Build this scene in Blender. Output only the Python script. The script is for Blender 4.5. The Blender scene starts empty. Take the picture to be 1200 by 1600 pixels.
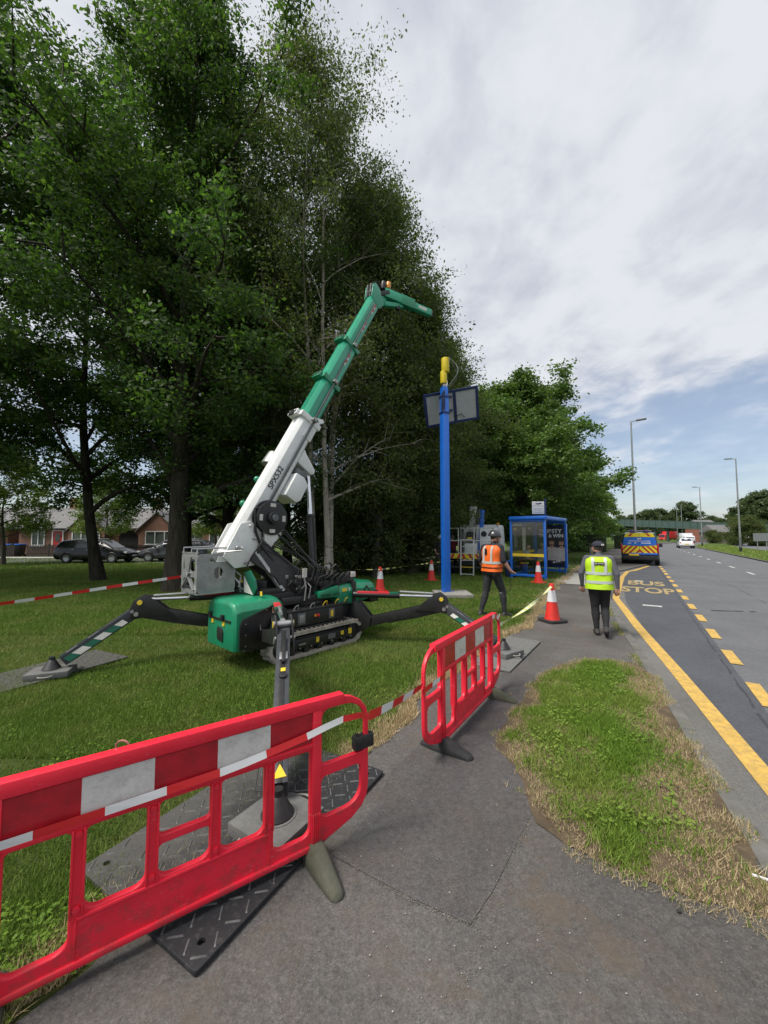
import bpy, bmesh, math, random
import numpy as np
from mathutils import Vector, Matrix
random.seed(7); np.random.seed(7)
SC = bpy.context.scene
COL = SC.collection
R_ = math.radians

# ------------------------------------------------------------------ camera, sky, sun, exposure
CAM_H = 1.8; F_PX = 600.0; PITCH = math.atan(36 / F_PX)
cd = bpy.data.cameras.new('camera'); cam = bpy.data.objects.new('camera', cd); COL.objects.link(cam)
cam.location = (0, 0, CAM_H); cam.rotation_euler = (math.pi / 2 + PITCH, 0, 0)
cd.sensor_fit = 'VERTICAL'; cd.sensor_height = 36.0; cd.lens = F_PX / 1600 * 36
cd.clip_start = 0.05; cd.clip_end = 4000
SC.camera = cam
SUN_EL, SUN_AZ = R_(58), R_(-122)        # azimuth clockwise from the view direction
w = bpy.data.worlds.new('World'); SC.world = w; w.use_nodes = True
nt = w.node_tree; nt.nodes.clear()
def wn(t, **k):
    n = nt.nodes.new(t)
    for a, b in k.items(): setattr(n, a, b)
    return n
def wmath(op, a, b=None, c=None, clamp=False):
    n = wn('ShaderNodeMath', operation=op, use_clamp=clamp)
    for i, v in enumerate((a, b, c)):
        if v is None: continue
        if isinstance(v, (int, float)): n.inputs[i].default_value = v
        else: nt.links.new(v, n.inputs[i])
    return n.outputs[0]
def wmix(f, a, b):
    n = wn('ShaderNodeMix', data_type='RGBA')
    for i, v in ((0, f), (6, a), (7, b)):
        if isinstance(v, (int, float)): n.inputs[i].default_value = v
        elif isinstance(v, tuple): n.inputs[i].default_value = v
        else: nt.links.new(v, n.inputs[i])
    return n.outputs[2]
sky = wn('ShaderNodeTexSky', sky_type='NISHITA', sun_disc=False, sun_elevation=SUN_EL, sun_rotation=SUN_AZ)
sky.air_density = 1.0; sky.dust_density = 1.3; sky.ozone_density = 2.0
tc = wn('ShaderNodeTexCoord'); sep = wn('ShaderNodeSeparateXYZ'); nt.links.new(tc.outputs['Generated'], sep.inputs[0])
zc = wmath('ADD', wmath('MAXIMUM', sep.outputs[2], 0.0), 0.16)
px_ = wmath('DIVIDE', sep.outputs[0], zc); py_ = wmath('DIVIDE', sep.outputs[1], zc)
def cloudvec(sx, sy, ox):
    cmb = wn('ShaderNodeCombineXYZ')
    nt.links.new(wmath('MULTIPLY_ADD', px_, sx, ox), cmb.inputs[0]); nt.links.new(wmath('MULTIPLY', py_, sy), cmb.inputs[1])
    return cmb.outputs[0]
def wnoise(vec, scale, detail, rough, dist=0.0):
    n = wn('ShaderNodeTexNoise'); n.inputs['Scale'].default_value = scale; n.inputs['Detail'].default_value = detail
    n.inputs['Roughness'].default_value = rough; n.inputs['Distortion'].default_value = dist
    nt.links.new(vec, n.inputs['Vector']); return n.outputs[0]
def wramp(v, lo, hi):
    n = wn('ShaderNodeMapRange', interpolation_type='SMOOTHSTEP'); nt.links.new(v, n.inputs[0])
    n.inputs[1].default_value = lo; n.inputs[2].default_value = hi; return n.outputs[0]
n1 = wnoise(cloudvec(1.0, .62, 3.1), 1.5, 7, .50, .35)
n2 = wnoise(cloudvec(1.15, .85, 9.7), 3.4, 6, .52, .25)
n3 = wnoise(cloudvec(.9, .8, 1.7), 8.0, 5, .60, .35)
dens = wmath('ADD', wmath('MULTIPLY', n1, .44), wmath('ADD', wmath('MULTIPLY', n2, .34), wmath('MULTIPLY', n3, .22)))
high = wramp(sep.outputs[2], .10, .46)                          # the sheet of cloud breaks up towards the horizon
cover = wramp(wmath('ADD', dens, wmath('MULTIPLY_ADD', high, .30, -.14)), .40, .62)
shade = wramp(wmath('ADD', wmath('MULTIPLY', n2, .50), wmath('ADD', wmath('MULTIPLY', n1, .22), wmath('MULTIPLY', n3, .28))), .39, .58)
cloud = wmix(shade, (4.65, 4.9, 5.45, 1), (6.1, 6.25, 6.6, 1))
soft = wmath('MULTIPLY_ADD', cover, .64, .31)
skyb = wmix(soft, sky.outputs[0], cloud)
bg = wn('ShaderNodeBackground'); bg.inputs[1].default_value = 0.10; nt.links.new(skyb, bg.inputs[0])
out = wn('ShaderNodeOutputWorld'); nt.links.new(bg.outputs[0], out.inputs[0])
sd = bpy.data.lights.new('sun', 'SUN'); sd.energy = 3.6; sd.angle = R_(24); sd.color = (1, .95, .87)
sun = bpy.data.objects.new('sun', sd); COL.objects.link(sun)
sdir = Vector((math.cos(SUN_EL) * math.sin(SUN_AZ), math.cos(SUN_EL) * math.cos(SUN_AZ), math.sin(SUN_EL)))
sun.location = sdir * 60; sun.rotation_euler = (-sdir).to_track_quat('-Z', 'Y').to_euler()
vs = SC.view_settings; vs.view_transform = 'Standard'; vs.look = 'None'; vs.gamma = 1; vs.use_curve_mapping = False; vs.exposure = 0.42

# ------------------------------------------------------------------ measuring: photo pixel -> point on the ground / at a depth
def ray(px, py):
    u = (800 - py) / F_PX
    return (px - 600) / F_PX, math.cos(PITCH) - u * math.sin(PITCH), math.sin(PITCH) + u * math.cos(PITCH)
def G(px, py, z=0.0):
    x, y, q = ray(px, py); t = (z - CAM_H) / q
    return Vector((x * t, y * t, z))
def P(px, py, Y):
    x, y, q = ray(px, py); t = Y / y
    return Vector((x * t, Y, CAM_H + q * t))
DS = Vector((.547, .837, 0)); DN = Vector((.837, -.547, 0))     # along the road / across it to the right
def bend(s): return .0034 * max(0, s - 68) ** 2
def RD(s, o, z=0.0): return DS * s + DN * (o + bend(s)) + Vector((0, 0, z))
X, Y, Z = Vector((1, 0, 0)), Vector((0, 1, 0)), Vector((0, 0, 1))
def V(*a): return Vector(a)

# ------------------------------------------------------------------ materials
def new_mat(name):
    m = bpy.data.materials.new(name); m.use_nodes = True; m.node_tree.nodes.clear(); return m
class NT:
    def __init__(s, m): s.t = m.node_tree; s.l = s.t.links
    def n(s, t, **k):
        n = s.t.nodes.new(t)
        for a, b in k.items(): setattr(n, a, b)
        return n
    def put(s, sock, v):
        if isinstance(v, bpy.types.NodeSocket): s.l.new(v, sock)
        elif isinstance(v, tuple) and len(v) == 3 and sock.type == 'RGBA': sock.default_value = (*v, 1)
        else: sock.default_value = v
    def math(s, op, a, b=None, c=None, clamp=False):
        n = s.n('ShaderNodeMath', operation=op, use_clamp=clamp)
        for i, v in enumerate((a, b, c)):
            if v is not None: s.put(n.inputs[i], v)
        return n.outputs[0]
    def mix(s, f, a, b, blend='MIX'):
        n = s.n('ShaderNodeMix', data_type='RGBA', blend_type=blend)
        s.put(n.inputs[0], f); s.put(n.inputs[6], a); s.put(n.inputs[7], b); return n.outputs[2]
    def noise(s, vec, scale, detail=4, rough=.55, dist=0.0):
        n = s.n('ShaderNodeTexNoise'); s.put(n.inputs['Scale'], scale); s.put(n.inputs['Detail'], detail)
        s.put(n.inputs['Roughness'], rough); s.put(n.inputs['Distortion'], dist)
        if vec is not None: s.l.new(vec, n.inputs['Vector'])
        return n.outputs[0]
    def ramp(s, v, lo, hi, a=0.0, b=1.0):
        n = s.n('ShaderNodeMapRange', interpolation_type='SMOOTHSTEP'); s.put(n.inputs[0], v)
        for i, q in enumerate((lo, hi, a, b)): n.inputs[i + 1].default_value = q
        return n.outputs[0]
    def obj(s): return s.n('ShaderNodeTexCoord').outputs['Object']
    def pos(s): return s.n('ShaderNodeNewGeometry').outputs['Position']
    def scale(s, vec, x, y, z, rot=0.0):
        n = s.n('ShaderNodeMapping'); s.l.new(vec, n.inputs[0]); n.inputs['Scale'].default_value = (x, y, z)
        n.inputs['Rotation'].default_value = (0, 0, rot); return n.outputs[0]
    def bump(s, h, strength, dist=.01):
        n = s.n('ShaderNodeBump'); n.inputs['Strength'].default_value = strength; n.inputs['Distance'].default_value = dist
        s.l.new(h, n.inputs['Height']); return n.outputs[0]
    def bsdf(s, col, rough=.5, metal=0.0, normal=None, spec=None, coat=0.0, alpha=None):
        b = s.n('ShaderNodeBsdfPrincipled'); s.put(b.inputs['Base Color'], col); s.put(b.inputs['Roughness'], rough)
        b.inputs['Metallic'].default_value = metal
        if normal is not None: s.l.new(normal, b.inputs['Normal'])
        if spec is not None: b.inputs['Specular IOR Level'].default_value = spec
        if coat: b.inputs['Coat Weight'].default_value = coat; b.inputs['Coat Roughness'].default_value = .12
        if alpha is not None: s.put(b.inputs['Alpha'], alpha)
        return b.outputs[0]
    def out(s, sh):
        o = s.n('ShaderNodeOutputMaterial'); s.l.new(sh, o.inputs[0])
MATS = {}
def paint(name, col, rough=.45, metal=0.0, var=.12, scale=6.0, dirt=.0, dirtcol=(.06, .05, .035), bump=0.0, bscale=60, coat=0.0, spec=None):
    """a plain finish with slight unevenness, optional grime and grain"""
    if name in MATS: return MATS[name]
    m = new_mat(name); t = NT(m); o = t.obj()
    f = t.ramp(t.noise(o, scale, 5, .6), .3, .7)
    c = t.mix(f, tuple(x * (1 - var) for x in col), tuple(min(1, x * (1 + var)) for x in col))
    rg = t.math('MULTIPLY_ADD', t.noise(o, scale * 3, 4), .25, rough - .1, clamp=True)
    if dirt:
        g = t.ramp(t.math('ADD', t.math('MULTIPLY', t.noise(o, scale * 1.7, 6, .7), .65), t.math('MULTIPLY', t.noise(o, scale * 12, 4, .7), .35)), .56 - dirt * .3, .66)
        c = t.mix(t.math('MULTIPLY', g, min(1, dirt * 1.2)), c, dirtcol)
    nrm = t.bump(t.noise(o, bscale, 4, .6), bump) if bump else None
    t.out(t.bsdf(c, rg, metal, nrm, spec, coat)); MATS[name] = m; return m

# ------------------------------------------------------------------ mesh building
def ortho(d, up=Z):
    d = d.normalized()
    if abs(d.dot(up)) > .985: up = Y if abs(d.dot(Y)) < .9 else X
    r = d.cross(up).normalized(); return d, r, r.cross(d).normalized()
class MB:
    def __init__(s): s.v = []; s.f = []; s.mi = []; s.cur = 0
    def add(s, vs, fs):
        k = len(s.v); s.v += [tuple(q) for q in vs]
        for f in fs: s.f.append(tuple(i + k for i in f)); s.mi.append(s.cur)
        return s
    def box(s, c, size, ax=(X, Y, Z)):
        c = Vector(c); h = [a * (q / 2) for a, q in zip(ax, size)]
        vs = [c + h[0] * i + h[1] * j + h[2] * k for k in (-1, 1) for j in (-1, 1) for i in (-1, 1)]
        return s.add(vs, [(0, 2, 3, 1), (4, 5, 7, 6), (0, 1, 5, 4), (2, 6, 7, 3), (0, 4, 6, 2), (1, 3, 7, 5)])
    def beam(s, a, b, w, h, up=Z, w2=None, h2=None):
        a, b = Vector(a), Vector(b); d, r, u = ortho(b - a, up)
        w2 = w if w2 is None else w2; h2 = h if h2 is None else h2
        vs = [p + r * (i * q / 2) + u * (j * k / 2) for p, q, k in ((a, w, h), (b, w2, h2)) for j in (-1, 1) for i in (-1, 1)]
        return s.add(vs, [(0, 1, 3, 2), (4, 6, 7, 5), (0, 4, 5, 1), (2, 3, 7, 6), (0, 2, 6, 4), (1, 5, 7, 3)])
    def cyl(s, a, b, r0, r1=None, n=12, caps=True):
        a, b = Vector(a), Vector(b); r1 = r0 if r1 is None else r1; d, r, u = ortho(b - a)
        vs = []
        for p, q in ((a, r0), (b, r1)):
            vs += [p + r * (math.cos(2 * math.pi * i / n) * q) + u * (math.sin(2 * math.pi * i / n) * q) for i in range(n)]
        fs = [(i, (i + 1) % n, n + (i + 1) % n, n + i) for i in range(n)]
        if caps: fs += [tuple(range(n - 1, -1, -1)), tuple(range(n, 2 * n))]
        return s.add(vs, fs)
    def tube(s, path, r, n=6, caps=True):
        path = [Vector(p) for p in path]; rs = r if isinstance(r, (list, tuple)) else [r] * len(path)
        vs, fs = [], []; ref = None
        for i, p in enumerate(path):
            d = (path[min(i + 1, len(path) - 1)] - path[max(i - 1, 0)])
            if d.length < 1e-9: d = Z.copy()
            d.normalize()
            if ref is None: _, ra, ua = ortho(d)
            else:
                ra = (ref - d * ref.dot(d))
                ra = ra.normalized() if ra.length > 1e-6 else ortho(d)[1]
                ua = d.cross(ra) * -1
                ua = ra.cross(d)
            ref = ra
            vs += [p + ra * (math.cos(2 * math.pi * k / n) * rs[i]) + ua * (math.sin(2 * math.pi * k / n) * rs[i]) for k in range(n)]
        for i in range(len(path) - 1):
            fs += [(i * n + k, i * n + (k + 1) % n, (i + 1) * n + (k + 1) % n, (i + 1) * n + k) for k in range(n)]
        if caps: fs += [tuple(range(n - 1, -1, -1)), tuple(range((len(path) - 1) * n, len(path) * n))]
        return s.add(vs, fs)
    def prism(s, poly, o, ux, uy, depth):
        """polygon in the plane (ux, uy) at o, extruded both ways by depth/2"""
        o = Vector(o); un = Vector(ux).cross(Vector(uy)).normalized(); n = len(poly)
        vs = [o + ux * a + uy * b + un * (k * depth / 2) for k in (-1, 1) for a, b in poly]
        return s.add(vs, [tuple(range(n - 1, -1, -1)), tuple(range(n, 2 * n))] + [(i, (i + 1) % n, n + (i + 1) % n, n + i) for i in range(n)])
    def lathe(s, prof, c=(0, 0, 0), n=20, ax=None, ring=False):
        c = Vector(c); d, r, u = ortho(Vector(ax)) if ax is not None else (Z, X, Y)
        vs = [c + d * z + r * (math.cos(2 * math.pi * i / n) * q) + u * (math.sin(2 * math.pi * i / n) * q) for q, z in prof for i in range(n)]
        fs = [(j * n + i, j * n + (i + 1) % n, (j + 1) * n + (i + 1) % n, (j + 1) * n + i) for j in range(len(prof) - 1) for i in range(n)]
        k = (len(prof) - 1) * n
        if ring: fs += [(k + i, k + (i + 1) % n, (i + 1) % n, i) for i in range(n)]
        else: fs += [tuple(range(n - 1, -1, -1)), tuple(range(k, k + n))]
        return s.add(vs, fs)
    def loft(s, rings, caps=True, closed=True):
        n = len(rings[0]); vs = [p for r in rings for p in r]; m = n if closed else n - 1
        fs = [(j * n + i, j * n + (i + 1) % n, (j + 1) * n + (i + 1) % n, (j + 1) * n + i) for j in range(len(rings) - 1) for i in range(m)]
        if caps: fs += [tuple(range(n - 1, -1, -1)), tuple(range((len(rings) - 1) * n, len(rings) * n))]
        return s.add(vs, fs)
    def quad(s, a, b, c, d): return s.add([a, b, c, d], [(0, 1, 2, 3)])
    def ball(s, c, r, n=10, m=6, sq=(1, 1, 1)):
        c = Vector(c); pr = [(math.sin(math.pi * j / m), -math.cos(math.pi * j / m)) for j in range(m + 1)]
        pr[0] = (.02, -1); pr[-1] = (.02, 1)
        vs = [c + V(math.cos(2 * math.pi * i / n) * q * r * sq[0], math.sin(2 * math.pi * i / n) * q * r * sq[1], z * r * sq[2]) for q, z in pr for i in range(n)]
        fs = [(j * n + i, j * n + (i + 1) % n, (j + 1) * n + (i + 1) % n, (j + 1) * n + i) for j in range(m) for i in range(n)]
        fs += [tuple(range(n - 1, -1, -1)), tuple(range(m * n, (m + 1) * n))]
        return s.add(vs, fs)
    def mesh(s, name, mats, org=(0, 0, 0), bevel=0.0, smooth=35):
        me = bpy.data.meshes.new(name); o = Vector(org)
        me.from_pydata([tuple(Vector(q) - o) for q in s.v], [], s.f); me.update()
        for m in (mats if isinstance(mats, (list, tuple)) else [mats]): me.materials.append(m)
        if len(me.materials) > 1: me.polygons.foreach_set('material_index', s.mi)
        bm = bmesh.new(); bm.from_mesh(me)
        bmesh.ops.recalc_face_normals(bm, faces=bm.faces)
        if bevel:
            es = [e for e in bm.edges if len(e.link_faces) == 2 and e.calc_face_angle(0) > R_(30)]
            bmesh.ops.bevel(bm, geom=es, offset=bevel, segments=2, profile=.6, affect='EDGES', clamp_overlap=True)
        bm.to_mesh(me); bm.free()
        fin(me, smooth); return me
    def build(s, name, mats, parent=None, bevel=0.0, smooth=35, loc=None, **k):
        return link(name, s.mesh(name, mats, org_of(parent) if parent is not None else (loc or (0, 0, 0)), bevel, smooth), parent, loc, **k)
def fin(me, smooth=35):
    if smooth:
        me.polygons.foreach_set('use_smooth', [True] * len(me.polygons))
        me.set_sharp_from_angle(angle=R_(smooth))
    me.update()
def org_of(p):
    o = Vector((0, 0, 0))
    while p is not None: o += p.location; p = p.parent
    return o
def link(name, data, parent=None, loc=None, label=None, cat=None, group=None, kind=None):
    o = bpy.data.objects.new(name, data); COL.objects.link(o)
    if parent is not None: o.parent = parent
    if loc is not None: o.location = loc
    return tag(o, label, cat, group, kind)
def tag(o, label=None, cat=None, group=None, kind=None):
    for k, q in (('label', label), ('category', cat), ('group', group), ('kind', kind)):
        if q: o[k] = q
    return o
def thing(name, label, cat, loc=(0, 0, 0), group=None):
    return link(name, None, None, Vector(loc), label, cat, group)
def kids(o): return [c for c in o.children]
def dup(o, parent=None, label=None, loc=None, rotz=None, scale=None):
    c = o.copy(); COL.objects.link(c); c.parent = parent
    for ch in kids(o): dup(ch, c)
    if label: c['label'] = label
    if loc is not None: c.location = loc
    if rotz is not None: c.rotation_euler = (0, 0, rotz)
    if scale is not None: c.scale = (scale, scale, scale) if isinstance(scale, (int, float)) else scale
    return c
def rrect(x0, z0, x1, z1, r, n=5):
    """rounded rectangle; r one radius or four (bl, br, tr, tl)"""
    rs = r if isinstance(r, (list, tuple)) else [r] * 4; pts = []
    for (cx, cz, a0), q in zip(((x0 + rs[0], z0 + rs[0], 180), (x1 - rs[1], z0 + rs[1], 270), (x1 - rs[2], z1 - rs[2], 0), (x0 + rs[3], z1 - rs[3], 90)), rs):
        pts += [(cx + q * math.cos(R_(a0 + 90 * i / n)), cz + q * math.sin(R_(a0 + 90 * i / n))) for i in range(n + 1)]
    return pts
def plate_mesh(name, outer, holes, thick, mat, bevel=0.0, frame=None):
    """flat plate with holes, drawn in (a, b), mapped through frame = (origin, ux, uy)"""
    cu = bpy.data.curves.new(name, 'CURVE'); cu.dimensions = '2D'; cu.fill_mode = 'BOTH'; cu.extrude = max(1e-4, thick / 2 - bevel); cu.bevel_depth = bevel; cu.bevel_resolution = 1
    for lp in [outer] + list(holes):
        sp = cu.splines.new('POLY'); sp.points.add(len(lp) - 1); sp.use_cyclic_u = True
        for p, q in zip(sp.points, lp): p.co = (q[0], q[1], 0, 1)
    if bevel: cu.offset = -bevel
    ob = bpy.data.objects.new(name, cu); COL.objects.link(ob)
    dg = bpy.context.evaluated_depsgraph_get(); me = bpy.data.meshes.new_from_object(ob.evaluated_get(dg))
    bpy.data.objects.remove(ob); bpy.data.curves.remove(cu)
    if frame:
        o, ux, uy = frame; un = ux.cross(uy)
        M = Matrix((ux, uy, un)).transposed().to_4x4(); M.translation = Vector(o); me.transform(M)
    me.materials.clear(); me.materials.append(mat); me.name = name; fin(me, 35); return me
def shift_mesh(me, parent):
    me.transform(Matrix.Translation(-org_of(parent))); return me
def lettering(text, size, mat, o, ux, uy, parent=None, name='lettering', thick=.002, align='CENTER', stretch=1.0, bold=0.0):
    """flat print standing on a surface, as a mesh"""
    cu = bpy.data.curves.new(name, 'FONT'); cu.body = text; cu.size = size; cu.align_x = align; cu.align_y = 'CENTER'; cu.extrude = thick; cu.offset = bold
    ob = bpy.data.objects.new(name, cu); COL.objects.link(ob)
    dg = bpy.context.evaluated_depsgraph_get(); me = bpy.data.meshes.new_from_object(ob.evaluated_get(dg))
    bpy.data.objects.remove(ob); bpy.data.curves.remove(cu)
    ux, uy = Vector(ux).normalized(), Vector(uy).normalized()
    M = Matrix((ux * stretch, uy, ux.cross(uy))).transposed().to_4x4(); M.translation = Vector(o); me.transform(M)
    me.materials.clear(); me.materials.append(mat); me.name = name
    if parent is not None: shift_mesh(me, parent)
    return link(name, me, parent)
def big_mesh(name, verts, faces_n, mat, mats_idx=None):
    """numpy verts (n*k,3): every k verts one face"""
    me = bpy.data.meshes.new(name); nv = len(verts); nf = nv // faces_n
    me.vertices.add(nv); me.vertices.foreach_set('co', np.ascontiguousarray(verts, dtype=np.float32).ravel())
    me.loops.add(nv); me.loops.foreach_set('vertex_index', np.arange(nv, dtype=np.int32))
    me.polygons.add(nf); me.polygons.foreach_set('loop_start', np.arange(0, nv, faces_n, dtype=np.int32))
    for m in (mat if isinstance(mat, (list, tuple)) else [mat]): me.materials.append(m)
    if mats_idx is not None: me.polygons.foreach_set('material_index', np.ascontiguousarray(mats_idx, dtype=np.int32))
    me.update(calc_edges=True); return me
# ------------------------------------------------------------------ ground, road, paths (the setting)
def ground_mat(name, c1, c2, c3, s1=.5, s2=6, bump=.5):
    m = new_mat(name); t = NT(m); p = t.pos()
    a = t.ramp(t.noise(p, s1, 5, .6), .35, .65); b = t.noise(p, s2, 6, .7)
    c = t.mix(a, c1, c2); c = t.mix(t.math('MULTIPLY', t.ramp(b, .5, .72), .8), c, c3)
    t.out(t.bsdf(c, .95, 0, t.bump(t.noise(p, 45, 5, .7), bump, .03), .1)); return m
def asphalt(name, base, spec_amt=.35, patch=.25, warm=0.0, wear=0.0, rough=.9, fine=105):
    m = new_mat(name); t = NT(m); p = t.pos()
    big = t.noise(p, .8, 6, .65, .3); mid = t.noise(p, 7, 6, .7); gr = t.noise(p, fine, 4, .8); gr2 = t.noise(p, fine * .30, 5, .8)
    dark = tuple(x * (1 - patch) for x in base); lite = tuple(x * (1 + patch) for x in base)
    c = t.mix(t.ramp(big, .32, .68), dark, lite)
    c = t.mix(t.math('MULTIPLY', t.ramp(mid, .45, .75), .35), c, tuple(x * k for x, k in zip(base, (1.25, 1.1, .98))))
    st = t.math('MULTIPLY_ADD', gr, 2.6, -.30); st2 = t.math('MULTIPLY_ADD', gr2, 2.0, .0)
    c = t.mix(1.0, c, t.n('ShaderNodeCombineColor').outputs[0], 'MIX') if False else c
    cc = t.n('ShaderNodeCombineColor'); v = t.math('MULTIPLY', st, st2)
    for i in range(3): t.l.new(v, cc.inputs[i])
    c = t.mix(spec_amt * 1.6 if spec_amt < .6 else 1.0, c, t.mix(1.0, c, cc.outputs[0], 'MULTIPLY'))
    chip = t.n('ShaderNodeTexVoronoi'); t.l.new(p, chip.inputs['Vector']); chip.inputs['Scale'].default_value = 115
    c = t.mix(t.math('MULTIPLY', t.ramp(t.noise(p, 2.6, 7, .75, .6), .57, .70), .38), c, tuple(x * .45 for x in base))
    cs = t.n('ShaderNodeSeparateColor'); t.l.new(chip.outputs['Color'], cs.inputs[0])
    on = t.math('MULTIPLY', t.math('GREATER_THAN', cs.outputs[0], .90), t.math('LESS_THAN', chip.outputs['Distance'], .30))
    c = t.mix(t.math('MULTIPLY', on, .45), c, tuple(min(.6, x * 2.3) for x in base))
    if warm:
        c = t.mix(t.math('MULTIPLY', t.ramp(t.noise(p, 1.7, 6, .7, .4), .48, .70), warm), c, (.105, .082, .062))
    h = t.math('ADD', gr, t.math('MULTIPLY', gr2, .8))
    t.out(t.bsdf(c, rough, 0, t.bump(h, .55, .006), .25)); return m
M_soil = ground_mat('lawn_soil', (.042, .062, .016), (.065, .080, .024), (.105, .088, .042))
M_farg = ground_mat('far_grass', (.055, .090, .020), (.085, .125, .030), (.10, .11, .04), .15, 1.2)
M_path = asphalt('footpath_asphalt', (.092, .088, .085), .5, .20, .75)
M_patch = asphalt('patched_asphalt', (.078, .074, .074), .5, .14, .35)
M_road = asphalt('road_asphalt', (.118, .122, .130), .35, .10, .0, fine=90)
M_bay = asphalt('bus_bay_asphalt', (.074, .079, .090), .3, .10, .0, fine=90)
M_chan = asphalt('road_channel', (.135, .133, .128), .35, .14, .25)
M_kerb = paint('kerb_concrete', (.125, .122, .112), .9, 0, .2, 5, .35, (.07, .075, .04), .5, 120)
M_slab = paint('pale_concrete', (.33, .32, .29), .9, 0, .1, 1.5, .12, (.2, .19, .16), .3, 90)
M_yell = paint('yellow_road_paint', (.60, .375, .075), .75, 0, .14, 9, .55, (.22, .17, .09), .5, 200)
M_yfade = paint('worn_yellow_paint', (.56, .40, .13), .8, 0, .2, 9, .8, (.12, .115, .11), .5, 200)
M_white = paint('white_road_paint', (.50, .50, .48), .8, 0, .15, 9, .5, (.16, .16, .16), .5, 200)
M_seam = paint('pale_grit_seam', (.165, .155, .135), .95, 0, .3, 14, .4, (.10, .095, .09), .6, 150)
M_dry = ground_mat('bare_soil', (.115, .088, .058), (.085, .064, .044), (.17, .135, .085), 3, 14, .6)
ZR = -.07
def lerp_tab(tab, s):
    if s <= tab[0][0]: return tab[0][1]
    for (a, p), (b, q) in zip(tab, tab[1:]):
        if s <= b: return p + (q - p) * (s - a) / (b - a)
    return tab[-1][1]
KERB = [(-30, 1.15), (.5, 1.0), (3.2, .59), (5.85, .25), (9, -.22), (12.7, -.63), (17, -.80), (22.5, -.80), (26.5, .05), (30, .85), (34, 1.1), (300, 1.1)]
PATHL = [(-30, -2.0), (.5, -2.0), (2.5, -1.86), (3.9, -2.04), (6.8, -1.95), (8.3, -1.8), (11, -2.05), (14, -2.3), (22.5, -2.6), (40, -2.7), (300, -2.7)]
def kerb(s): return lerp_tab(KERB, s)
def pathl(s): return lerp_tab(PATHL, s) + .05 * math.sin(s * 4.1) + .03 * math.sin(s * 11.3)
def strip(name, s0, s1, ds, oL, oR, z, mat, cols=1, kind='structure', thick=0.0):
    n = max(1, int(round((s1 - s0) / ds))); mb = MB(); fl = oL if callable(oL) else (lambda s: oL); fr = oR if callable(oR) else (lambda s: oR)
    vs = []
    for i in range(n + 1):
        s = s0 + (s1 - s0) * i / n
        for j in range(cols + 1): vs.append(RD(s, fl(s) + (fr(s) - fl(s)) * j / cols, z))
    k = cols + 1
    mb.add(vs, [(i * k + j, i * k + j + 1, (i + 1) * k + j + 1, (i + 1) * k + j) for i in range(n) for j in range(cols)])
    return mb.build(name, mat, None, 0, 0, kind=kind)
def poly_sheet(name, pts, z, mat, kind='structure', parent=None):
    bm = bmesh.new(); f = bm.faces.new([bm.verts.new((p[0], p[1], z)) for p in pts]); bmesh.ops.triangulate(bm, faces=[f])
    bmesh.ops.recalc_face_normals(bm, faces=bm.faces)
    me = bpy.data.meshes.new(name); bm.to_mesh(me); bm.free(); me.materials.append(mat)
    if me.polygons and me.polygons[0].normal.z < 0: me.flip_normals()
    return link(name, me, parent, kind=kind)
mb = MB(); mb.add([(-1800, -1800, -.3), (1800, -1800, -.3), (1800, 1800, -.3), (-1800, 1800, -.3)], [(0, 1, 2, 3)])
mb.build('ground', M_farg, None, 0, 0, kind='structure')
strip('road', -30, 230, 2, lambda s: min(kerb(s), 1.1) - .3 if s < 60 else .8, 7.62, ZR, M_road, 3)
strip('bus_bay', -6, 31, .5, lambda s: kerb(s) + .36, 1.10, ZR + .005, M_bay, 2)
strip('road_channel', -12, 26, .5, lambda s: kerb(s) + .005, lambda s: kerb(s) + .345, ZR + .005, M_chan, 1)
strip('lawn', -30, 20.0, 1.0, -130, lambda s: pathl(s) + .12, 0.0, M_soil, 8)
strip('lawn', 20.0, 230, 4.0, -130, lambda s: -2.5, 0.0, M_farg, 8)
strip('footpath', -30, 120, .25, pathl, lambda s: kerb(s) - .118, .006, M_path, 2)
# shelter forecourt: darker asphalt behind the path, and the pale boarding slab
poly_sheet('forecourt', [RD(15.2, -2.45), RD(30, -2.5), RD(27.5, -5.0), RD(17.0, -4.55), RD(15.3, -3.9)], .0105, M_patch)
poly_sheet('boarding_slab', [RD(15.6, -2.72), RD(15.6, -.92), RD(20.4, -.95), RD(20.3, -2.74)], .016, M_slab)
# the resurfaced patch in the path in front of the camera and its gritty seam
pt = [G(*q) for q in ((612, 1205), (588, 1262), (520, 1340), (640, 1405), (735, 1448), (772, 1392), (836, 1262), (806, 1160), (815, 1105), (845, 1062), (800, 1040), (700, 1130))]
poly_sheet('path_patch', pt, .011, M_patch)
def seam(mb, px, wid, dens, rng, z=.0118):
    pts = [G(*q) for q in px]
    for a, b in zip(pts, pts[1:]):
        L_ = (b - a).length; d = (b - a).normalized(); r = V(d.y, -d.x, 0)
        for i in range(int(L_ * dens)):
            k = rng.random(); c = a.lerp(b, k) + r * (rng.gauss(0, wid) + .012 * math.sin(k * L_ * 9 + a.x * 7)) + Z * z; u = rng.uniform(0, 6.28); q = rng.uniform(.001, .0036)
            e, f = V(math.cos(u), math.sin(u), 0) * q, V(-math.sin(u), math.cos(u), 0) * q * rng.uniform(.4, .9); mb.quad(c - e - f * .6, c + e * .7 - f, c + e + f * .7, c - e * .6 + f)
mb = MB(); rng = random.Random(6)
seam(mb, [(505, 1322), (560, 1362), (640, 1405), (700, 1432), (735, 1448)], .007, 620, rng)
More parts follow.
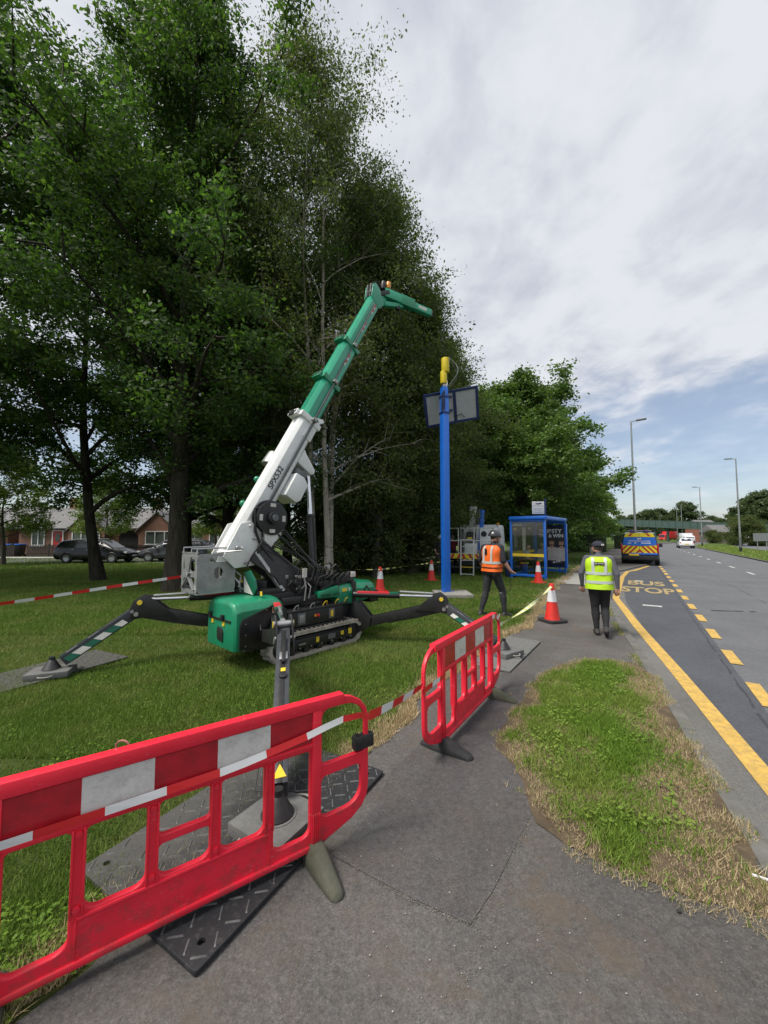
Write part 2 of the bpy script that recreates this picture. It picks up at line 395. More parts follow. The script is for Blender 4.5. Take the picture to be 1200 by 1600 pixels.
for q, w_, n_ in (([(735, 1450), (755, 1420), (772, 1392), (836, 1262)], .009, 420), ([(640, 1600), (705, 1560), (770, 1440), (800, 1380)], .022, 170), ([(842, 1390), (846, 1440), (840, 1500)], .010, 180), ([(560, 1362), (480, 1500), (430, 1600)], .04, 90)): seam(mb, q, w_, n_, rng)
mb.build('path_seam', M_seam, None, 0, 0, kind='structure')
# far verge between the carriageways, its service road and the land beyond
strip('verge', 6, 110, 2, 7.62, 12.6, .0, M_farg, 2)
strip('service_road', -10, 120, 3, 12.72, 18.0, -.06, M_road, 2)
strip('far_bank', -10, 120, 3, 18.1, 90, .02, M_farg, 4)
# road paint, a separate sheet above the tarmac
def marks(name, quads, mat, z):
    mb = MB()
    for s0, s1, o0, o1 in quads: mb.quad(RD(s0, o0, z), RD(s0, o1, z), RD(s1, o1, z), RD(s1, o0, z))
    return mb.build(name, mat, None, 0, 0, kind='structure')
YL = [(1.0, 1.24), (4.0, .80), (6.65, .42), (9.5, -.02), (13.4, -.55), (17.5, -.56), (20.2, -.55), (23.3, -.40), (24.2, -.10), (28.4, .62)]
mb = MB()
for (a, p), (b, q) in zip(YL, YL[1:]):
    n = max(1, int((b - a) / .4))
    for i in range(n):
        s0, s1 = a + (b - a) * i / n, a + (b - a) * (i + 1) / n; o0, o1 = p + (q - p) * i / n, p + (q - p) * (i + 1) / n
        mb.quad(RD(s0, o0 - .085, ZR + .011), RD(s0, o0 + .085, ZR + .011), RD(s1, o1 + .085, ZR + .011), RD(s1, o1 - .085, ZR + .011))
mb.build('bay_edge_marking', M_yell, None, 0, 0, kind='structure')
for i in range(16):
    s = 2.55 + 1.66 * i
    marks('bay_dash_marking', [(s, s + (.82 if i < 12 else 1.0), 1.10, 1.24)], M_yell, ZR + .0105)
for i in range(12):
    s = 16.2 + 4.35 * i
    marks('lane_dash_marking', [(s, s + 1.5, 4.60, 4.72)], M_white, ZR + .005)
marks('inspection_marking', [(12.35, 12.55, .10, .52)], M_white, ZR + .0105)
marks('inspection_marking', [(18.6, 19.0, -.1, .2)], M_white, ZR + .0105)
for tx, s, o, wd in (('BUS', 18.0, .26, 1.12), ('STOP', 15.75, .27, 1.02)):
    q = lettering(tx, 2.05, M_yfade, RD(s, o, ZR + .013), DN, DS, None, 'road_lettering', .0008, 'CENTER', .30 * wd, .055); q['kind'] = 'structure'
M_tar = paint('tar_repair', (.030, .031, .034), .6, 0, .3, 20)
rngt = random.Random(9)
for s0, o0, s1, o1, w_ in ((2.0, 1.02, 30, 1.02, .012), (12.5, 1.5, 13.0, 2.6, .05), (6, 2.95, 60, 2.85, .005), (30, 1.3, 30.3, 4.4, .03)):
    mb = MB(); n = max(8, int((abs(s1 - s0) + abs(o1 - o0)) / .15)); prev = None
    for i in range(n + 1):
        k = i / n; c = RD(s0 + (s1 - s0) * k, o0 + (o1 - o0) * k + rngt.uniform(-.012, .012), ZR + .0085); d = (DN if abs(s1 - s0) > abs(o1 - o0) else DS) * w_ * rngt.uniform(.4, 1.3); cur = (c - d, c + d)
        if prev and rngt.random() > .12: mb.quad(prev[0], prev[1], cur[1], cur[0])
        prev = cur
    mb.build('road_repair', M_tar, None, 0, 0, kind='structure')
# kerb: one stone after another
kb = link('kerb', None, None, kind='structure'); kmes = {}
s = 1.0; rng = random.Random(3)
while s < 36:
    L = .9; o0, o1 = kerb(s), kerb(s + L)
    a, b = RD(s + .006, o0 - .06), RD(s + L - .006, o1 - .06); d = (b - a).normalized()
    lk = round((b - a).length, 2)
    if lk not in kmes:
        kmes[lk] = MB().beam((0, 0, -.06), (lk, 0, -.06), .115, .145).mesh('kerb_stone', M_kerb, (0, 0, 0), .012)
    q = link('kerb_stone', kmes[lk], kb, a + V(0, 0, rng.uniform(-.004, .004))); q.rotation_euler = (0, 0, math.atan2(d.y, d.x)); s += L
strip('kerb', 37, 120, 3, .95, 1.1, .01, M_kerb, 1)
strip('kerb', 10, 110, 2, 7.46, 7.6, .012, M_kerb, 1)
# side street and pavement behind the trees on the left
def xy_sheet(name, x0, x1, y0, y1, z, mat): 
    return MB().add([(x0, y0, z), (x1, y0, z), (x1, y1, z), (x0, y1, z)], [(0, 1, 2, 3)]).build(name, mat, None, 0, 0, kind='structure')
xy_sheet('side_street', -75, 4, 24.9, 29.6, .012, M_road)
xy_sheet('pavement', -75, 4, 29.75, 31.4, .03, M_slab)
# ------------------------------------------------------------------ the grass island beside the path
ISL = [G(*q) for q in ((930, 1034), (885, 1038), (850, 1052), (822, 1085), (790, 1130), (775, 1165), (805, 1200), (822, 1245), (838, 1290), (880, 1322), (930, 1345), (985, 1365), (1040, 1390), (1090, 1412), (1140, 1420), (1215, 1440))]
ISR = [RD(s, kerb(s) - .12) for s in (2.85, 3.6, 4.6, 5.4, 6.2)]
ISLAND = ISL + ISR + [G(985, 1037)]
def ragged(poly, step, amp, seed):
    rg = random.Random(seed); n = len(poly); out = []
    for i in range(n):
        p0, p1, p2, p3 = (Vector(poly[(i + k) % n]) for k in (-1, 0, 1, 2)); m = max(1, int((p2 - p1).length / step))
        for j in range(m):
            t_ = j / m; q = .5 * ((2 * p1) + (p2 - p0) * t_ + (2 * p0 - 5 * p1 + 4 * p2 - p3) * t_ ** 2 + (3 * p1 - p0 - 3 * p2 + p3) * t_ ** 3); out.append(V(q.x + rg.gauss(0, amp), q.y + rg.gauss(0, amp), 0))
    return out
ISLAND = ragged(ISLAND, .10, .009, 4)
poly_sheet('island_soil', ISLAND, .013, M_dry)
# ------------------------------------------------------------------ foliage
def leaf_mat(name, c1, c2, c3, trans=.35, gloss=.5):
    m = new_mat(name); t = NT(m); p = t.obj()
    isl = t.n('ShaderNodeNewGeometry').outputs['Random Per Island']
    a = t.ramp(t.noise(p, .55, 3, .6), .35, .65)
    c = t.mix(a, c1, c2); c = t.mix(t.ramp(isl, .70, 1.0), c, c3)
    c = t.mix(1.0, c, t.mix(isl, (.72, .72, .72), (1.25, 1.25, 1.25)), 'MULTIPLY')
    b = t.bsdf(c, gloss, 0, None, .3)
    tr = t.n('ShaderNodeBsdfTranslucent'); t.l.new(t.mix(1.0, c, (1.25, 1.5, .55), 'MULTIPLY'), tr.inputs[0])
    ms = t.n('ShaderNodeMixShader'); ms.inputs[0].default_value = trans; t.l.new(b, ms.inputs[1]); t.l.new(tr.outputs[0], ms.inputs[2])
    t.out(ms.outputs[0]); return m
L_oak = leaf_mat('oak_leaf', (.050, .100, .029), (.074, .132, .036), (.105, .160, .046), .52)
L_birch = leaf_mat('birch_leaf', (.066, .092, .030), (.096, .118, .040), (.130, .142, .054), .50)
L_maple = leaf_mat('maple_leaf', (.070, .135, .026), (.100, .170, .036), (.13, .195, .048))
L_far = leaf_mat('far_leaf', (.055, .085, .035), (.075, .105, .042), (.09, .12, .05))
L_bright = leaf_mat('young_leaf', (.085, .135, .022), (.12, .175, .03), (.16, .2, .05))
def bark_mat(name, c1, c2, sc=10, stripes=False):
    m = new_mat(name); t = NT(m); o = t.obj()
    v = t.noise(t.scale(o, 1, 1, .18), sc, 6, .7, .6)
    c = t.mix(t.ramp(v, .35, .65), c1, c2)
    if stripes: c = t.mix(t.ramp(t.noise(t.scale(o, .6, .6, 2.5), 7, 5, .7), .56, .64), c, (.035, .03, .026))
    t.out(t.bsdf(c, .9, 0, t.bump(v, .8, .03), .2)); return m
B_oak = bark_mat('oak_bark', (.020, .018, .013), (.050, .044, .033))
B_birch = bark_mat('birch_bark', (.40, .37, .32), (.26, .22, .18), 6, True)
B_grey = bark_mat('grey_bark', (.06, .055, .045), (.11, .10, .08))
def leaf_cloud(name, twigs, per, size, sigma, mat, rng, droop=0.0, aspect=.55):
    A = np.array([q[0] for q in twigs]); B = np.array([q[1] for q in twigs]); n = len(A) * per
    idx = np.repeat(np.arange(len(A)), per); tt = rng.uniform(.0, 1.12, n)[:, None]
    C = A[idx] + (B[idx] - A[idx]) * tt + rng.normal(0, sigma, (n, 3)) * np.array([1, 1, .7])
    u = rng.normal(0, 1, (n, 3)); u[:, 2] = u[:, 2] * .5 - droop; u /= np.linalg.norm(u, axis=1)[:, None]
    q = rng.normal(0, 1, (n, 3)); q[:, 2] *= .45; v = np.cross(u, q); v /= np.linalg.norm(v, axis=1)[:, None] + 1e-9
    s = (size * rng.uniform(.45, 1.4, n))[:, None]; uu, vv = u * s * .5, v * s * .5 * aspect; nn = np.cross(u, v) * s * .10
    co = np.stack([C - uu, C + vv - uu * .1 + nn, C + uu, C - vv - uu * .1 + nn], 1).reshape(-1, 3)
    return big_mesh(name, co, 4, mat)
def make_tree(seed, H, r0, clear, R, env, limbs=26, elev=(15, 55), droop=.0, subs=8, tw=5, per=90, size=.13, sigma=.16, leaf=None, bark=None, bend_=(0, 0), stems=1, ldroop=.2, wander=.12, twl=(.35, .85), tap=1.05):
    rng = random.Random(seed); nr = np.random.default_rng(seed); wood = MB(); twigs = []
    for st in range(stems):
        a0 = rng.uniform(0, 6.28); off = V(math.cos(a0), math.sin(a0), 0) * (.0 if stems == 1 else .35)
        ln = V(rng.uniform(-1, 1), rng.uniform(-1, 1), 0) * (.0 if stems == 1 else .07)
        n = 12; path, rad = [], []; wob = V(0, 0, 0)
        for i in range(n + 1):
            t = i / n; wob = wob + V(rng.uniform(-1, 1), rng.uniform(-1, 1), 0) * wander * (.3 + t) * .5
            b = V(bend_[0], bend_[1], 0) * math.sin(min(1, t * 2.2) * math.pi * .5) if bend_ != (0, 0) else V(0, 0, 0)
            path.append(off + ln * H * t + wob + b + Z * (H * .97 * t)); rad.append(max(.012, (r0 / stems ** .5) * ((1 - t) ** tap) * (1 + .42 * math.exp(-t * H / .30))))
        wood.tube([path[0] - Z * .25] + path, [rad[0] * 1.15] + rad, 12, True)
        def at(t):
            q = t * n; i = min(int(q), n - 1); return path[i].lerp(path[i + 1], q - i), rad[i] + (rad[i + 1] - rad[i]) * (q - i)
        nl = max(4, limbs // stems)
        for k in range(nl):
            t01 = (k + rng.uniform(.1, .9)) / nl; h = clear + (H - clear) * t01 ** .92; p, rr = at(min(.985, h / (H * .97)))
            az = k * 2.39996 + rng.uniform(-.4, .4); Lr = R * env(t01) * rng.uniform(.72, 1.12)
            if stems > 1: Lr *= .8
            el = R_(rng.uniform(*elev)) * (1 - .25 * (1 - t01)); d = V(math.cos(az) * math.cos(el), math.sin(az) * math.cos(el), math.sin(el))
            L = Lr / max(.35, math.cos(el)) if el < 1.2 else Lr * 2; L = min(L, R * 1.7, max(.9, (H - h) / max(.25, math.sin(el)) * .92 + .4))
            lp = [p]; cur = p.copy(); dd = d.copy(); m = 6
            for i in range(m):
                dd = (dd + V(rng.uniform(-.16, .16), rng.uniform(-.16, .16), rng.uniform(-.1, .1) - droop * (i / m))).normalized(); cur = cur + dd * (L / m); lp.append(cur)
            lr = min(rr * .6, .035 * L ** .8 + .02); wood.tube(lp, [max(.008, lr * (1 - i / (m + .6))) for i in range(m + 1)], 6, False)
            for j in range(subs):
                q = .10 + .90 * (j + rng.random()) / subs; i = min(int(q * m), m - 1); sp = lp[i].lerp(lp[i + 1], q * m - i)
                ax = (lp[i + 1] - lp[i]).normalized(); sd_ = (ax.cross(V(rng.uniform(-1, 1), rng.uniform(-1, 1), rng.uniform(-1, 1)))).normalized()
                sdv = (ax * .65 + sd_ * .9 + Z * (.12 - droop * .8)).normalized(); sl = L * rng.uniform(.16, .34) * (1.1 - .45 * q) + .35; se = sp + sdv * sl
                mid = sp.lerp(se, .5) + V(0, 0, .06 * sl); wood.tube([sp, mid, se], [max(.006, lr * .28), max(.005, lr * .18), .004], 4, False)
                for g in range(tw):
                    z0 = sp.lerp(se, .25 + .75 * (g + rng.random()) / tw); tv = (sdv * .6 + V(rng.uniform(-1, 1), rng.uniform(-1, 1), rng.uniform(-.6, .6) - droop * 1.6)).normalized()
                    twigs.append((tuple(z0), tuple(z0 + tv * rng.uniform(*twl))))
        for g in range(14):
            p, _ = at(rng.uniform(.93, .99)); tv = V(rng.uniform(-1, 1), rng.uniform(-1, 1), rng.uniform(.4, 1.6)).normalized(); twigs.append((tuple(p), tuple(p + tv * rng.uniform(.5, 1.1))))
    fine = rng.sample(twigs, min(len(twigs), 420))
    for a, b in fine: wood.tube([a, b], [.006, .003], 3, False)
    return wood.mesh('trunk', bark, (0, 0, 0), 0, 60), leaf_cloud('crown', twigs, per, size, sigma, leaf, nr, ldroop)
def tree(name, ms, label, loc, rz=0, sc=1.0, group=None, cat='tree'):
    t = thing(name, label, cat, loc, group); link('trunk', ms[0], t); link('crown', ms[1], t)
    t.rotation_euler = (0, 0, R_(rz)); t.scale = (sc, sc, sc) if isinstance(sc, (int, float)) else sc; return t
e_oak = lambda t: (.62 + .38 * math.sin(math.pi * min(1, t * .8 + .2))) * (1 - .78 * max(0, t - .35) / .65)
e_tall = lambda t: (.70 + .30 * math.sin(math.pi * min(1, t * .9 + .1))) * (1 - .80 * max(0, t - .25) / .75)
e_dome = lambda t: math.sqrt(max(.03, 1 - (t * .97) ** 2.2)) * (.86 + .14 * min(1, t * 5))
T_oakA = make_tree(11, 21, .32, 2.1, 4.7, e_oak, 40, (24, 70), .15, 10, 5, 76, .132, .20, L_oak, B_oak)
T_oakB = make_tree(23, 21, .30, 1.9, 5.8, e_oak, 40, (16, 68), .15, 10, 5, 72, .132, .20, L_oak, B_oak)
T_bent = make_tree(31, 18, .20, 2.2, 5.2, e_oak, 36, (4, 60), .12, 8, 5, 84, .13, .20, L_oak, B_oak, (-.75, -.2))
T_birA = make_tree(41, 18.8, .20, 2.8, 4.2, e_tall, 54, (34, 70), .16, 8, 4, 50, .098, .18, L_birch, B_birch, (0, 0), 3, .9, .14, (.5, 1.2))
T_birB = make_tree(47, 17, .22, 1.4, 3.7, e_tall, 50, (28, 64), .24, 8, 5, 66, .115, .20, L_birch, B_grey, (0, 0), 2, .9, .14, (.5, 1.3))
T_mapA = make_tree(53, 11.8, .28, .9, 5.6, e_dome, 40, (4, 50), .10, 10, 5, 66, .20, .22, L_maple, B_grey)
T_mapB = make_tree(59, 12.2, .26, 1.2, 5.2, e_dome, 36, (6, 52), .10, 9, 5, 62, .22, .22, L_maple, B_grey)
T_far = make_tree(61, 9, .2, .8, 3.6, e_dome, 18, (8, 55), .05, 6, 4, 34, .42, .30, L_far, B_grey)
T_small = make_tree(67, 5.5, .11, 1.3, 2.2, e_dome, 16, (20, 60), .05, 7, 4, 44, .13, .14, L_bright, B_grey)
T_bush = make_tree(71, 2.6, .05, .15, 1.7, e_dome, 22, (5, 65), .22, 7, 4, 50, .11, .13, L_birch, B_grey, (0, 0), 3, .8, .1, (.3, .8))
# broadleaf group on the left, nearest first
gl = 'broadleaf trees on the lawn behind the crane'
tree('oak_tree', T_oakA, 'big dark leafed tree with thick trunk standing just behind the grey crane basket', (-6.75, 12.6, 0), 10, 1.0, gl)
tree('oak_tree', T_bent, 'dark leafed tree with leaning bent trunk in front of the black estate car', (-11.2, 15.2, 0), 0, 1.0, gl)
tree('oak_tree', T_oakB, 'dark leafed tree at the left edge of the photo, trunk out of view', (-15.2, 11.2, 0), 140, 1.05, gl)
tree('oak_tree', T_oakB, 'dark leafed tree right behind the thickest trunk, before the second parked car', (-9.6, 18.6, 0), 70, 1.05, gl)
tree('oak_tree', T_oakA, 'dark leafed tree whose trunk shows beside the white lower boom', (-7.7, 18.9, 0), 200, .85, gl)
tree('oak_tree', T_oakA, 'dark leafed tree far left, at the outer edge of the grove', (-22.5, 13.5, 0), 260, .9, gl)
tree('oak_tree', T_oakB, 'dark leafed tree hidden deep in the grove behind the boom', (-5.4, 21.5, 0), 310, .78, gl)
gb = 'birch trees behind the crane boom'
tree('birch_tree', T_birA, 'tall airy birch with pale stems rising behind the white boom', (-2.2, 13.6, 0), 15, 1.0, gb)
tree('birch_tree', T_birB, 'dense olive birch right behind the green boom top', (.05, 16.4, 0), 80, (1.08, 1.08, 1.0), gb)
tree('birch_tree', T_birB, 'drooping birch beside the blue pole and solar panel', (1.2, 18.6, 0), 200, (.98, .98, .80), gb)
tree('birch_tree', T_birA, 'slim birch standing between the oak and the boom foot', (-4.9, 16.2, 0), 120, .72, gb)
tree('birch_tree', T_birB, 'birch behind the lift truck with hanging dark foliage', (3.1, 22.5, 0), 300, (1, 1, .78), gb)
for q in (((-.9, 17.2), 1.15, 'low drooping shrub under the birch behind the engine cover'), ((.5, 18.6), 1.35, 'low drooping shrub with cut twigs left of the blue pole'), ((-2.6, 19.5), 1.2, 'dark shrub in the shade under the birch stems')):
    tree('shrub', T_bush, q[2], (*q[0], 0), 40 * q[1], q[1], 'shrubs under the birches', 'shrub')
# maples in a row along the path
gm = 'maples in a row beyond the bus shelter'
rows = [(27.5, -6.6, T_mapA, 1.0, 130, 'full green maple right behind the bus shelter'), (29, -11.5, T_mapA, 1.06, 100, 'big maple behind the lift truck and blue pole'), (37, -8.2, T_mapB, 1.05, 50, 'second maple in the row past the bus shelter'),
        (46, -8.0, T_mapA, .95, 235, 'third maple in the row past the bus shelter'), (56, -8.0, T_mapB, .98, 210, 'fourth maple in the row past the bus shelter'), (68, -8.2, T_mapB, .95, 260, 'fifth maple in the row past the bus shelter'), (84, -8.5, T_mapB, .92, 310, 'last maple of the row, by the far hedge'), (34, -17, T_mapB, 1.1, 20, 'maple deeper in the park behind the lift truck')]
for s, o, ms, sc, rz, lb in rows: tree('maple_tree', ms, lb, RD(s, o), rz, sc, gm)
# small trees by the houses
tree('small_tree', T_small, 'young bright green tree before the bungalow at the left edge', (-23.3, 23.6, 0), 0, 1.1, 'young street trees')
tree('small_tree', T_small, 'young tree behind the second parked car beside a pale trunk', (-13.4, 30.6, 0), 90, .95, 'young street trees')
tree('small_tree', T_small, 'young bright tree between the bent trunk and the bungalow gable', (-22.5, 31.0, 0), 180, 1.0, 'young street trees')
# far trees under and behind the footbridge
gfar = 'distant trees around the footbridge'
for px, d, hgt, lb in ((972, 150, 9, 'distant rounded tree left of the van, beyond the footbridge'), (992, 165, 10, 'distant tree behind the van roof'), (1012, 150, 11, 'distant tree rising over the footbridge just right of the van'), (1034, 160, 12, 'distant round tree above the red lorry'), (1055, 170, 10, 'distant tree behind the lamp posts over the red lorry'),
        (1072, 165, 15, 'pale green distant tree standing highest over the white van'), (1092, 170, 7.5, 'distant tree behind the red brick house'), (1110, 165, 9.5, 'thin distant tree over the outbuilding roof'), (1128, 150, 8, 'distant tree right of the outbuilding roof'), (1150, 140, 10, 'tall distant tree left of the right street lamp'), (1172, 125, 13, 'big dark distant tree right of the right street lamp'), (1196, 115, 14, 'big dark distant tree at the right edge of the photo'), (1215, 105, 12, 'distant tree just outside the right edge'), (945, 140, 8, 'distant low tree at the end of the maple row')):
    p = P(px, 836, d); tree('far_tree', T_far, lb, V(p.x, p.y, -.3), px * 7 % 360, hgt / 9.0, gfar)
# ------------------------------------------------------------------ grass
def grass_mat(name, c1, c2, c3, trans=.3):
    m = new_mat(name); t = NT(m); g = t.n('ShaderNodeNewGeometry'); isl = g.outputs['Random Per Island']; p = g.outputs['Position']
    c = t.mix(isl, c1, c2); c = t.mix(t.ramp(t.noise(p, 1.1, 4, .6), .42, .68), c, c3)
    b = t.bsdf(c, .6, 0, None, .25); tr = t.n('ShaderNodeBsdfTranslucent'); t.l.new(c, tr.inputs[0])
    ms = t.n('ShaderNodeMixShader'); ms.inputs[0].default_value = trans; t.l.new(b, ms.inputs[1]); t.l.new(tr.outputs[0], ms.inputs[2]); t.out(ms.outputs[0]); return m
GR_green = grass_mat('grass_green', (.092, .165, .023), (.155, .250, .040), (.200, .240, .062))
GR_lush = grass_mat('grass_lush', (.100, .190, .020), (.170, .280, .034), (.20, .27, .05))
GR_dry = grass_mat('grass_dry', (.36, .275, .150), (.55, .445, .265), (.42, .34, .20), .2)
def in_poly(pts, poly):
    x, y = pts[:, 0], pts[:, 1]; ins = np.zeros(len(pts), bool); n = len(poly)
    for i in range(n):
        x1, y1 = poly[i][0], poly[i][1]; x2, y2 = poly[(i + 1) % n][0], poly[(i + 1) % n][1]
        c = (y1 > y) != (y2 > y)
        with np.errstate(divide='ignore', invalid='ignore'): ins ^= c & (x < (x2 - x1) * (y - y1) / (y2 - y1 + 1e-12) + x1)
    return ins
def edge_dist(pts, poly, closed=True):
    d = np.full(len(pts), 1e9); n = len(poly)
    for i in range(n if closed else n - 1):
        a = np.array(poly[i][:2]); b = np.array(poly[(i + 1) % n][:2]); ab = b - a; t = np.clip(((pts - a) @ ab) / (ab @ ab + 1e-12), 0, 1)
        d = np.minimum(d, np.linalg.norm(pts - (a + t[:, None] * ab), axis=1))
    return d
def vnoise(p, sc, seed):
    """cheap smooth value noise on xy"""
    r = np.random.default_rng(seed); T = r.random((64, 64)); q = p * sc; i = np.floor(q).astype(int); f = q - i; f = f * f * (3 - 2 * f)
    g = lambda a, b: T[(i[:, 0] + a) % 64, (i[:, 1] + b) % 64]
    return (g(0, 0) * (1 - f[:, 0]) + g(1, 0) * f[:, 0]) * (1 - f[:, 1]) + (g(0, 1) * (1 - f[:, 0]) + g(1, 1) * f[:, 0]) * f[:, 1]
def blades(name, pts, hgt, wid, mat, idx, z0=0.0, lean=.55, seed=0, label=None, cat=None):
    r = np.random.default_rng(seed); n = len(pts); a = r.uniform(0, 2 * math.pi, n); ln = np.abs(r.normal(0, lean, n)) * hgt; b = r.uniform(0, 2 * math.pi, n)
    base = np.column_stack([pts, np.full(n, z0)]); w = np.column_stack([np.cos(a), np.sin(a), np.zeros(n)]) * (wid / 2)[:, None]
    tip = base + np.column_stack([np.cos(b) * ln, np.sin(b) * ln, hgt])
    co = np.stack([base - w, base + w, tip], 1).reshape(-1, 3)
    return link(name, big_mesh(name, co, 3, mat, idx), None, kind='stuff', label=label, cat=cat)
pl_edge = [RD(q * .25 - 6, pathl(q * .25 - 6)) for q in range(4 * 40)]
TRUNKS = [(-6.75, 12.6, .5), (-11.2, 15.2, .35), (-9.6, 18.6, .5)]
def lawn_pts(n, y0, y1, seed):
    r = np.random.default_rng(seed); k = 3; y = (r.random(n * k) ** .5 if False else r.random(n * k)) * (y1 - y0) + y0
    x = r.uniform(-1.12, .75, n * k) * y - .1; p = np.column_stack([x, y]); dens = (y0 / y); p = p[r.random(len(p)) < dens * dens * 1.0 + .0]
    s = p @ np.array([DS.x, DS.y]); o = p @ np.array([DN.x, DN.y])
    tab = np.array([[q, pathl(q)] for q in np.arange(-10, 60, .2)]); pl = np.interp(s, tab[:, 0], tab[:, 1])
    rag = (vnoise(p, 5, 3) - .5) * .22
    return p[o < pl + .03 + rag], (pl - o)[o < pl + .03 + rag]
allp, allh, allw, alli = [], [], [], []
for (n, y0, y1, hh, ww, sd_) in ((175000, 1.1, 3.2, .040, .0055, 1), (230000, 3.2, 7.0, .042, .008, 2), (230000, 7.0, 14.0, .052, .014, 3), (170000, 14.0, 30.0, .065, .032, 4)):
    p, de = lawn_pts(n, y0, y1, sd_); r = np.random.default_rng(sd_ + 50)
    keep = vnoise(p, 3.1, 9) + vnoise(p, 9, 10) * .5 + r.random(len(p)) * .8 > .62; p, de = p[keep], de[keep]
    h = hh * r.uniform(.45, 1.35, len(p)) * (.6 + .8 * vnoise(p, 1.6, 12)); w_ = ww * r.uniform(.7, 1.3, len(p))
    dry = (np.exp(-np.maximum(de, 0) / .20) * 1.15 + vnoise(p, .9, 5) * .28 + vnoise(p, 4, 6) * .18 + r.random(len(p)) * .35) > .80
    allp.append(p); allh.append(h); allw.append(w_); alli.append(dry.astype(int))
p = np.concatenate(allp); print('lawn blades', len(p))
blades('grass', p, np.concatenate(allh), np.concatenate(allw), [GR_green, GR_dry], np.concatenate(alli), 0.0, .6, 5, 'mown green lawn, dry along the path edge', 'grass')
# island: lush middle, straw margins, bare toe
r = np.random.default_rng(77); A = np.array([q[:2] for q in ISLAND]); lo, hi = A.min(0), A.max(0)
p = r.uniform(lo - .12, hi + .12, (260000, 2)); ins = in_poly(p, ISLAND); de = edge_dist(p, ISLAND) * np.where(ins, 1, -1)
de = de + (vnoise(p, 4.5, 21) - .5) * .35 + (vnoise(p, 14, 22) - .5) * .14; so = p @ np.array([DS.x, DS.y]); no = p @ np.array([DN.x, DN.y])
kt = np.array([[q, kerb(q)] for q in np.arange(-2, 9, .2)]); kd = np.interp(so, kt[:, 0], kt[:, 1]) - no
toe = np.clip((2.9 - so) / 1.0, 0, 1) * np.clip((no - .1) / .5, 0, 1)                         # trodden bare corner near the camera
ok = (de > -.02) & (r.random(len(p)) < np.clip(.35 + de * 3.2, 0, 1) * (1 - .80 * toe)) & (kd > .03)
p, de, so, kd = p[ok], de[ok], so[ok], kd[ok]
grn = np.clip((de - .08) * 5, 0, 1) * np.clip((kd - .27) * 2.6 + (vnoise(p, 3, 25) - .5) * 1.5, 0, 1) * np.clip(1.6 - 1.5 * vnoise(p, 5.5, 27), .25, 1); isg = r.random(len(p)) < grn * .96 + .04
h = np.where(isg, r.uniform(.012, .052, len(p)), r.uniform(.006, .026, len(p))) * (.40 + 1.0 * vnoise(p, 3.2, 31) + .35 * vnoise(p, 11, 32)); tall = (kd < .35) & (vnoise(p, 3.5, 41) > .55); h = np.where(tall, h * 2.0, h)
blades('verge_grass', p, h, np.where(isg, .0075, .0034) * r.uniform(.7, 1.4, len(p)), [GR_lush, GR_dry], np.where(isg, 0, 1), .012, .8, 6, 'patch of long green and straw dry grass between path and kerb', 'grass')
# straw and weeds in the kerb line, clover and broad leaves in the near lawn
p = []; rr = random.Random(5)
for i in range(5200):
    s = rr.uniform(5.2, 14) if rr.random() < .75 else rr.uniform(14, 22); d = abs(rr.gauss(0, .05)); q = RD(s, kerb(s) - .13 - d)
    if math.sin(s * 3.1) + math.sin(s * 7.7) * .6 > .15: p.append((q.x, q.y))
p = np.array(p); blades('kerb_weeds', p, np.random.default_rng(1).uniform(.015, .06, len(p)), np.full(len(p), .006), [GR_lush, GR_dry], (np.random.default_rng(2).random(len(p)) < .45).astype(int), .006, .8, 8)
r = np.random.default_rng(91); q, de = lawn_pts(60000, 1.1, 5.5, 92); q = q[(vnoise(q, 1.7, 93) > .5)][:9000]; n = len(q)
c = np.column_stack([q, r.uniform(.012, .035, n)]); a = r.uniform(0, 6.28, n); s_ = r.uniform(.006, .013, n)
u = np.column_stack([np.cos(a), np.sin(a), r.normal(0, .25, n)]) * s_[:, None]; v = np.column_stack([-np.sin(a), np.cos(a), r.normal(0, .25, n)]) * s_[:, None]
iq = np.random.default_rng(17); ii = np.column_stack([iq.uniform(lo[0], hi[0], 9000), iq.uniform(lo[1], hi[1], 9000)]); ii = ii[in_poly(ii, ISLAND)]; ii = ii[(edge_dist(ii, ISLAND) > .25) & (vnoise(ii, 4, 71) > .55)][:1500]; m_ = len(ii)
ic = np.column_stack([ii, iq.uniform(.03, .06, m_)]); ia = iq.uniform(0, 6.28, m_); is_ = iq.uniform(.008, .020, m_); iu = np.column_stack([np.cos(ia), np.sin(ia), iq.normal(0, .3, m_)]) * is_[:, None]; iv = np.column_stack([-np.sin(ia), np.cos(ia), iq.normal(0, .3, m_)]) * (is_ * .6)[:, None]
link('weeds', big_mesh('weeds', np.stack([ic - iu, ic + iv, ic + iu, ic - iv], 1).reshape(-1, 3), 4, GR_lush), None, kind='stuff')
link('clover', big_mesh('clover', np.stack([c - u, c + v, c + u, c - v], 1).reshape(-1, 3), 4, GR_lush), None, kind='stuff')
# the far side's mown grass, a few coarse blades for relief
q = []; rr = random.Random(8)
for i in range(26000):
    s = 12 + 75 * rr.random() ** 1.5; o = rr.uniform(7.64, 12.6); pnt = RD(s, o); q.append((pnt.x, pnt.y))
q = np.array(q); blades('verge_grass', q, np.random.default_rng(3).uniform(.04, .10, len(q)), np.full(len(q), .05), [GR_lush, GR_dry], (np.random.default_rng(4).random(len(q)) < .12).astype(int), 0, .6, 9)
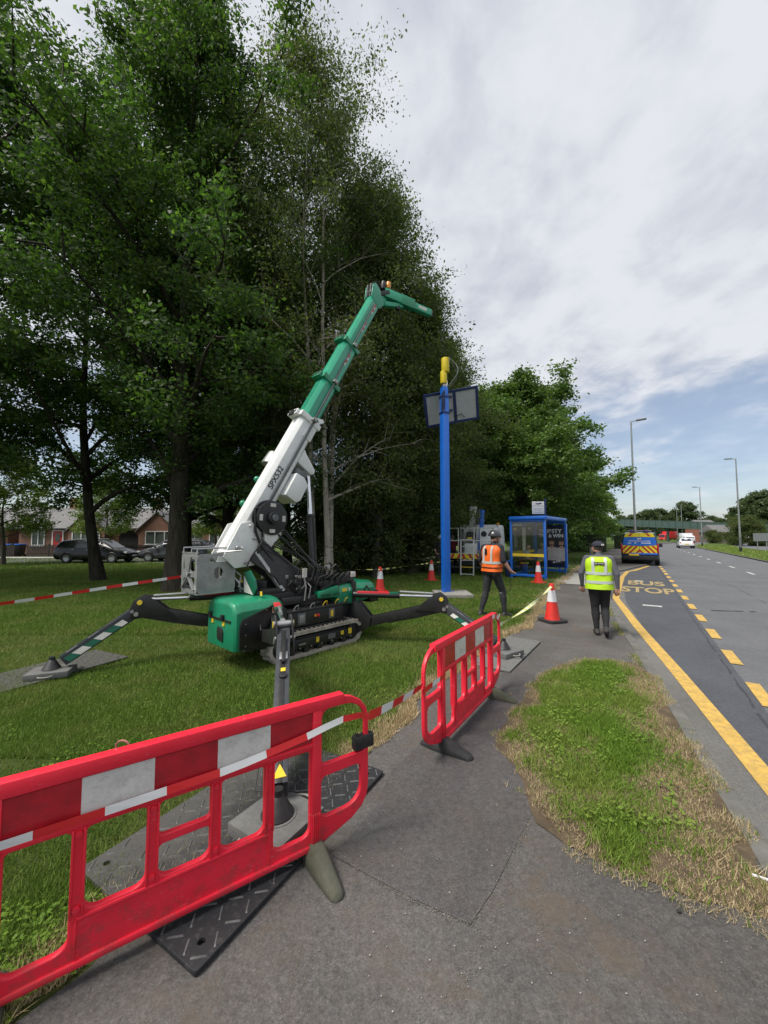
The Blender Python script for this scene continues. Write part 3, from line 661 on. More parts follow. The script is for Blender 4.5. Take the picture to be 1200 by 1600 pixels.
# ------------------------------------------------------------------ barriers, mats, cones, tape
M_red = paint('red_plastic', (.80, .020, .060), .42, 0, .07, 5, .30, (.30, .022, .032), .12, 30)
M_redrefl = paint('red_reflective', (.42, .012, .022), .28, 0, .15, 9, .35, (.13, .02, .02))
m = new_mat('scuffed_red_plastic'); t = NT(m); o = t.obj(); se = t.n('ShaderNodeSeparateXYZ'); t.l.new(o, se.inputs[0])
c = t.mix(t.ramp(t.noise(o, 2.2, 4, .6), .3, .7), (.66, .012, .032), (.80, .020, .048))
c = t.mix(t.math('MULTIPLY', t.ramp(t.noise(t.scale(o, .5, 1, 5), 9, 5, .75, .4), .60, .72), .55), c, (.80, .16, .19))
sc_ = t.math('MULTIPLY', t.ramp(t.noise(t.scale(o, 1, 1, 14, .0), 26, 3, .6), .66, .70), t.ramp(t.noise(o, 3.1, 4, .6), .5, .6)); c = t.mix(t.math('MULTIPLY', sc_, .7), c, (.72, .30, .30))
lowm = t.ramp(se.outputs[2], .50, .05); mud = t.ramp(t.math('ADD', t.noise(o, 11, 6, .75), t.math('MULTIPLY', lowm, .16)), .60, .72); c = t.mix(t.math('MULTIPLY', mud, .36), c, (.14, .050, .042))
gr_ = t.ramp(t.noise(o, 48, 4, .7), .62, .72); c = t.mix(t.math('MULTIPLY', gr_, .35), c, (.22, .02, .03))
t.out(t.bsdf(c, t.math('MULTIPLY_ADD', t.noise(o, 8, 4), .3, .32), 0, t.bump(t.noise(o, 40, 4, .6), .12, .003))); MATS['red_plastic'] = m; M_red = m
M_whrefl = paint('white_reflective', (.62, .60, .57), .32, 0, .06, 7, .42, (.30, .27, .24))
M_blackrub = paint('black_rubber', (.018, .018, .019), .75, 0, .25, 7, .25, (.06, .055, .045), .3, 60)
M_mossrub = paint('mossy_rubber', (.075, .075, .058), .85, 0, .25, 5, .6, (.050, .058, .026), .4, 40)
M_blackpl = paint('black_plastic', (.016, .016, .017), .5, 0, .2, 9, .2, (.07, .06, .05))
M_cone = paint('cone_red', (.66, .030, .020), .45, 0, .08, 6, .22, (.28, .03, .02))
M_conewh = paint('cone_sleeve', (.66, .66, .68), .35, 0, .05, 9, .25, (.42, .42, .42))
M_tred = paint('tape_red', (.60, .018, .022), .35, 0, .05)
M_twhite = paint('tape_white', (.70, .70, .70), .35, 0, .05)
M_tyel = paint('tape_yellow', (.62, .62, .20), .4, 0, .06)
M_tblk = paint('tape_black', (.022, .022, .02), .4, 0, .1)
M_tpale = paint('tape_pale', (.66, .70, .50), .4, 0, .05)
BL, BP = 1.925, .333                                                    # barrier length, post distance from its end
def barrier_proto(latch):
    t = thing('plastic_barrier', 'x', 'barrier')
    L = BL; sp = (L - 2 * BP) / 5
    half = [(0, .32), (.010, .26), (.045, .20), (.11, .155), (.22, .115), (BP - .03, .09)]
    top = [(BP - .035, .944), (.20, .940), (.115, .915), (.055, .875), (.015, .82), (0, .76)]
    outer = half + [(L - x, z) for x, z in reversed(half)] + [(L - x, z) for x, z in reversed(top)] + top
    holes = [rrect(.026, .545, BP - .034, .875, (.02, .035, .05, .13)), rrect(.050, .235, BP - .034, .475, (.10, .04, .03, .04))]
    holes += [[(L - x, z) for x, z in h] for h in holes]
    for i in range(5):
        x0, x1 = BP + i * sp + (.034 if i == 0 else .024), BP + (i + 1) * sp - (.034 if i == 4 else .024)
        if i == 2: holes += [rrect(x0, .495, x1, .655, .022), rrect(x0, .300, x1, .455, (.045, .045, .022, .022))]
        else: holes.append(rrect(x0, .300 if 0 < i < 4 else .165, x1, .655, (.045, .045, .022, .022)))
    p = link('panel', plate_mesh('panel', outer, holes, .030, M_red, .006, (V(0, 0, 0), X, Z)), t)
    mb = MB()
    for z0, z1, w_, a, b in ((.882, .949, .058, .17, L - .17), (.666, .698, .046, BP + .02, L - BP - .02), (.082, .112, .057, BP - .03, L - BP + .03), (.272, .292, .044, BP + sp, L - BP - sp)):
        mb.box(((a + b) / 2, 0, (z0 + z1) / 2), (b - a, w_, z1 - z0))
    mb.build('rail', M_red, t, .008)
    for x in (BP, L - BP):
        mb = MB(); mb.box((x, 0, .515), (.052, .052, .85))
        for k in range(4): mb.box((x - .018 + k * .012, 0, .20), (.005, .062, .17))
        mb.build('post', M_red, t, .005)
    for i in range(1, 5):
        x = BP + i * sp; mb = MB()
        for s in (-1, 1): mb.box((x + s * .019, 0, .478), (.008, .046, .37))
        mb.box((x, 0, .20), (.006, .044, .16)) if i in (1, 4) else None
        mb.build('rib', M_red, t, .002)
        for zz in (.640, .325): MB().cyl((x, -.024, zz), (x, .024, zz), .013, .013, 8).build('bolt', M_red, t)
    for i in range(5):
        x = BP + (i + .5) * sp; a = sp / 2 - (.012 if i in (0, 4) else .0)
        mb = MB()
        for s in (-1, 1): mb.box((x + (.012 if i == 0 else -.012 if i == 4 else 0), s * .0165, .790), (a * 2 - .003, .003, .172))
        mb.build('reflective_strip', M_redrefl if i % 2 == 0 else M_whrefl, t)
    for x in (.011, L - .011):                                          # spring connectors at both ends
        pts = [(x + .011 * math.cos(q * .9), .011 * math.sin(q * .9), .60 + q * .0024) for q in range(70)]
        MB().tube(pts, .004, 5).build('connector', M_red, t)
    mb = MB(); mb.box((.030, 0, .60), (.13, .05, .085)); mb.box((.065, .0, .615), (.04, .066, .055)); mb.build('latch', M_blackpl, t, .012) if latch else None
    return t
def barrier_foot(parent, x, mat, front, back):
    prof = [(-back, .0), (-back, .03), (-back + .03, .055), (-.06, .125), (.06, .125), (front - .05, .055), (front, .035), (front, .0)]
    rings = []
    for y, z in prof: pass
    mb = MB(); n = len(prof)
    st = [(-back, .016, .022), (-back + .02, .036, .045), (-back * .5, .052, .085), (-.05, .058, .122), (.05, .058, .122), (front * .5, .054, .085), (front - .025, .046, .05), (front, .02, .026)]
    for y, hw, h in st: rings.append([V(x - hw, -y, 0), V(x + hw, -y, 0), V(x + hw, -y, h * .55), V(x + hw * .55, -y, h), V(x - hw * .55, -y, h), V(x - hw, -y, h * .55)])
    mb.loft(rings); o = mb.build('foot', mat, None, .010, 60); o.parent = parent; return o
b0 = barrier_proto(True); b1 = dup(b0)
for c in list(b1.children):
    if c.name.startswith('latch'): bpy.data.objects.remove(c)
def place_barrier(t, pxa, pxb, n_sp, zs, lab, xs=1.0):
    a, b = G(*pxa, .09), G(*pxb, .09); d = V(b.x - a.x, b.y - a.y, 0); sc = d.length / n_sp / ((BL - 2 * BP) / 5); d.normalize()
    print('barrier', lab[:20], 'scale', round(sc, 3))
    o = V(a.x, a.y, 0) - d * BP * xs; t.location = o; t.rotation_euler = (0, 0, math.atan2(d.y, d.x)); t.scale = (xs, 1, zs); t['label'] = lab; t['group'] = 'red barriers along the path'; return t
# far one runs away from the camera, near one towards it from its right-hand post
place_barrier(b1, (690.5, 1156), (767.5, 1077), 5, .96, 'red plastic barrier standing across the path, further from camera, black foot under its left post')
barrier_foot(b1, BP, M_blackrub, .27, .20); barrier_foot(b1, BL - BP, M_mossrub, .28, .20)
place_barrier(b0, (491, 1318), (119, 1500), 4, .92, 'red plastic barrier with black latch nearest the camera at the left edge', 1.035)
barrier_foot(b0, BP, M_mossrub, .20, .30); barrier_foot(b0, BL - BP, M_mossrub, .20, .30)
# rubber tracking mats and stabiliser blocks
def mat_mat(name, base, dust, gx):
    m = new_mat(name); t = NT(m); o = t.obj(); se = t.n('ShaderNodeSeparateXYZ'); t.l.new(o, se.inputs[0])
    g = t.math('ADD', t.math('MULTIPLY', se.outputs[1], gx), t.math('MULTIPLY', t.noise(o, 4.5, 6, .7, .5), 1.3))
    c = t.mix(t.ramp(g, 1.02, 1.7), base, dust); c = t.mix(t.math('MULTIPLY', t.ramp(t.noise(o, 26, 5, .75), .5, .75), .5), c, (.10, .095, .085))
    c = t.mix(t.ramp(t.noise(o, 2.6, 4, .6, .8), .63, .68), c, (.02, .02, .021))
    t.out(t.bsdf(c, .72, 0, t.bump(t.noise(o, 70, 5, .7), .4, .004), .35)); return m
M_matn = mat_mat('rubber_mat_black', (.020, .021, .024), (.070, .068, .065), 1.15)
M_matd = mat_mat('rubber_mat_dusty', (.075, .073, .068), (.15, .145, .13), .4)
M_mats = mat_mat('rubber_mat_grey', (.14, .14, .135), (.21, .205, .19), .6)
M_tread = paint('mat_tread', (.085, .085, .086), .6, 0, .4, 9, .4, (.13, .125, .115), .2, 60)
M_block = paint('grey_block', (.125, .125, .122), .8, 0, .15, 9, .4, (.08, .08, .075), .5, 120)
def track_mat(label, c0, c1, c2, mat, z=.014, tread=True, tm=None):
    """c0 corner, c1 along its long edge, c2 along its short edge"""
    c0, c1, c2 = [V(q.x, q.y, 0) for q in (c0, c1, c2)]
    ux = (c1 - c0); lx = ux.length; ux.normalize(); uy = c2 - c0; uy = uy - ux * uy.dot(ux); ly = uy.length; uy.normalize()
    t = thing('ground_mat', label, 'mat', c0, 'rubber mats under the stabilisers')
    t.rotation_euler = (0, 0, math.atan2(ux.y, ux.x)); sg = 1 if ux.cross(uy).z > 0 else -1
    hs = [[(cx + .018 * math.cos(k * .785), cy + .018 * math.sin(k * .785)) for k in range(8)] for cx in (.09, lx - .09) for cy in (.09 * sg, (ly - .09) * sg)]
    rc = rrect(0, min(0, sg * ly), lx, max(0, sg * ly), .02)
    sh = link('slab', plate_mesh('slab', rc, hs, .022, mat, .003, (V(0, 0, z + .011), X, Y)), t)
    if tread:
        mb = MB(); rng = random.Random(int(lx * 1000)); nx, ny = int(lx / .082), int(ly / .082)
        for i in range(nx):
            for j in range(ny):
                cx, cy = (i + .5) * lx / nx, (j + .5) * ly / ny * sg
                if min(abs(cx - .09), abs(cx - lx + .09)) < .04 and min(abs(cy - .09 * sg), abs(cy - (ly - .09) * sg)) < .04: continue
                a = R_(40 if (i + j) % 2 else -50) + rng.uniform(-.05, .05); d = V(math.cos(a), math.sin(a), 0); r = V(-d.y, d.x, 0); l_, w_ = .034, .0048
                c = V(cx, cy, z + .022); vs = [c - d * l_ - r * w_, c + d * l_ - r * w_, c + d * l_ + r * w_, c - d * l_ + r * w_, c - d * l_ * .8 - r * w_ * .4 + Z * .0045, c + d * l_ * .8 - r * w_ * .4 + Z * .0045, c + d * l_ * .8 + r * w_ * .4 + Z * .0045, c - d * l_ * .8 + r * w_ * .4 + Z * .0045]
                mb.add(vs, [(4, 5, 6, 7), (0, 1, 5, 4), (1, 2, 6, 5), (2, 3, 7, 6), (3, 0, 4, 7)])
        o = mb.build('tread_pattern', tm or M_tread, None, 0, 0, kind='stuff'); o.parent = t
    return t
track_mat('black rubber ground mat under the near stabiliser, half on the path', G(305, 1535), G(600, 1212), G(135, 1360), M_matn, .014)
q0, q1 = V(-3.72, 5.71, 0), V(-4.48, 5.97, 0)
track_mat('dusty brown grey ground mat under the left stabiliser on the lawn', q0, q0 + V(-.90, -1.95, 0), q1, M_matd, .014, True, M_matd)
track_mat('light grey ground mat behind the far barrier under the right stabiliser', G(797, 1053), G(845, 1005), G(744, 1033), M_mats, .014, True, M_mats)
def block(label, c, sx, sy, rot, h=.075):
    t = thing('stabiliser_block', label, 'block', c, 'stabiliser blocks on the mats'); t.rotation_euler = (0, 0, R_(rot))
    MB().box((0, 0, h / 2), (sx, sy, h)).build('slab', M_block, None, .008).parent = t
    for s in (-1, 1):
        pts = [(s * .07 * math.cos(a * .35), -sy / 2 - .015 - .045 * math.sin(a * .35), h * .55) for a in range(10)] if s < 0 else [(-.08 + .16 * k / 8, sy / 2 + .012 + .05 * math.sin(math.pi * k / 8), h * .55) for k in range(9)]
        MB().tube(pts, .007, 6).build('handle', paint('rope', (.30, .29, .26), .8), None).parent = t
    MB().lathe([(.115, h), (.115, h + .004), (.095, h + .004), (.095, h + .001)], (0, 0, 0), 20).build('recess_ring', M_block, None).parent = t
    return t
ZM = .037
F_near, F_left, F_right = V(-.645, 2.43, 0), V(-4.20, 4.96, 0), V(1.78, 5.82, 0)
block('grey square block under the near stabiliser foot on the black mat', F_near + Z * ZM, .40, .40, -32)
block('grey block with rope handle under the left stabiliser foot', F_left + Z * ZM, .44, .34, 22)
block('grey block under the right stabiliser foot behind the far barrier', F_right + Z * ZM, .42, .40, 35)
# cones
def cone(label, loc, base_mat, h=.80, rz=0.0):
    t = thing('traffic_cone', label, 'traffic cone', loc, 'traffic cones round the works'); k = h / .75
    b = .215 * k; pr = rrect(-b, -b, b, b, .07 * k, 3)
    MB().prism(pr, (0, 0, .028 * k), X, Y, .056 * k).build('base', base_mat, None, .012).parent = t
    r = lambda z: .150 + (.040 - .150) * (z / .75)
    MB().lathe([(r(.05) * k * 1.05, .05 * k), (r(.12) * k, .12 * k), (r(.40) * k, .40 * k), (r(.62) * k, .62 * k), (r(.70) * k, .70 * k), (r(.745) * k, .745 * k), (.022 * k, .752 * k)], (0, 0, 0), 24).build('body', M_cone, None).parent = t
    MB().lathe([((r(.40) + .004) * k, .40 * k), ((r(.62) + .004) * k, .62 * k)], (0, 0, 0), 24).build('sleeve', M_conewh, None).parent = t
    t.rotation_euler = (0, 0, rz); return t
cone('red and white cone with black base at the path edge, tape tied to it', V(3.50, 8.10, 0), M_blackrub, .79, .3)
cone('red and white cone in front of the bus shelter glass', V(5.78, 14.5, 0), M_cone, .80, .6)
cone('red and white cone on the grass beside the green engine cover', V(-.12, 12.2, 0), M_cone, .80, .2)
cone('red and white cone on the grass left of the blue pole', V(1.86, 15.2, 0), M_cone, .80, .5)
# barrier tape: a ribbon in alternating lengths
def tape(label, pts, mats, seg=.10, wid=.05, twist=.0, sag=0.0, group=None, tw0=0.0, name='barrier_tape'):
    pts = [Vector(p) for p in pts]; L = [0]
    for a, b in zip(pts, pts[1:]): L.append(L[-1] + (b - a).length)
    tot = L[-1]; n = max(2, int(tot / (seg / 2))); n += n % 2; mb = MB()
    def at(s):
        for i in range(len(pts) - 1):
            if s <= L[i + 1] or i == len(pts) - 2:
                q = (s - L[i]) / max(1e-6, L[i + 1] - L[i]); return pts[i].lerp(pts[i + 1], q), (pts[i + 1] - pts[i]).normalized()
    ed = []
    for i in range(n + 1):
        s = tot * i / n; p, d = at(s); p = p - Z * sag * 4 * (i / n) * (1 - i / n); _, r, u = ortho(d); a = tw0 + twist * s + .25 * math.sin(s * 2.3)
        o = (u * math.cos(a) + r * math.sin(a)) * wid / 2; ed.append((p - o, p + o))
    slant = .6
    for i in range(n):
        mb.cur = (i // 2) % 2; mb.quad(ed[i][0], ed[i + 1][0], ed[i + 1][1], ed[i][1])
    return mb.build(name, mats, None, 0, 0, None, label=label, cat='tape', group=group)
gt = 'barrier tapes strung round the works'
rw = [M_tred, M_twhite]
tape('red and white tape from the left edge to the grey crane basket', [P(-170, 968, 3.6), P(60, 935, 4.5), P(180, 916, 5.0), P(303, 898, 5.55)], rw, .17, .038, .12, .0, gt)
def bl_pt(t, x, y, z): return t.location + Matrix.Rotation(t.rotation_euler.z, 3, 'Z') @ V(x * t.scale.x, y, z * t.scale.z)
e0 = bl_pt(b0, -.012, .0, .745); e1 = bl_pt(b1, -.012, .0, .665)
tape('red and white tape strung between the two red barriers', [e0, e1], rw, .15, .058, .15, .012, gt, .0)
s0 = .031
tape('red and white tape lying along the near barrier below its reflective strips', [bl_pt(b0, -.014, .004, .745), bl_pt(b0, .03, .034, .785), bl_pt(b0, .20, .040, .80), bl_pt(b0, .42, .036, .755), bl_pt(b0, .78, .034, .715), bl_pt(b0, 1.2, .034, .71), bl_pt(b0, 1.65, .036, .71), bl_pt(b0, 1.91, .030, .72)], rw, .22, .036, .0, .0, gt, 0)
tape('short red and white tape wrapped round the left end of the far barrier', [bl_pt(b1, -.016, -.018, .63), bl_pt(b1, .10, -.030, .645), bl_pt(b1, BP + .0, -.034, .65), bl_pt(b1, BP + .03, -.02, .655)], rw, .11, .045, 0, 0, gt)
tape('red and white tape tied along the top right of the far barrier', [bl_pt(b1, BL - .42, -.033, .93), bl_pt(b1, BL - .20, -.034, .915), bl_pt(b1, BL - .06, -.03, .84), bl_pt(b1, BL + .01, .0, .76)], rw, .08, .045, 0, 0, gt)
yb = [M_tpale, M_tyel]
tape('pale yellow tape from the far barrier to the cone on the path', [bl_pt(b1, BL + .02, 0, .76), V(3.50, 8.10, .735)], yb, .15, .05, 1.3, .06, gt)
tape('yellow and black tape behind the crane past the grassy cones', [P(470, 890, 11.2), V(-.12, 12.2, .62) + V(0, -.06, .12), V(1.86, 15.2, .74), P(790, 868, 18.5)], [M_tyel, M_tblk], .20, .05, 1.0, .03, gt)
tape('loose red and white tape end fluttering above the far barrier corner', [bl_pt(b1, BL + .02, 0, .76), bl_pt(b1, BL + .06, .02, .82), bl_pt(b1, BL + .08, .02, .88)], rw, .07, .06, 3, 0, gt)
# litter
mb = MB(); a = G(1176, 1376) + Z * .03; mb.beam(a, a + V(.075, -.05, .002), .011, .009); mb.build('litter_stick', paint('white_litter', (.7, .7, .7), .6), None, .002, loc=a, label='white plastic stick lying on the bare soil at the right edge', cat='litter')
mb = MB(); a = G(1061, 1429) + Z * .016; mb.ball(a, .012, 8, 5, (1, .7, .5)); mb.build('dropping', paint('dark_stone', (.02, .02, .02), .8), None, 0, loc=a, label='small dark stone on the path near the grass toe', cat='stone')
mbx = MB(); rng = random.Random(12)
for i in range(70):
    p = G(rng.uniform(560, 1150), rng.uniform(1250, 1590)) + Z * .012
    mbx.ball(p, rng.uniform(.002, .0045), 6, 4, (1, .8, .6))
mbx.build('gravel', paint('pale_chippings', (.30, .29, .27), .9), None, 0, kind='stuff')
mb = MB(); p0 = P(110, 1172, 2.9); p0 = bl_pt(b0, 1.30, -.12, .0) 
mb.tube([bl_pt(b0, 1.22, -.05, .93) + V(.03 * math.cos(k * .55) * 1.0, .02, .025 * math.sin(k * .55) + .01 * (k > 8)) for k in range(11)], .004, 5)
mb.build('wire_loop', paint('pink_wire', (.42, .16, .14), .5), None, 0, loc=bl_pt(b0, 1.22, 0, .94), label='small pinkish wire loop hooked behind the near barrier top rail', cat='wire')
# ------------------------------------------------------------------ the tracked mini crane
M_gren = paint('crane_green', (.008, .215, .105), .36, 0, .10, 4, .30, (.035, .11, .07), coat=.25)
M_gren2 = paint('crane_green_pale', (.020, .300, .175), .36, 0, .07, 4, .18, (.06, .30, .20), coat=.3)
M_cwh = paint('crane_white', (.70, .71, .70), .38, 0, .06, 3, .30, (.42, .41, .37), coat=.2)
M_cblk = paint('crane_black', (.013, .013, .014), .42, 0, .25, 6, .25, (.05, .045, .035), .15, 40)
M_ctext = paint('print_black', (.01, .01, .012), .5)
M_cgry = paint('crane_grey', (.115, .120, .125), .45, 0, .15, 5, .25, (.06, .055, .05))
M_dgry = paint('leg_grey', (.038, .041, .048), .40, 0, .12, 6, .22, (.11, .10, .09))
M_galv = paint('galvanised_plate', (.30, .31, .31), .42, .55, .16, 7, .22, (.22, .22, .21))
M_chrome = paint('chrome_rod', (.72, .72, .74), .16, .95, .04)
M_steel = paint('steel', (.42, .42, .42), .35, .8, .1)
M_trk = paint('dusty_rubber_track', (.36, .33, .28), .9, 0, .25, 8, .35, (.13, .115, .09), .5, 60)
M_dgreen = paint('reflective_green', (.006, .105, .060), .35, 0, .08)
M_cred = paint('reflective_red', (.55, .03, .04), .35, 0, .1)
M_yel = paint('sticker_yellow', (.70, .50, .03), .4, 0, .06)
M_amber = paint('amber_lens', (.70, .26, .02), .25, 0, .1)
M_orange = paint('sticker_orange', (.75, .20, .03), .4)
M_hose = paint('black_hose', (.014, .014, .014), .5)
CB = V(-1.3, 6.4, 0); AX = V(.668, .744, 0); BX = V(.744, -.668, 0)
def L(a, b, z): return CB + AX * a + BX * b + Z * z
FR = (AX, BX, Z)
cr = thing('mini_crane', 'green and white tracked mini crane with raised boom and spread stabiliser legs', 'crane', CB)
def cbox(mb, a0, a1, b0_, b1_, z0, z1): return mb.box(L((a0 + a1) / 2, (b0_ + b1_) / 2, (z0 + z1) / 2), (a1 - a0, b1_ - b0_, z1 - z0), FR)
# tracks
def track(b):
    a0, a1, zc, r, w_ = -.78, .62, .20, .185, .23; n = 46; path = []
    per = 2 * (a1 - a0) + 2 * math.pi * r
    def pt(s, rr=r):
        s %= per; l = a1 - a0
        if s < l: return (a0 + s, zc + rr), (0, 1)
        s -= l
        if s < math.pi * r: t = s / r; return (a1 + rr * math.sin(t), zc + rr * math.cos(t)), (math.sin(t), math.cos(t))
        s -= math.pi * r
        if s < l: return (a1 - s, zc - rr), (0, -1)
        s -= l; t = s / r; return (a0 - rr * math.sin(t), zc - rr * math.cos(t)), (-math.sin(t), -math.cos(t))
    mb = MB(); ring = []
    for i in range(72):
        (a, z), (na, nz) = pt(per * i / 72); (c, d), _ = pt(per * i / 72, r - .05)
        ring.append([L(a, b - w_ / 2, z), L(a, b + w_ / 2, z), L(c, b + w_ / 2, d), L(c, b - w_ / 2, d)])
    mb.loft(ring + [ring[0]], False); belt = mb.build('track_belt', M_trk, cr)
    mb = MB()
    for i in range(n):
        s = per * i / n; (a, z), (na, nz) = pt(s + .010, r + .006); nv = AX * na + Z * nz; tv = AX * nz - Z * na
        for sd, o in ((-1, 0), (1, .028)):
            (a2, z2), (na, nz) = pt(s + o, r + .006); nv = AX * na + Z * nz; tv = AX * nz - Z * na
            mb.box(L(a2, b + sd * w_ * .25, z2), (.030, w_ * .44, .028), (tv, BX, nv))
    mb.build('track_lugs', M_trk, belt, kind='stuff')
    sgn = 1 if b > 0 else -1
    fr = MB(); cbox(fr, a0 - .02, a1 + .02, b - .055, b + .055, .10, .29); fr.build('track_frame', M_cblk, cr, .015)
    pl = MB(); cbox(pl, a0 + .10, a1 - .06, b + sgn * .05, b + sgn * .108, .135, .275); pl.build('side_plate', M_cblk, cr, .012)
    for a in (a0, a1): MB().cyl(L(a, b - .08, zc), L(a, b + .08, zc), .125, None, 20).build('drive_wheel', M_cblk, cr, .01)
    for k in range(5): MB().cyl(L(a0 + .2 + k * .25, b - .10, .095), L(a0 + .2 + k * .25, b + .10, .095), .045, None, 14).build('road_wheel', M_cblk, cr, .006)
    if sgn > 0:
        for a, z, wa, hz, m in ((-.14, .215, .055, .075, M_yel), (.36, .225, .06, .06, M_yel), (.53, .225, .07, .09, M_yel), (-.42, .20, .12, .02, M_steel)):
            q = MB(); q.box(L(a, b + .1165, z), (wa, .004, hz), FR); q.build('sticker', m, cr)
        q = MB(); q.prism(rrect(-.075, -.04, .075, .04, .025), L(.14, b + .1165, .215), AX, Z, .004); q.build('name_plate', M_cgry, cr)
        for k in range(7): MB().cyl(L(a0 + .12 + k * .2, b + .112, .145), L(a0 + .12 + k * .2, b + .122, .145), .012, None, 6).build('bolt', M_steel, cr)
track(.40); track(-.40)
# chassis
mb = MB(); cbox(mb, -.82, .85, -.28, .28, .26, .60); cbox(mb, -.55, .50, -.33, .33, .60, .70); mb.build('chassis', M_cblk, cr, .02)
mb = MB(); cbox(mb, -.62, .42, .30, .46, .44, .66); cbox(mb, -.66, .56, .28, .475, .66, .69); cbox(mb, -.64, .50, .28, .48, .40, .43); mb.build('side_panel', M_cblk, cr, .012)
for a, wa, hz, m in ((-.40, .14, .17, M_cgry), (.18, .12, .15, M_cgry), (-.40, .09, .11, M_galv), (.18, .05, .10, M_yel), (-.11, .10, .09, M_cblk)):
    q = MB(); q.box(L(a, .462 + (.006 if wa < .1 else 0), .555), (wa, .010, hz), FR); q.build('gauge_panel', m, cr, .003)
MB().cyl(L(-.10, .46, .57), L(-.10, .49, .57), .022, None, 10).build('stop_button', M_cred, cr); MB().cyl(L(-.15, .46, .57), L(-.15, .475, .57), .022, None, 10).build('warning_disc', M_amber, cr)
for a in (-.5, -.2, .05, .3, .5):
    q = MB(); q.tube([L(a, .40, .69), L(a + .02, .42, .74), L(a + .08, .40, .75), L(a + .10, .38, .69)], .008, 6); q.build('lifting_loop', M_steel if a < 0 else M_yel, cr)
CB_keep = CB; CB = CB + AX * .10      # TKO: the tank sits a little further back
# front tank box: green shell over black side panels
prof = [(-.32, .30), (.50, .30), (.50, .80), (.44, .90), (.34, .935), (-.2, .935), (-.30, .88), (-.32, .80)]
def tank_ring(a, k=1.0, dz=0.0, lo=.30): return [L(a, .09 + (b - .09) * k, max(lo, z) if z < .4 else z - dz) for b, z in prof]
mb = MB(); mb.loft([tank_ring(-1.56, .90, .05), tank_ring(-1.53, .97, .02), tank_ring(-1.46, 1.0, 0), tank_ring(-.95, 1.0, -.005), tank_ring(-.86, .985, .03), tank_ring(-.80, .95, .10)]); mb.build('tank_cover', M_gren, cr, .012)
sp_ = [(-1.44, .31), (-.98, .27), (-.80, .42), (-.79, .74), (-.90, .84), (-1.02, .835), (-1.47, .70), (-1.50, .60), (-1.50, .32)]
q = MB(); q.prism(sp_, L(0, .506, 0), AX, Z, .022); q.build('side_skirt', M_cblk, cr, .006)
for a, z in ((-1.42, .64), (-1.12, .78), (-.9, .79), (-1.42, .50), (-1.2, .54), (-1.0, .60), (-1.0, .45), (-1.2, .48), (-1.42, .36), (-.86, .55)): MB().cyl(L(a, .515, z), L(a, .523, z), .009, None, 6).build('bolt', M_steel, cr)
q = MB(); q.box(L(-.99, .519, .765), (.085, .003, .075), FR); q.build('sticker', M_whrefl, cr); q = MB(); q.box(L(-.99, .5215, .768), (.078, .003, .048), FR); q.build('sticker', M_orange, cr)
fx = -1.565
q = MB(); cbox(q, fx - .012, fx + .01, -.24, .40, .66, .685); q.build('grab_slot', M_cblk, cr, .006)
for b in (-.18, .18): q = MB(); cbox(q, fx - .03, fx + .02, b - .035, b + .035, .66, .74); q.build('latch', M_cblk, cr, .012)
q = MB(); q.prism([(-.07, .40), (.09, .38), (.09, .52), (.05, .57), (-.05, .57), (-.08, .52)], L(fx + .0, .10, 0), BX, Z, .02); q.build('recess', M_cblk, cr, .008)
for b in (-.12, .20):
    q = MB(); cbox(q, fx - .006, fx + .01, b - .03, b + .03, .595, .65); q.build('sticker', M_yel, cr)
q = MB(); cbox(q, -1.2, -.75, -.3, .45, .24, .32); cbox(q, -.95, -.75, -.28, .3, .32, .6); q.build('tank_bracket', M_cblk, cr, .02)
CB = CB_keep
# slew ring and turret
MB().cyl(L(-.05, 0, .70), L(-.05, 0, .76), .36, None, 28).build('slew_ring', M_cblk, cr, .008)
mb = MB(); cbox(mb, -.62, .55, -.30, .34, .76, .86); cbox(mb, -.92, -.30, -.22, .22, .82, .94); mb.build('turret', M_cblk, cr, .015)
BP0, BP1 = P(370, 850, 5.8), P(590, 460, 8.2)
U = (BP1 - BP0); BLEN = U.length; U.normalize(); W = V(U.y, -U.x, 0).normalized(); N = W.cross(U).normalized()
def B(t, w_=0.0, n=0.0): return BP0 + U * (t * BLEN) + W * w_ + N * n
# kingpost plates up to the boom pivot
for s in (-1, 1):
    ptsp = [L(-.55, s * .17, .86), L(-.02, s * .17, .86), L(-.12, s * .17, 1.10), L(-.34, s * .17, 1.30), B(.03, s * .19, -.26), B(-.025, s * .19, -.20), L(-.66, s * .17, 1.15)]
    q = MB(); nn = BX * .02; vs = [p - nn for p in ptsp] + [p + nn for p in ptsp]; k = len(ptsp)
    q.add(vs, [tuple(range(k - 1, -1, -1)), tuple(range(k, 2 * k))] + [(i, (i + 1) % k, k + (i + 1) % k, k + i) for i in range(k)]); q.build('turret_plate', M_cblk, cr, .006)
mb = MB(); cbox(mb, -.5, .2, -.12, .12, .90, 1.22); cbox(mb, -.1, .35, -.24, .26, .86, 1.10); mb.build('valve_block', M_cblk, cr, .02)
rng = random.Random(4)
for k in range(14):                                                    # hoses looping over the turret
    a, b = rng.uniform(-.6, .35), rng.uniform(-.24, .30); h = rng.uniform(1.0, 1.38)
    q = MB(); q.tube([L(a, b, .92), L(a + .04, b + .05, h - .08), L(a + .14, b + .06, h), L(a + .26, b + .03, h - .10), L(a + .34, b, .93)], .014, 6); q.build('hose', M_hose, cr)
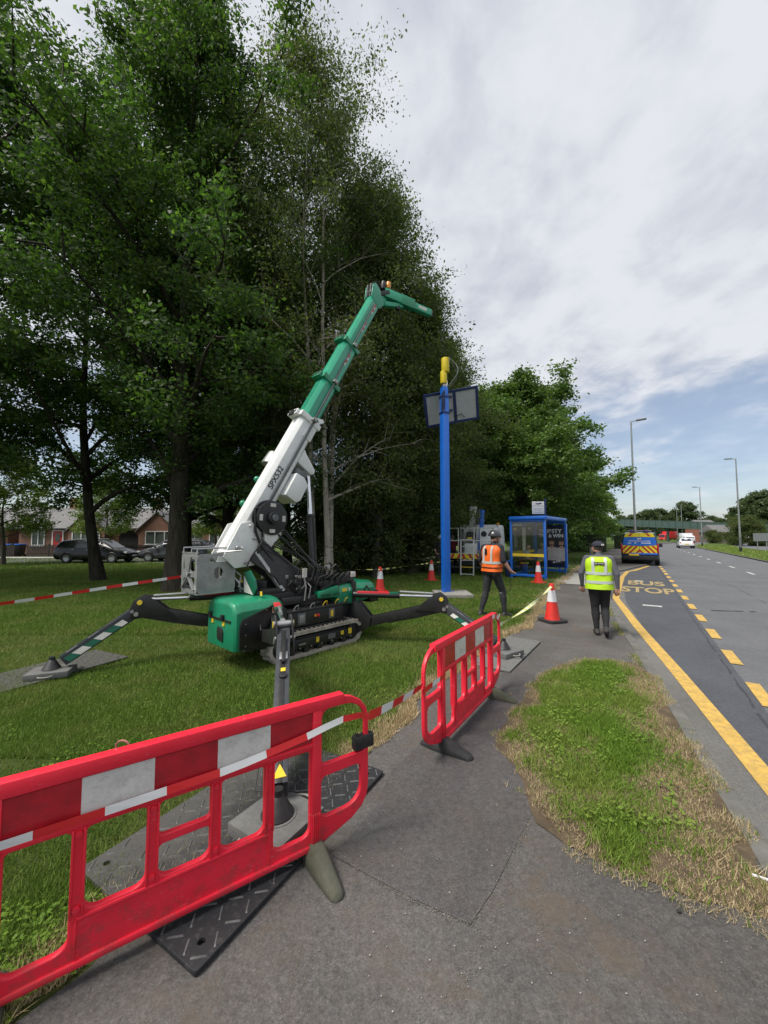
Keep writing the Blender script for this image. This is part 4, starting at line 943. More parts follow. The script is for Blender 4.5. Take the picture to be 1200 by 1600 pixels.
for k in range(26):
    a, b = rng.uniform(-.5, .35), rng.uniform(.14, .30); z = rng.uniform(.92, 1.30); sz = rng.uniform(.03, .10)
    q = MB(); q.box(L(a, b, z), (sz, sz * .7, sz * rng.uniform(.6, 1.6)), FR) if k % 2 else q.cyl(L(a, b, z), L(a + rng.uniform(-.06, .06), b + .05, z + sz), sz * .25, None, 8)
    q.build('fitting', (M_cblk, M_steel, M_cgry, M_cblk)[k % 4], cr, .004)
for k in range(8):
    a = rng.uniform(-.5, .2); q = MB(); q.tube([L(a, .22, .90), L(a - .06, .30, 1.08), L(a + .02, .28, 1.26), B(rng.uniform(.03, .10), .2, -.25)], .012, 6); q.build('hose', M_hose, cr)
for k in range(5):
    q = MB(); q.tube([L(-.05 + k * .12, .30, .90), L(.0 + k * .12, .36, 1.12 - k * .02), L(.18 + k * .12, .34, 1.16), L(.34 + k * .10, .28, 1.02)], .018, 6); q.build('hose', M_hose, cr)
mb = MB(); cbox(mb, .02, .78, .06, .34, .98, 1.06); mb.beam(L(.05, .33, .92), L(.72, .30, 1.16), .05, .06); mb.beam(L(.3, .34, .90), L(.70, .33, 1.13), .03, .05); mb.build('lever_bank', M_cblk, cr, .012)
for k in range(6): q = MB(); q.cyl(L(.1 + k * .09, .2, 1.06), L(.12 + k * .09, .2, 1.15), .008, None, 6); q.build('lever', M_cblk, cr)
q = MB(); cbox(q, .80, .90, .16, .26, 1.06, 1.15); q.build('control_unit', M_whrefl, cr, .01); q = MB(); cbox(q, .90, .915, .17, .25, 1.07, 1.13); q.build('lamp', M_cred, cr, .004)
q = MB(); q.box(L(-.28, .36, 1.22), (.075, .012, .14), FR); q.build('sticker', M_whrefl, cr)
q = MB(); q.tube([L(-.28, .36, .80), L(-.26, .37, 1.0), L(-.29, .36, 1.15)], .012, 6); q.build('pipe', M_steel, cr)
q = MB(); q.tube([L(-.20, .36, .82), L(-.17, .37, 1.0), L(-.2, .33, 1.05)], .010, 6); q.build('pipe', M_steel, cr)
# engine cover at the rear
hp = [(-.42, .64), (.40, .64), (.41, .88), (.36, .97), (.28, 1.0), (-.32, 1.0), (-.41, .95), (-.43, .85)]
def hood(a, k, z0=.0, dz=0.0): return [L(a, b * k, z + (z0 if z < .7 else -dz)) for b, z in hp]
mb = MB(); mb.loft([hood(.36, .96, .03, .10), hood(.42, 1.0, 0, .02), hood(.75, 1.0, 0, 0), hood(1.20, 1.0, .05, .02), hood(1.27, .97, .08, .06), hood(1.31, .90, .12, .12)]); mb.build('engine_cover', M_gren, cr, .012)
mb = MB(); mb.loft([[L(-.02, .10, .80), L(-.02, .40, .80), L(-.02, .40, .90), L(-.02, .10, .90)], [L(.38, .10, .78), L(.38, .405, .78), L(.38, .405, .97), L(.38, .10, .97)]]); mb.build('front_cowl', M_gren, cr, .02)
q = MB(); cbox(q, .68, .76, -.43, .416, .645, 1.006); q.build('cover_strap', M_cblk, cr, .003)
q = MB(); cbox(q, 1.10, 1.33, -.36, .425, .60, .80); q.build('rear_grille', M_cblk, cr, .02)
q = MB(); q.prism([(-.19, 0), (.19, 0), (0, .22)], L(1.02, .416, .70), AX, Z, .005); q.prism([(-.06, .0), (.06, 0), (0, .0)], L(1.02, .416, .70), AX, Z, .001); q.build('triangle_mark', M_cblk, cr)
q = MB(); q.prism([(-.125, 0.03), (-.07, .03), (0, .115), (.07, .03), (.125, .03), (0, .175)], L(1.02, .4195, .70), AX, Z, .003); q.build('triangle_mark', M_gren, cr)
for a, wa, m in ((.50, .10, M_yel), (.61, .03, M_whrefl)): q = MB(); q.box(L(a, .411, .885), (wa, .004, .055), FR); q.build('sticker', m, cr)
lettering('WORK SAFE', .07, M_ctext, L(.20, .405, .83), AX, Z, cr)
mb = MB(); cbox(mb, .45, .75, -.1, .15, 1.0, 1.012); mb.tube([L(.5, -.2, 1.0), L(.5, -.2, 1.03), L(.7, -.2, 1.03), L(.7, -.2, 1.0)], .01, 5); mb.build('hatch', M_cblk, cr)
# boom: white base section, three green telescopes
def sect(name, t0, t1, wb, hb, mat, ch=.045, n0=0.0, mat2=None):
    h, k = hb / 2, wb / 2
    ring = lambda t: [B(t, -k, -h + ch), B(t, -k + ch, -h), B(t, k - ch, -h), B(t, k, -h + ch), B(t, k, h - ch * 1.6), B(t, k - ch * 1.3, h), B(t, -k + ch * 1.3, h), B(t, -k, h - ch * 1.6)]
    mb = MB(); mb.loft([ring(t0), ring(t1)]); return mb.build(name, mat, cr, .006)
sect('boom_base', -.035, .405, .29, .37, M_cwh, .045)
sect('boom_section', .20, .556, .27, .345, M_gren2, .045); sect('boom_section', .40, .725, .25, .345, M_gren2, .04); sect('boom_section', .60, .955, .205, .285, M_gren2, .035)
# green back faces are the same paint; darker collar at each joint
for t, wb, hb, m in ((.393, .34, .42, M_cwh), (.548, .31, .39, M_gren), (.716, .285, .375, M_gren)):
    mb = MB(); 
    for (w0, w1, n0, n1) in ((-wb / 2, wb / 2, hb / 2 - .02, hb / 2 + .02), (-wb / 2, wb / 2, -hb / 2 - .02, -hb / 2 + .01), (wb / 2 - .03, wb / 2, -hb / 2, hb / 2), (-wb / 2, -wb / 2 + .03, -hb / 2, hb / 2)):
        mb.box(B(t, (w0 + w1) / 2, (n0 + n1) / 2), (abs(w1 - w0), abs(n1 - n0), .10), (W, N, U))
    mb.build('boom_collar', m, cr, .008)
    mb = MB(); mb.box(B(t, -wb * .12, hb / 2 + .045), (wb * .75, .06, .11), (W, N, U)); mb.build('collar_lug', m, cr, .012)
    for j in (-1, 0, 1): q = MB(); q.box(B(t, -wb * .12 + j * .08, hb / 2 + .076), (.04, .012, .05), (W, N, U)); q.build('bolt', M_cblk, cr)
q = MB(); q.box(B(.385, -.02, .30), (.09, .03, .10), (W, N, U)); q.build('window_slot', M_cblk, cr)
mb = MB(); mb.prism([(-.42, -.185), (.0, -.185), (.10, -.25), (.13, -.20), (.06, -.08), (-.1, -.02), (-.42, .0)], B(.405, .148, 0), U, N, .016); mb.build('boom_cheek', M_cwh, cr, .004)
for t, k, n_ in ((.475, .137, -.04), (.64, .127, -.03), (.80, .1045, -.02), (.895, .1045, -.02)):
    for j, m in enumerate((M_whrefl, M_cred, M_whrefl, M_cred)):
        q = MB(); q.box(B(t + j * .0115, k + .0015, n_ - .02), (.003, .045, .068), (W, N, U)); q.build('reflective_sticker', m, cr)
lettering('SPX532', .135, M_ctext, B(.190, .1472, .045), U, N, cr, bold=.002)
# hose rail along the side, hose reel and guides
mb = MB(); mb.beam(B(.12, .165, -.055), B(.40, .165, -.055), .028, .045, N); mb.beam(B(.40, .165, -.05), B(.56, .165, -.04), .022, .035, N); mb.beam(B(.56, .14, -.03), B(.93, .12, .0), .018, .028, N); mb.build('hose_rail', M_cgry, cr, .003)
for t, k in ((.398, .20), (.552, .185), (.72, .16)):
    q = MB(); q.box(B(t, k, -.04), (.06, .10, .05), (W, N, U)); q.tube([B(t, k + .03, -.10), B(t, k + .07, -.04), B(t, k + .03, .03)], .012, 6); q.build('hose_guide', M_steel, cr, .006)
dc = B(.088, .23, -.165)
reel = MB(); reel.cyl(dc - W * .06, dc - W * .045, .285, None, 36); reel.cyl(dc - W * .045, dc + W * .05, .235, None, 32); reel.cyl(dc + W * .05, dc + W * .065, .265, None, 36); reel = reel.build('hose_reel', M_cblk, cr, .004)
MB().cyl(dc + W * .065, dc + W * .13, .095, None, 24).build('reel_hub', M_cblk, reel, .008); MB().cyl(dc + W * .13, dc + W * .15, .05, None, 18).build('reel_cap', M_cgry, reel, .004)
for k in range(4):
    a = k * 1.57 + .5; rd = U * math.cos(a) + N * math.sin(a); td = U * -math.sin(a) + N * math.cos(a)
    q = MB(); q.box(dc + W * .0665 + rd * .20, (.003, .095, .055), (W, td, rd)); q.build('reel_sticker', M_whrefl, reel)
q = MB(); q.tube([dc + U * .28 - N * .02, dc + U * -.02 + N * .30, dc - U * .3 + N * .12, dc - U * .42 - N * .05, L(-.35, .2, .95)], .020, 8); q.build('hose', M_hose, cr)
q = MB(); q.tube([dc - U * .27, dc - U * .45 - N * .12, L(-.25, .22, 1.25), L(-.3, .26, .9)], .018, 8); q.build('hose', M_hose, cr)
MB().cyl(B(.012, .18, -.36), B(.012, .24, -.36), .15, None, 24).build('lower_drum', M_cblk, cr, .006)
# winch cover under the boom, cylinder bracket, base plates
mb = MB(); mb.prism([(-.24, -.19), (.20, -.19), (.22, -.36), (.15, -.49), (-.15, -.49), (-.24, -.44)], B(.20, .05, 0), U, N, .40); mb.build('winch_cover', M_cwh, cr, .02)
mb = MB(); mb.prism([(-.04, -.18), (.26, -.18), (.20, -.26), (.07, -.56), (-.01, -.575), (-.06, -.52)], B(.275, .0, 0), U, N, .24); mb.build('cylinder_bracket', M_cwh, cr, .03)
mb = MB(); mb.box(B(.245, .02, -.30), (.30, .20, .10), (W, N, U)); mb.cyl(B(.25, -.1, -.38), B(.25, .16, -.38), .07); mb.build('pulley_cover', M_cgry, cr, .02)
for s in (-1, 1):
    mb = MB(); mb.prism([(-.30, -.04), (-.24, .20), (.30, .22), (.42, .10), (.34, -.22), (.12, -.33), (-.12, -.30)], B(-.01, s * .19, -.02), U, N, .03); mb.build('boom_foot_plate', M_cwh, cr, .008)
for t, n_, r in ((-.015, .06, .04), (.025, -.10, .03), (-.035, -.16, .028), (.045, .06, .02), (-.01, .0, .02)): MB().cyl(B(t, .205, n_), B(t, .235, n_), r, r * .8, 12).build('pivot_pin', M_steel if r > .025 else M_cwh, cr, .004)
mb = MB(); mb.prism([(-.02, -.20), (.28, -.16), (.33, -.30), (.20, -.46), (-.06, -.40)], B(.035, .16, 0), U, N, .22); mb.build('pivot_cover', M_cwh, cr, .03)
q = MB(); q.tube([B(.055, .28, -.12), B(.03, .30, -.20), B(-.02, .28, -.16), B(-.045, .24, -.2)], .012, 6); q.build('hose', M_hose, cr)
mb = MB(); mb.beam(B(.0, .17, -.22), L(-.55, .19, .95), .05, .09, BX); mb.build('strut', M_galv, cr, .006)
# lift cylinder
c0, c1 = L(.12, .10, .98), B(.275, 0, -.50); cm = c0.lerp(c1, .58)
MB().cyl(c0, cm, .062, None, 18).build('lift_cylinder', M_cblk, cr, .006); MB().cyl(cm, cm + (c1 - c0).normalized() * .05, .070, None, 18).build('cylinder_gland', M_cblk, cr, .004)
MB().cyl(cm, c1, .040, None, 16).build('lift_rod', M_chrome, cr)
q = MB(); q.tube([c0 + W * .07, c0.lerp(cm, .5) + W * .075, cm + W * .07], .012, 6); q.build('hose', M_hose, cr)
# far side fittings seen past the boom
MB().cyl(B(.235, -.25, .04), B(.275, -.25, .07), .17, .12, 18).build('rope_drum_cover', M_galv, cr, .03)
for t in (.10, .175): MB().ball(B(t, -.16, .17), .055, 8, 6).build('winch_knob', M_gren, cr)
# boom head, knuckle and jib
J0, J1 = P(601, 462, 8.25), P(671, 492, 8.75); JD = (J1 - J0).normalized(); JN = (Z - JD * JD.z).normalized(); JW = JD.cross(JN).normalized(); jl = (J1 - J0).length
hd = MB()
for s in (-1, 1): hd.prism([(-.30, -.12), (-.25, .16), (.02, .26), (.12, .22), (.10, .02), (.16, -.22), (.08, -.30), (-.05, -.22)], B(.985, s * .10, 0), U, N, .018)
hd.build('boom_head', M_gren2, cr, .005)
for t, n_, r in ((.975, .10, .11), (1.0, .16, .085), (.99, -.16, .08)): MB().cyl(B(t, -.06, n_), B(t, .06, n_), r, None, 18).build('head_pulley', M_cblk, cr, .006)
for k in range(6): q = MB(); q.tube([B(.955, -.08 + k * .03, .15), B(1.0, -.10 + k * .035, .26), B(1.03, -.06 + k * .02, .16), J0 + JN * .1], .011, 5); q.build('hose', M_hose if k % 3 else M_steel, cr)
def jib(a, b, w_, h, n_=0.0): mb = MB(); mb.beam(J0 + JD * a + JN * n_, J0 + JD * b + JN * n_, w_, h, JN); return mb
jib(-.02, jl * .56, .15, .20, .05).build('jib', M_gren2, cr, .012); jib(jl * .34, jl * .62, .17, .225, .045).build('jib_collar', M_gren, cr, .01); jib(jl * .5, jl + .02, .115, .15, .04).build('jib_section', M_gren2, cr, .01)
jib(jl * .72, jl * .9, .118, .07, .05).build('reflective_sticker', M_whrefl, cr); jib(jl * .98, jl * 1.05, .08, .14, .04).build('jib_tip', M_cgry, cr, .008)
q = MB(); q.beam(J0 + JD * .02 - JN * .20, J0 + JD * .46 - JN * .07, .10, .10, JN, .08, .09); q.build('jib_link', M_gren2, cr, .01)
q = MB(); q.beam(B(1.0, .06, .20), J0 + JD * .05 - JN * .20, .05, .12, JN); q.beam(B(1.0, -.06, .20), J0 + JD * .05 - JN * .20, .05, .12, JN); q.build('knuckle_arm', M_gren2, cr, .01)
q = MB(); q.beam(B(.985, 0, .02), J0 + JD * .08 + JN * .08, .16, .10, JN); q.build('jib_cylinder', M_cblk, cr, .02)
MB().cyl(J0 + JD * .06 + JN * .19, J0 + JD * .06 + JN * .34, .055, .05, 14).build('beacon', M_amber, cr, .008); q = MB(); q.cyl(J0 - JD * .06 + JN * .12, J0 - JD * .06 + JN * .30, .06, None, 12); q.build('beacon_base', M_cblk, cr, .01)
q = MB(); q.tube([J0 + JD * .50 + JN * .20, J0 + JD * .58 + JN * .08, J0 + JD * .60 - JN * .12], .018, 6); q.build('hose', M_hose, cr)
q = MB(); q.cyl(J0 + JD * .35 - JN * .20, J0 + JD * .35 - JN * .12, .05, None, 10); q.build('hook_eye', M_cblk, cr)
# marker plate and the folded grey basket
q = MB(); pc = L(-1.02, .08, 0); q.prism([(-.16, .96), (.10, .94), (.17, 1.04), (.13, 1.16), (-.02, 1.29), (-.17, 1.25)], pc, BX, Z, .03); q.build('marker_plate', M_dgreen, cr, .005)
q = MB(); q.prism([(-.155, .968), (.095, .952), (-.165, 1.20)], pc - AX * .0168, BX, Z, .003); q.build('reflective_sticker', M_whrefl, cr)
q = MB(); cbox(q, -1.0, -.55, -.1, .22, .93, 1.0); q.build('turret_arm', M_cblk, cr, .01)
q = MB(); q.box(L(-1.015, .36, .985), (.004, .05, .06), FR); q.build('sticker', M_yel, cr)
q = MB(); q.prism([(-.035, 0), (.035, 0), (0, .06)], L(-1.03, -.16, 1.10), BX, Z, .004); q.build('sticker', M_yel, cr)
bk = V(*L(-1.42, -.40, 0)); ba, bb = 0, 0
def BK(a, b, z): return bk + AX * a + BX * b + Z * z
s = .265
hol1 = [rrect(-.19, 1.30, -.06, 1.46, .03), [(-.015, 1.40), (.16, 1.49), (.20, 1.36), (.05, 1.30)], rrect(-.18, 1.06, .17, 1.22, .02)]
hol2 = [[( .02 + .07 * math.cos(k * .52), 1.27 + .085 * math.sin(k * .52)) for k in range(12)], rrect(-.10, 1.42, .10, 1.49, .03)]
bo = link('basket', shift_mesh(plate_mesh('basket', rrect(-s, 1.0, s, 1.54, .05), [rrect(-.19, 1.30, -.04, 1.47, .03), rrect(.04, 1.30, .19, 1.47, .03), rrect(-.19, 1.05, .19, 1.22, .03)], .012, M_galv, 0, (BK(-s, 0, 0), BX, Z)), cr), cr)
link('basket_side', shift_mesh(plate_mesh('basket_side', rrect(-s, 1.0, s, 1.54, .05), hol2, .012, M_galv, 0, (BK(0, s, 0), AX, Z)), cr), bo)
link('basket_side', shift_mesh(plate_mesh('basket_side', rrect(-s, 1.0, s, 1.50, .05), [rrect(-.2, 1.06, .2, 1.42, .05)], .012, M_galv, 0, (BK(0, -s, 0), AX, Z)), cr), bo)
link('basket_back', shift_mesh(plate_mesh('basket_back', rrect(-s, 1.0, s, 1.54, .05), [rrect(-.2, 1.15, .2, 1.46, .06)], .012, M_galv, 0, (BK(s, 0, 0), BX, Z)), cr), bo)
q = MB(); q.box(BK(0, 0, .995), (2 * s, 2 * s, .02), FR); q.build('basket_floor', M_steel, bo)
q = MB(); q.beam(BK(-s - .012, -.19, 1.05), BK(-s - .012, .05, 1.28), .012, .05, AX); q.beam(BK(-s - .012, .19, 1.05), BK(-s - .012, -.05, 1.28), .012, .05, AX); q.build('basket_brace', M_galv, bo)
q = MB(); q.prism([(-.09, 1.28), (.02, 1.28), (.10, 1.50), (-.14, 1.50)], BK(-s - .014, -.01, 0), BX, Z, .012); q.build('basket_mirror', M_galv, bo)
for b, dz in ((-.22, .07), (.05, .055), (.24, .06)):
    q = MB(); q.tube([BK(-s, b, 1.53), BK(-s, b, 1.55 + dz), BK(s, b, 1.56 + dz), BK(s, b, 1.53)], .012, 6); q.build('basket_rail', M_steel, bo)
q = MB(); q.tube([BK(-s, -s, 1.55), BK(-s, s, 1.55)], .011, 6); q.tube([BK(.0, s, 1.56), BK(.22, s + .28, 1.58), BK(.22, s + .30, 1.52)], .011, 6); q.build('basket_rail', M_steel, bo)
q = MB(); q.prism([(-.06, 1.42), (.08, 1.42), (.05, 1.50), (-.04, 1.50)], BK(.05, s + .01, 0), AX, Z, .02); q.build('basket_light', M_cwh, bo)
q = MB(); q.tube([BK(s, .2, 1.3), BK(s + .1, .26, 1.2), BK(s + .05, .3, 1.05), BK(s + .12, .3, 1.0)], .014, 6); q.tube([BK(s, .22, 1.2), BK(s + .06, .3, 1.1), BK(s + .1, .26, .97)], .016, 6); q.build('chain', M_galv, bo)
q = MB(); q.beam(BK(s, 0, 1.1), L(-.7, 0, 1.05), .10, .12); q.beam(BK(s, .1, 1.02), L(-.8, .1, .93), .08, .1); q.build('basket_arm', M_cblk, cr, .01)
# stabiliser legs
def outrigger(root, knee, foot, up, stripes, zfoot, grip=True, wl=.15):
    """root low on the chassis, up = upper cylinder anchor, knee plate, raking leg down to the foot"""
    d = V(knee.x - root.x, knee.y - root.y, 0).normalized(); side = V(d.y, -d.x, 0)
    og = MB(); og.beam(root, knee - Z * .03, .13, .15, Z, .13, .17); og = og.build('stabiliser', M_cblk, cr, .012)
    for s in (-1, 1):
        kp = [(-.42, -.10), (-.10, .17), (.0, .19), (.10, .12), (.20, -.14), (.08, -.13), (-.15, -.10)]
        q = MB(); q.prism(kp, knee + side * s * .078, d, Z, .018); q.build('knee_plate', M_cblk, og, .005)
        q = MB(); q.prism([(-.10, -.18), (.16, -.05), (.20, .12), (-.02, .38), (-.14, .36), (-.2, .1)], root + side * s * .078, d, Z, .018); q.build('root_plate', M_cblk, og, .005)
    for p, r in ((knee + Z * .10 + d * .02, .035), (knee - Z * .06 + d * .06, .03), (root, .028), (knee - Z * .02 + d * .11, .022)):
        MB().cyl(p - side * .10, p + side * .10, r, None, 12).build('pin', M_steel, og)
    q = MB(); p = knee + Z * .10 + d * .02; q.cyl(p - side * .104, p - side * .101, .034, None, 14); q.cyl(p + side * .101, p + side * .104, .034, None, 14); q.build('yellow_cap', M_yel, og)
    kt = knee + Z * .125 - d * .03; cy = up.lerp(kt, .55)
    MB().cyl(up, cy, .050, None, 16).build('stabiliser_cylinder', M_cblk, og, .004); MB().cyl(cy, kt, .026, None, 14).build('stabiliser_rod', M_chrome, og)
    for a, b, m in ((.08, .78, M_cred), (.78, .98, M_dgreen)):
        q = MB(); q.beam(up.lerp(cy, a) + Z * .03 , up.lerp(cy, b) + Z * .03, .085, .045, Z); q.build('reflective_sticker', m, og, .004)
    q = MB(); q.tube([cy + Z * .065, kt + Z * .05 - d * .1], .018, 8); q.build('pipe', M_galv, og)
    q = MB(); q.tube([root.lerp(knee, .35) - Z * .10, root.lerp(knee, .7) - Z * .12, knee - Z * .12], .014, 6); q.build('lock_rod', M_cgry, og)
    # raking leg
    ft = V(foot.x, foot.y, zfoot); lg = knee - Z * .02 + d * .06; ld = (ft - lg).normalized(); le = ft - ld * .13
    q = MB(); q.beam(lg - ld * .05, le, wl * .82, wl, Z, wl * .80, wl * .9); q.build('leg', M_dgry, og, .010)
    q = MB(); q.beam(lg, le + ld * .002, wl * .30, wl * 1.06, Z, wl * .3, wl * .96); q.build('leg_edge', M_cblk, og, .004)
    un = side.cross(ld).normalized(); n = 6 if stripes else 0; l0, l1 = lg + ld * .16, le - ld * .02
    for s in (-1, 1):
        for j in range(n):
            a, b = l0.lerp(l1, j / n), l0.lerp(l1, (j + 1) / n); h = wl * .42; sl = ld * .05; o = side * s * (wl * .41 + .002)
            q = MB(); vs = [a - un * h + o - sl, b - un * h + o - sl, b + un * h + o + sl, a + un * h + o + sl]
            if j == 0: vs[0] = a - un * h + o
            if j == n - 1: vs[2] = b + un * h + o; vs[1] = b - un * h + o - sl
            vs2 = [v + side * s * .0025 for v in vs]; q.add(vs + vs2, [(3, 2, 1, 0), (4, 5, 6, 7), (0, 1, 5, 4), (1, 2, 6, 5), (2, 3, 7, 6), (3, 0, 4, 7)]); q.build('stripe', M_dgreen if j % 2 else M_whrefl, og)
    if not stripes:
        o = -ld.cross(side) * (wl * .5 + .004); o = o if o.dot(Z) > 0 else -o; fc = d * 1.0
        un2 = (ld.cross(side)).normalized(); un2 = un2 if un2.z > 0 else -un2
        c = l1 - ld * .06 + un2 * (wl * .485)
        q = MB(); q.prism([(-.045, -.05), (.045, -.05), (0, .045)], c, side, -ld, .004); q.build('warning_sticker', M_yel, og)
        q = MB(); q.box(lg + ld * .38 + un2 * (wl * .52), (wl * .5, .03, .10), (side, un2, ld)); q.build('leg_clamp', M_steel, og, .008)
        q = MB(); q.cyl(lg + ld * .62 + un2 * wl * .5, lg + ld * .62 + un2 * wl * .62, .035, None, 14); q.build('lock_knob', M_cblk, og, .006)
        q = MB(); q.box(lg + ld * .30 + un2 * (wl * .53), (wl * .22, .06, .35), (side, un2, ld)); q.build('slide_bar', M_cblk, og, .008)
        q = MB(); q.box(lg + ld * .55 + un2 * (wl * .5), (.04, .012, .04), (side, un2, ld)); q.build('sticker', M_yel, og, .0)
        q = MB(); q.box(le - ld * .36 + side * (wl * .62), (.05, .06, .09), (side, un2, ld)); q.tube([le - ld * .33 + side * wl * .62, le - ld * .2 + side * wl * .9, le - ld * .1 + side * wl * 1.0 + Z * -.06, V(foot.x + .1, foot.y + .16, zfoot + .02)], .006, 5); q.build('sensor', M_cblk, og, .006)
    MB().lathe([(.098, 0), (.098, .012), (.085, .03), (.045, .10), (.032, .115), (.032, .15)], V(foot.x, foot.y, zfoot - .012), 24).build('foot', M_blackpl if True else M_cblk, og, .0)
ZF = ZM + .075 + .012
outrigger(L(-.98, .42, .42), V(-1.03, 3.98, .80), F_near, L(-.80, .40, .80), False, ZF)
outrigger(L(-1.0, -.40, .45), V(-3.42, 5.52, .76), F_left, L(-.95, -.38, .88), True, ZF)
outrigger(L(.82, .48, .30), V(.93, 6.40, .66), F_right, L(.66, .46, .80), True, ZF)
fb = L(2.15, -2.1, 0); outrigger(L(.82, -.40, .40), L(1.55, -1.25, .72), fb, L(.7, -.36, .80), True, .09)
# ------------------------------------------------------------------ blue pole with solar panel and wind unit
M_blue = paint('signal_blue', (.008, .130, .58), .35, 0, .06, 4, .15, (.01, .05, .20), coat=.3)
M_dblue = paint('dark_blue', (.008, .022, .105), .4, 0, .08)
M_panback = paint('panel_backing', (.42, .43, .46), .5, 0, .05, 5, .15, (.3, .3, .3))
M_conc = paint('weathered_concrete', (.27, .26, .235), .9, 0, .15, 4, .35, (.12, .11, .08), .5, 80)
M_yunit = paint('yellow_unit', (.68, .52, .015), .4, 0, .05)
M_glass = new_mat('clear_glass'); t = NT(M_glass)
gl_ = t.n('ShaderNodeBsdfGlossy'); gl_.inputs['Roughness'].default_value = .03; tr_ = t.n('ShaderNodeBsdfTransparent'); tr_.inputs[0].default_value = (.80, .84, .85, 1)
fr_ = t.n('ShaderNodeFresnel'); fr_.inputs[0].default_value = 1.45; mx_ = t.n('ShaderNodeMixShader'); t.l.new(t.math('MULTIPLY_ADD', fr_.outputs[0], .9, .03), mx_.inputs[0]); t.l.new(tr_.outputs[0], mx_.inputs[1]); t.l.new(gl_.outputs[0], mx_.inputs[2]); t.out(mx_.outputs[0])
M_cglass = paint('car_glass', (.012, .014, .017), .06, 0, .1, spec=.8)
pb = V(1.86, 11.64, 0)
pole = thing('blue_pole', 'tall blue steel pole carrying a solar panel and yellow wind unit', 'pole', pb)
mb = MB(); a = R_(20); ux, uy = V(math.cos(a), math.sin(a), 0), V(-math.sin(a), math.cos(a), 0)
mb.box(pb + Z * 3.05, (.215, .215, 6.0), (ux, uy, Z)); mb.build('post', M_blue, pole, .02)
mb = MB(); mb.box(pb + Z * 6.13, (.185, .185, .46), (ux, uy, Z)); mb.build('upper_post', M_blue, pole, .015)
mb = MB(); mb.box(pb + Z * .07, (.40, .40, .03), (ux, uy, Z)); [mb.cyl(pb + ux * .15 * i + uy * .15 * j + Z * .085, pb + ux * .15 * i + uy * .15 * j + Z * .13, .018, None, 6) for i in (-1, 1) for j in (-1, 1)]; mb.build('base_flange', M_blue, pole, .004)
for z in (5.55, 6.05): q = MB(); q.box(pb + Z * z, (.25, .25, .05), (ux, uy, Z)); q.build('clamp', M_dblue, pole, .006)
for k in range(5): q = MB(); q.tube([pb + V(-.10 + k * .02, -.12, 5.55), pb + V(-.12 + k * .03, -.14, 5.8), pb + V(-.09 + k * .02, -.11, 6.1 + k * .04)], .010, 5); q.build('cable', M_hose, pole)
TL, TR, BL_ = P(661, 617, 11.85), P(746, 602, 11.95), P(677, 666, 12.35); dv = BL_ - TL; BR = TR + dv
ux_, uy_ = (TR - TL).normalized(), dv.normalized(); uy_ = (uy_ - ux_ * uy_.dot(ux_)).normalized(); wx, wy = (TR - TL).length, dv.length; nn_ = ux_.cross(uy_)
mb = MB()
for k in (0, .56, 1): mb.box(TL + ux_ * (.04 + (wx - .08) * k) + uy_ * wy / 2, (.08, wy, .08), (ux_, uy_, nn_))
for k in (0, 1): mb.box(TL + ux_ * wx / 2 + uy_ * (.04 + (wy - .08) * k), (wx - .0, .078, .076), (ux_, uy_, nn_))
pf = mb.build('solar_frame', M_dblue, pole, .006)
for k0, k1 in ((.02, .55), (.57, .98)): q = MB(); q.box(TL + ux_ * wx * (k0 + k1) / 2 + uy_ * wy / 2, ((k1 - k0) * wx - .07, wy - .13, .03), (ux_, uy_, nn_)); q.build('solar_module', M_panback, pf)
q = MB(); q.beam(pb + Z * 5.62, TL + ux_ * wx * .5 + uy_ * wy * .6, .08, .06); q.beam(pb + Z * 6.05, TL + ux_ * wx * .5 + uy_ * wy * .2, .08, .06); q.build('solar_arm', M_dblue, pole)
q = MB(); q.tube([TL + ux_ * wx * .55 + uy_ * wy * .8 - nn_ * .05, TL + ux_ * wx * .66 + uy_ * wy * .74 - nn_ * .06, TL + ux_ * wx * .72 + uy_ * wy * .86 - nn_ * .05], .012, 5); q.build('cable', M_hose, pf)
tp = pb + Z * 6.36
for z0, z1, r, dx in ((.02, .12, .06, 0), (.12, .50, .105, -.01), (.48, .92, .125, .045)): MB().cyl(tp + V(dx, 0, z0), tp + V(dx, 0, z1), r, None, 18).build('generator' if r > .1 else 'neck', M_yunit if r > .1 else M_steel, pole, .012)
for k, ph in enumerate((.15, 1.1, 5.6)):
    q = MB(); pts = [tp + V(.16 * math.cos(ph) + .30 * math.sin(math.pi * j / 10) * math.cos(ph + .05 * j), .16 * math.sin(ph) + .30 * math.sin(math.pi * j / 10) * math.sin(ph + .05 * j), .0 + .92 * j / 10) for j in range(11)]
    r = V(-math.sin(ph), math.cos(ph), 0); q.loft([[p - r * .022, p + r * .022, p + r * .022 + V(0, 0, .006), p - r * .022 + V(0, 0, .006)] for p in pts]); q.build('turbine_blade', M_galv, pole)
mb = MB(); mb.box(V(2.02, 11.5, .05), (1.05, 1.0, .12)); mb.build('plinth', M_conc, None, .02, loc=V(2.02, 11.5, 0), label='square concrete footing in the grass under the blue pole', cat='footing')
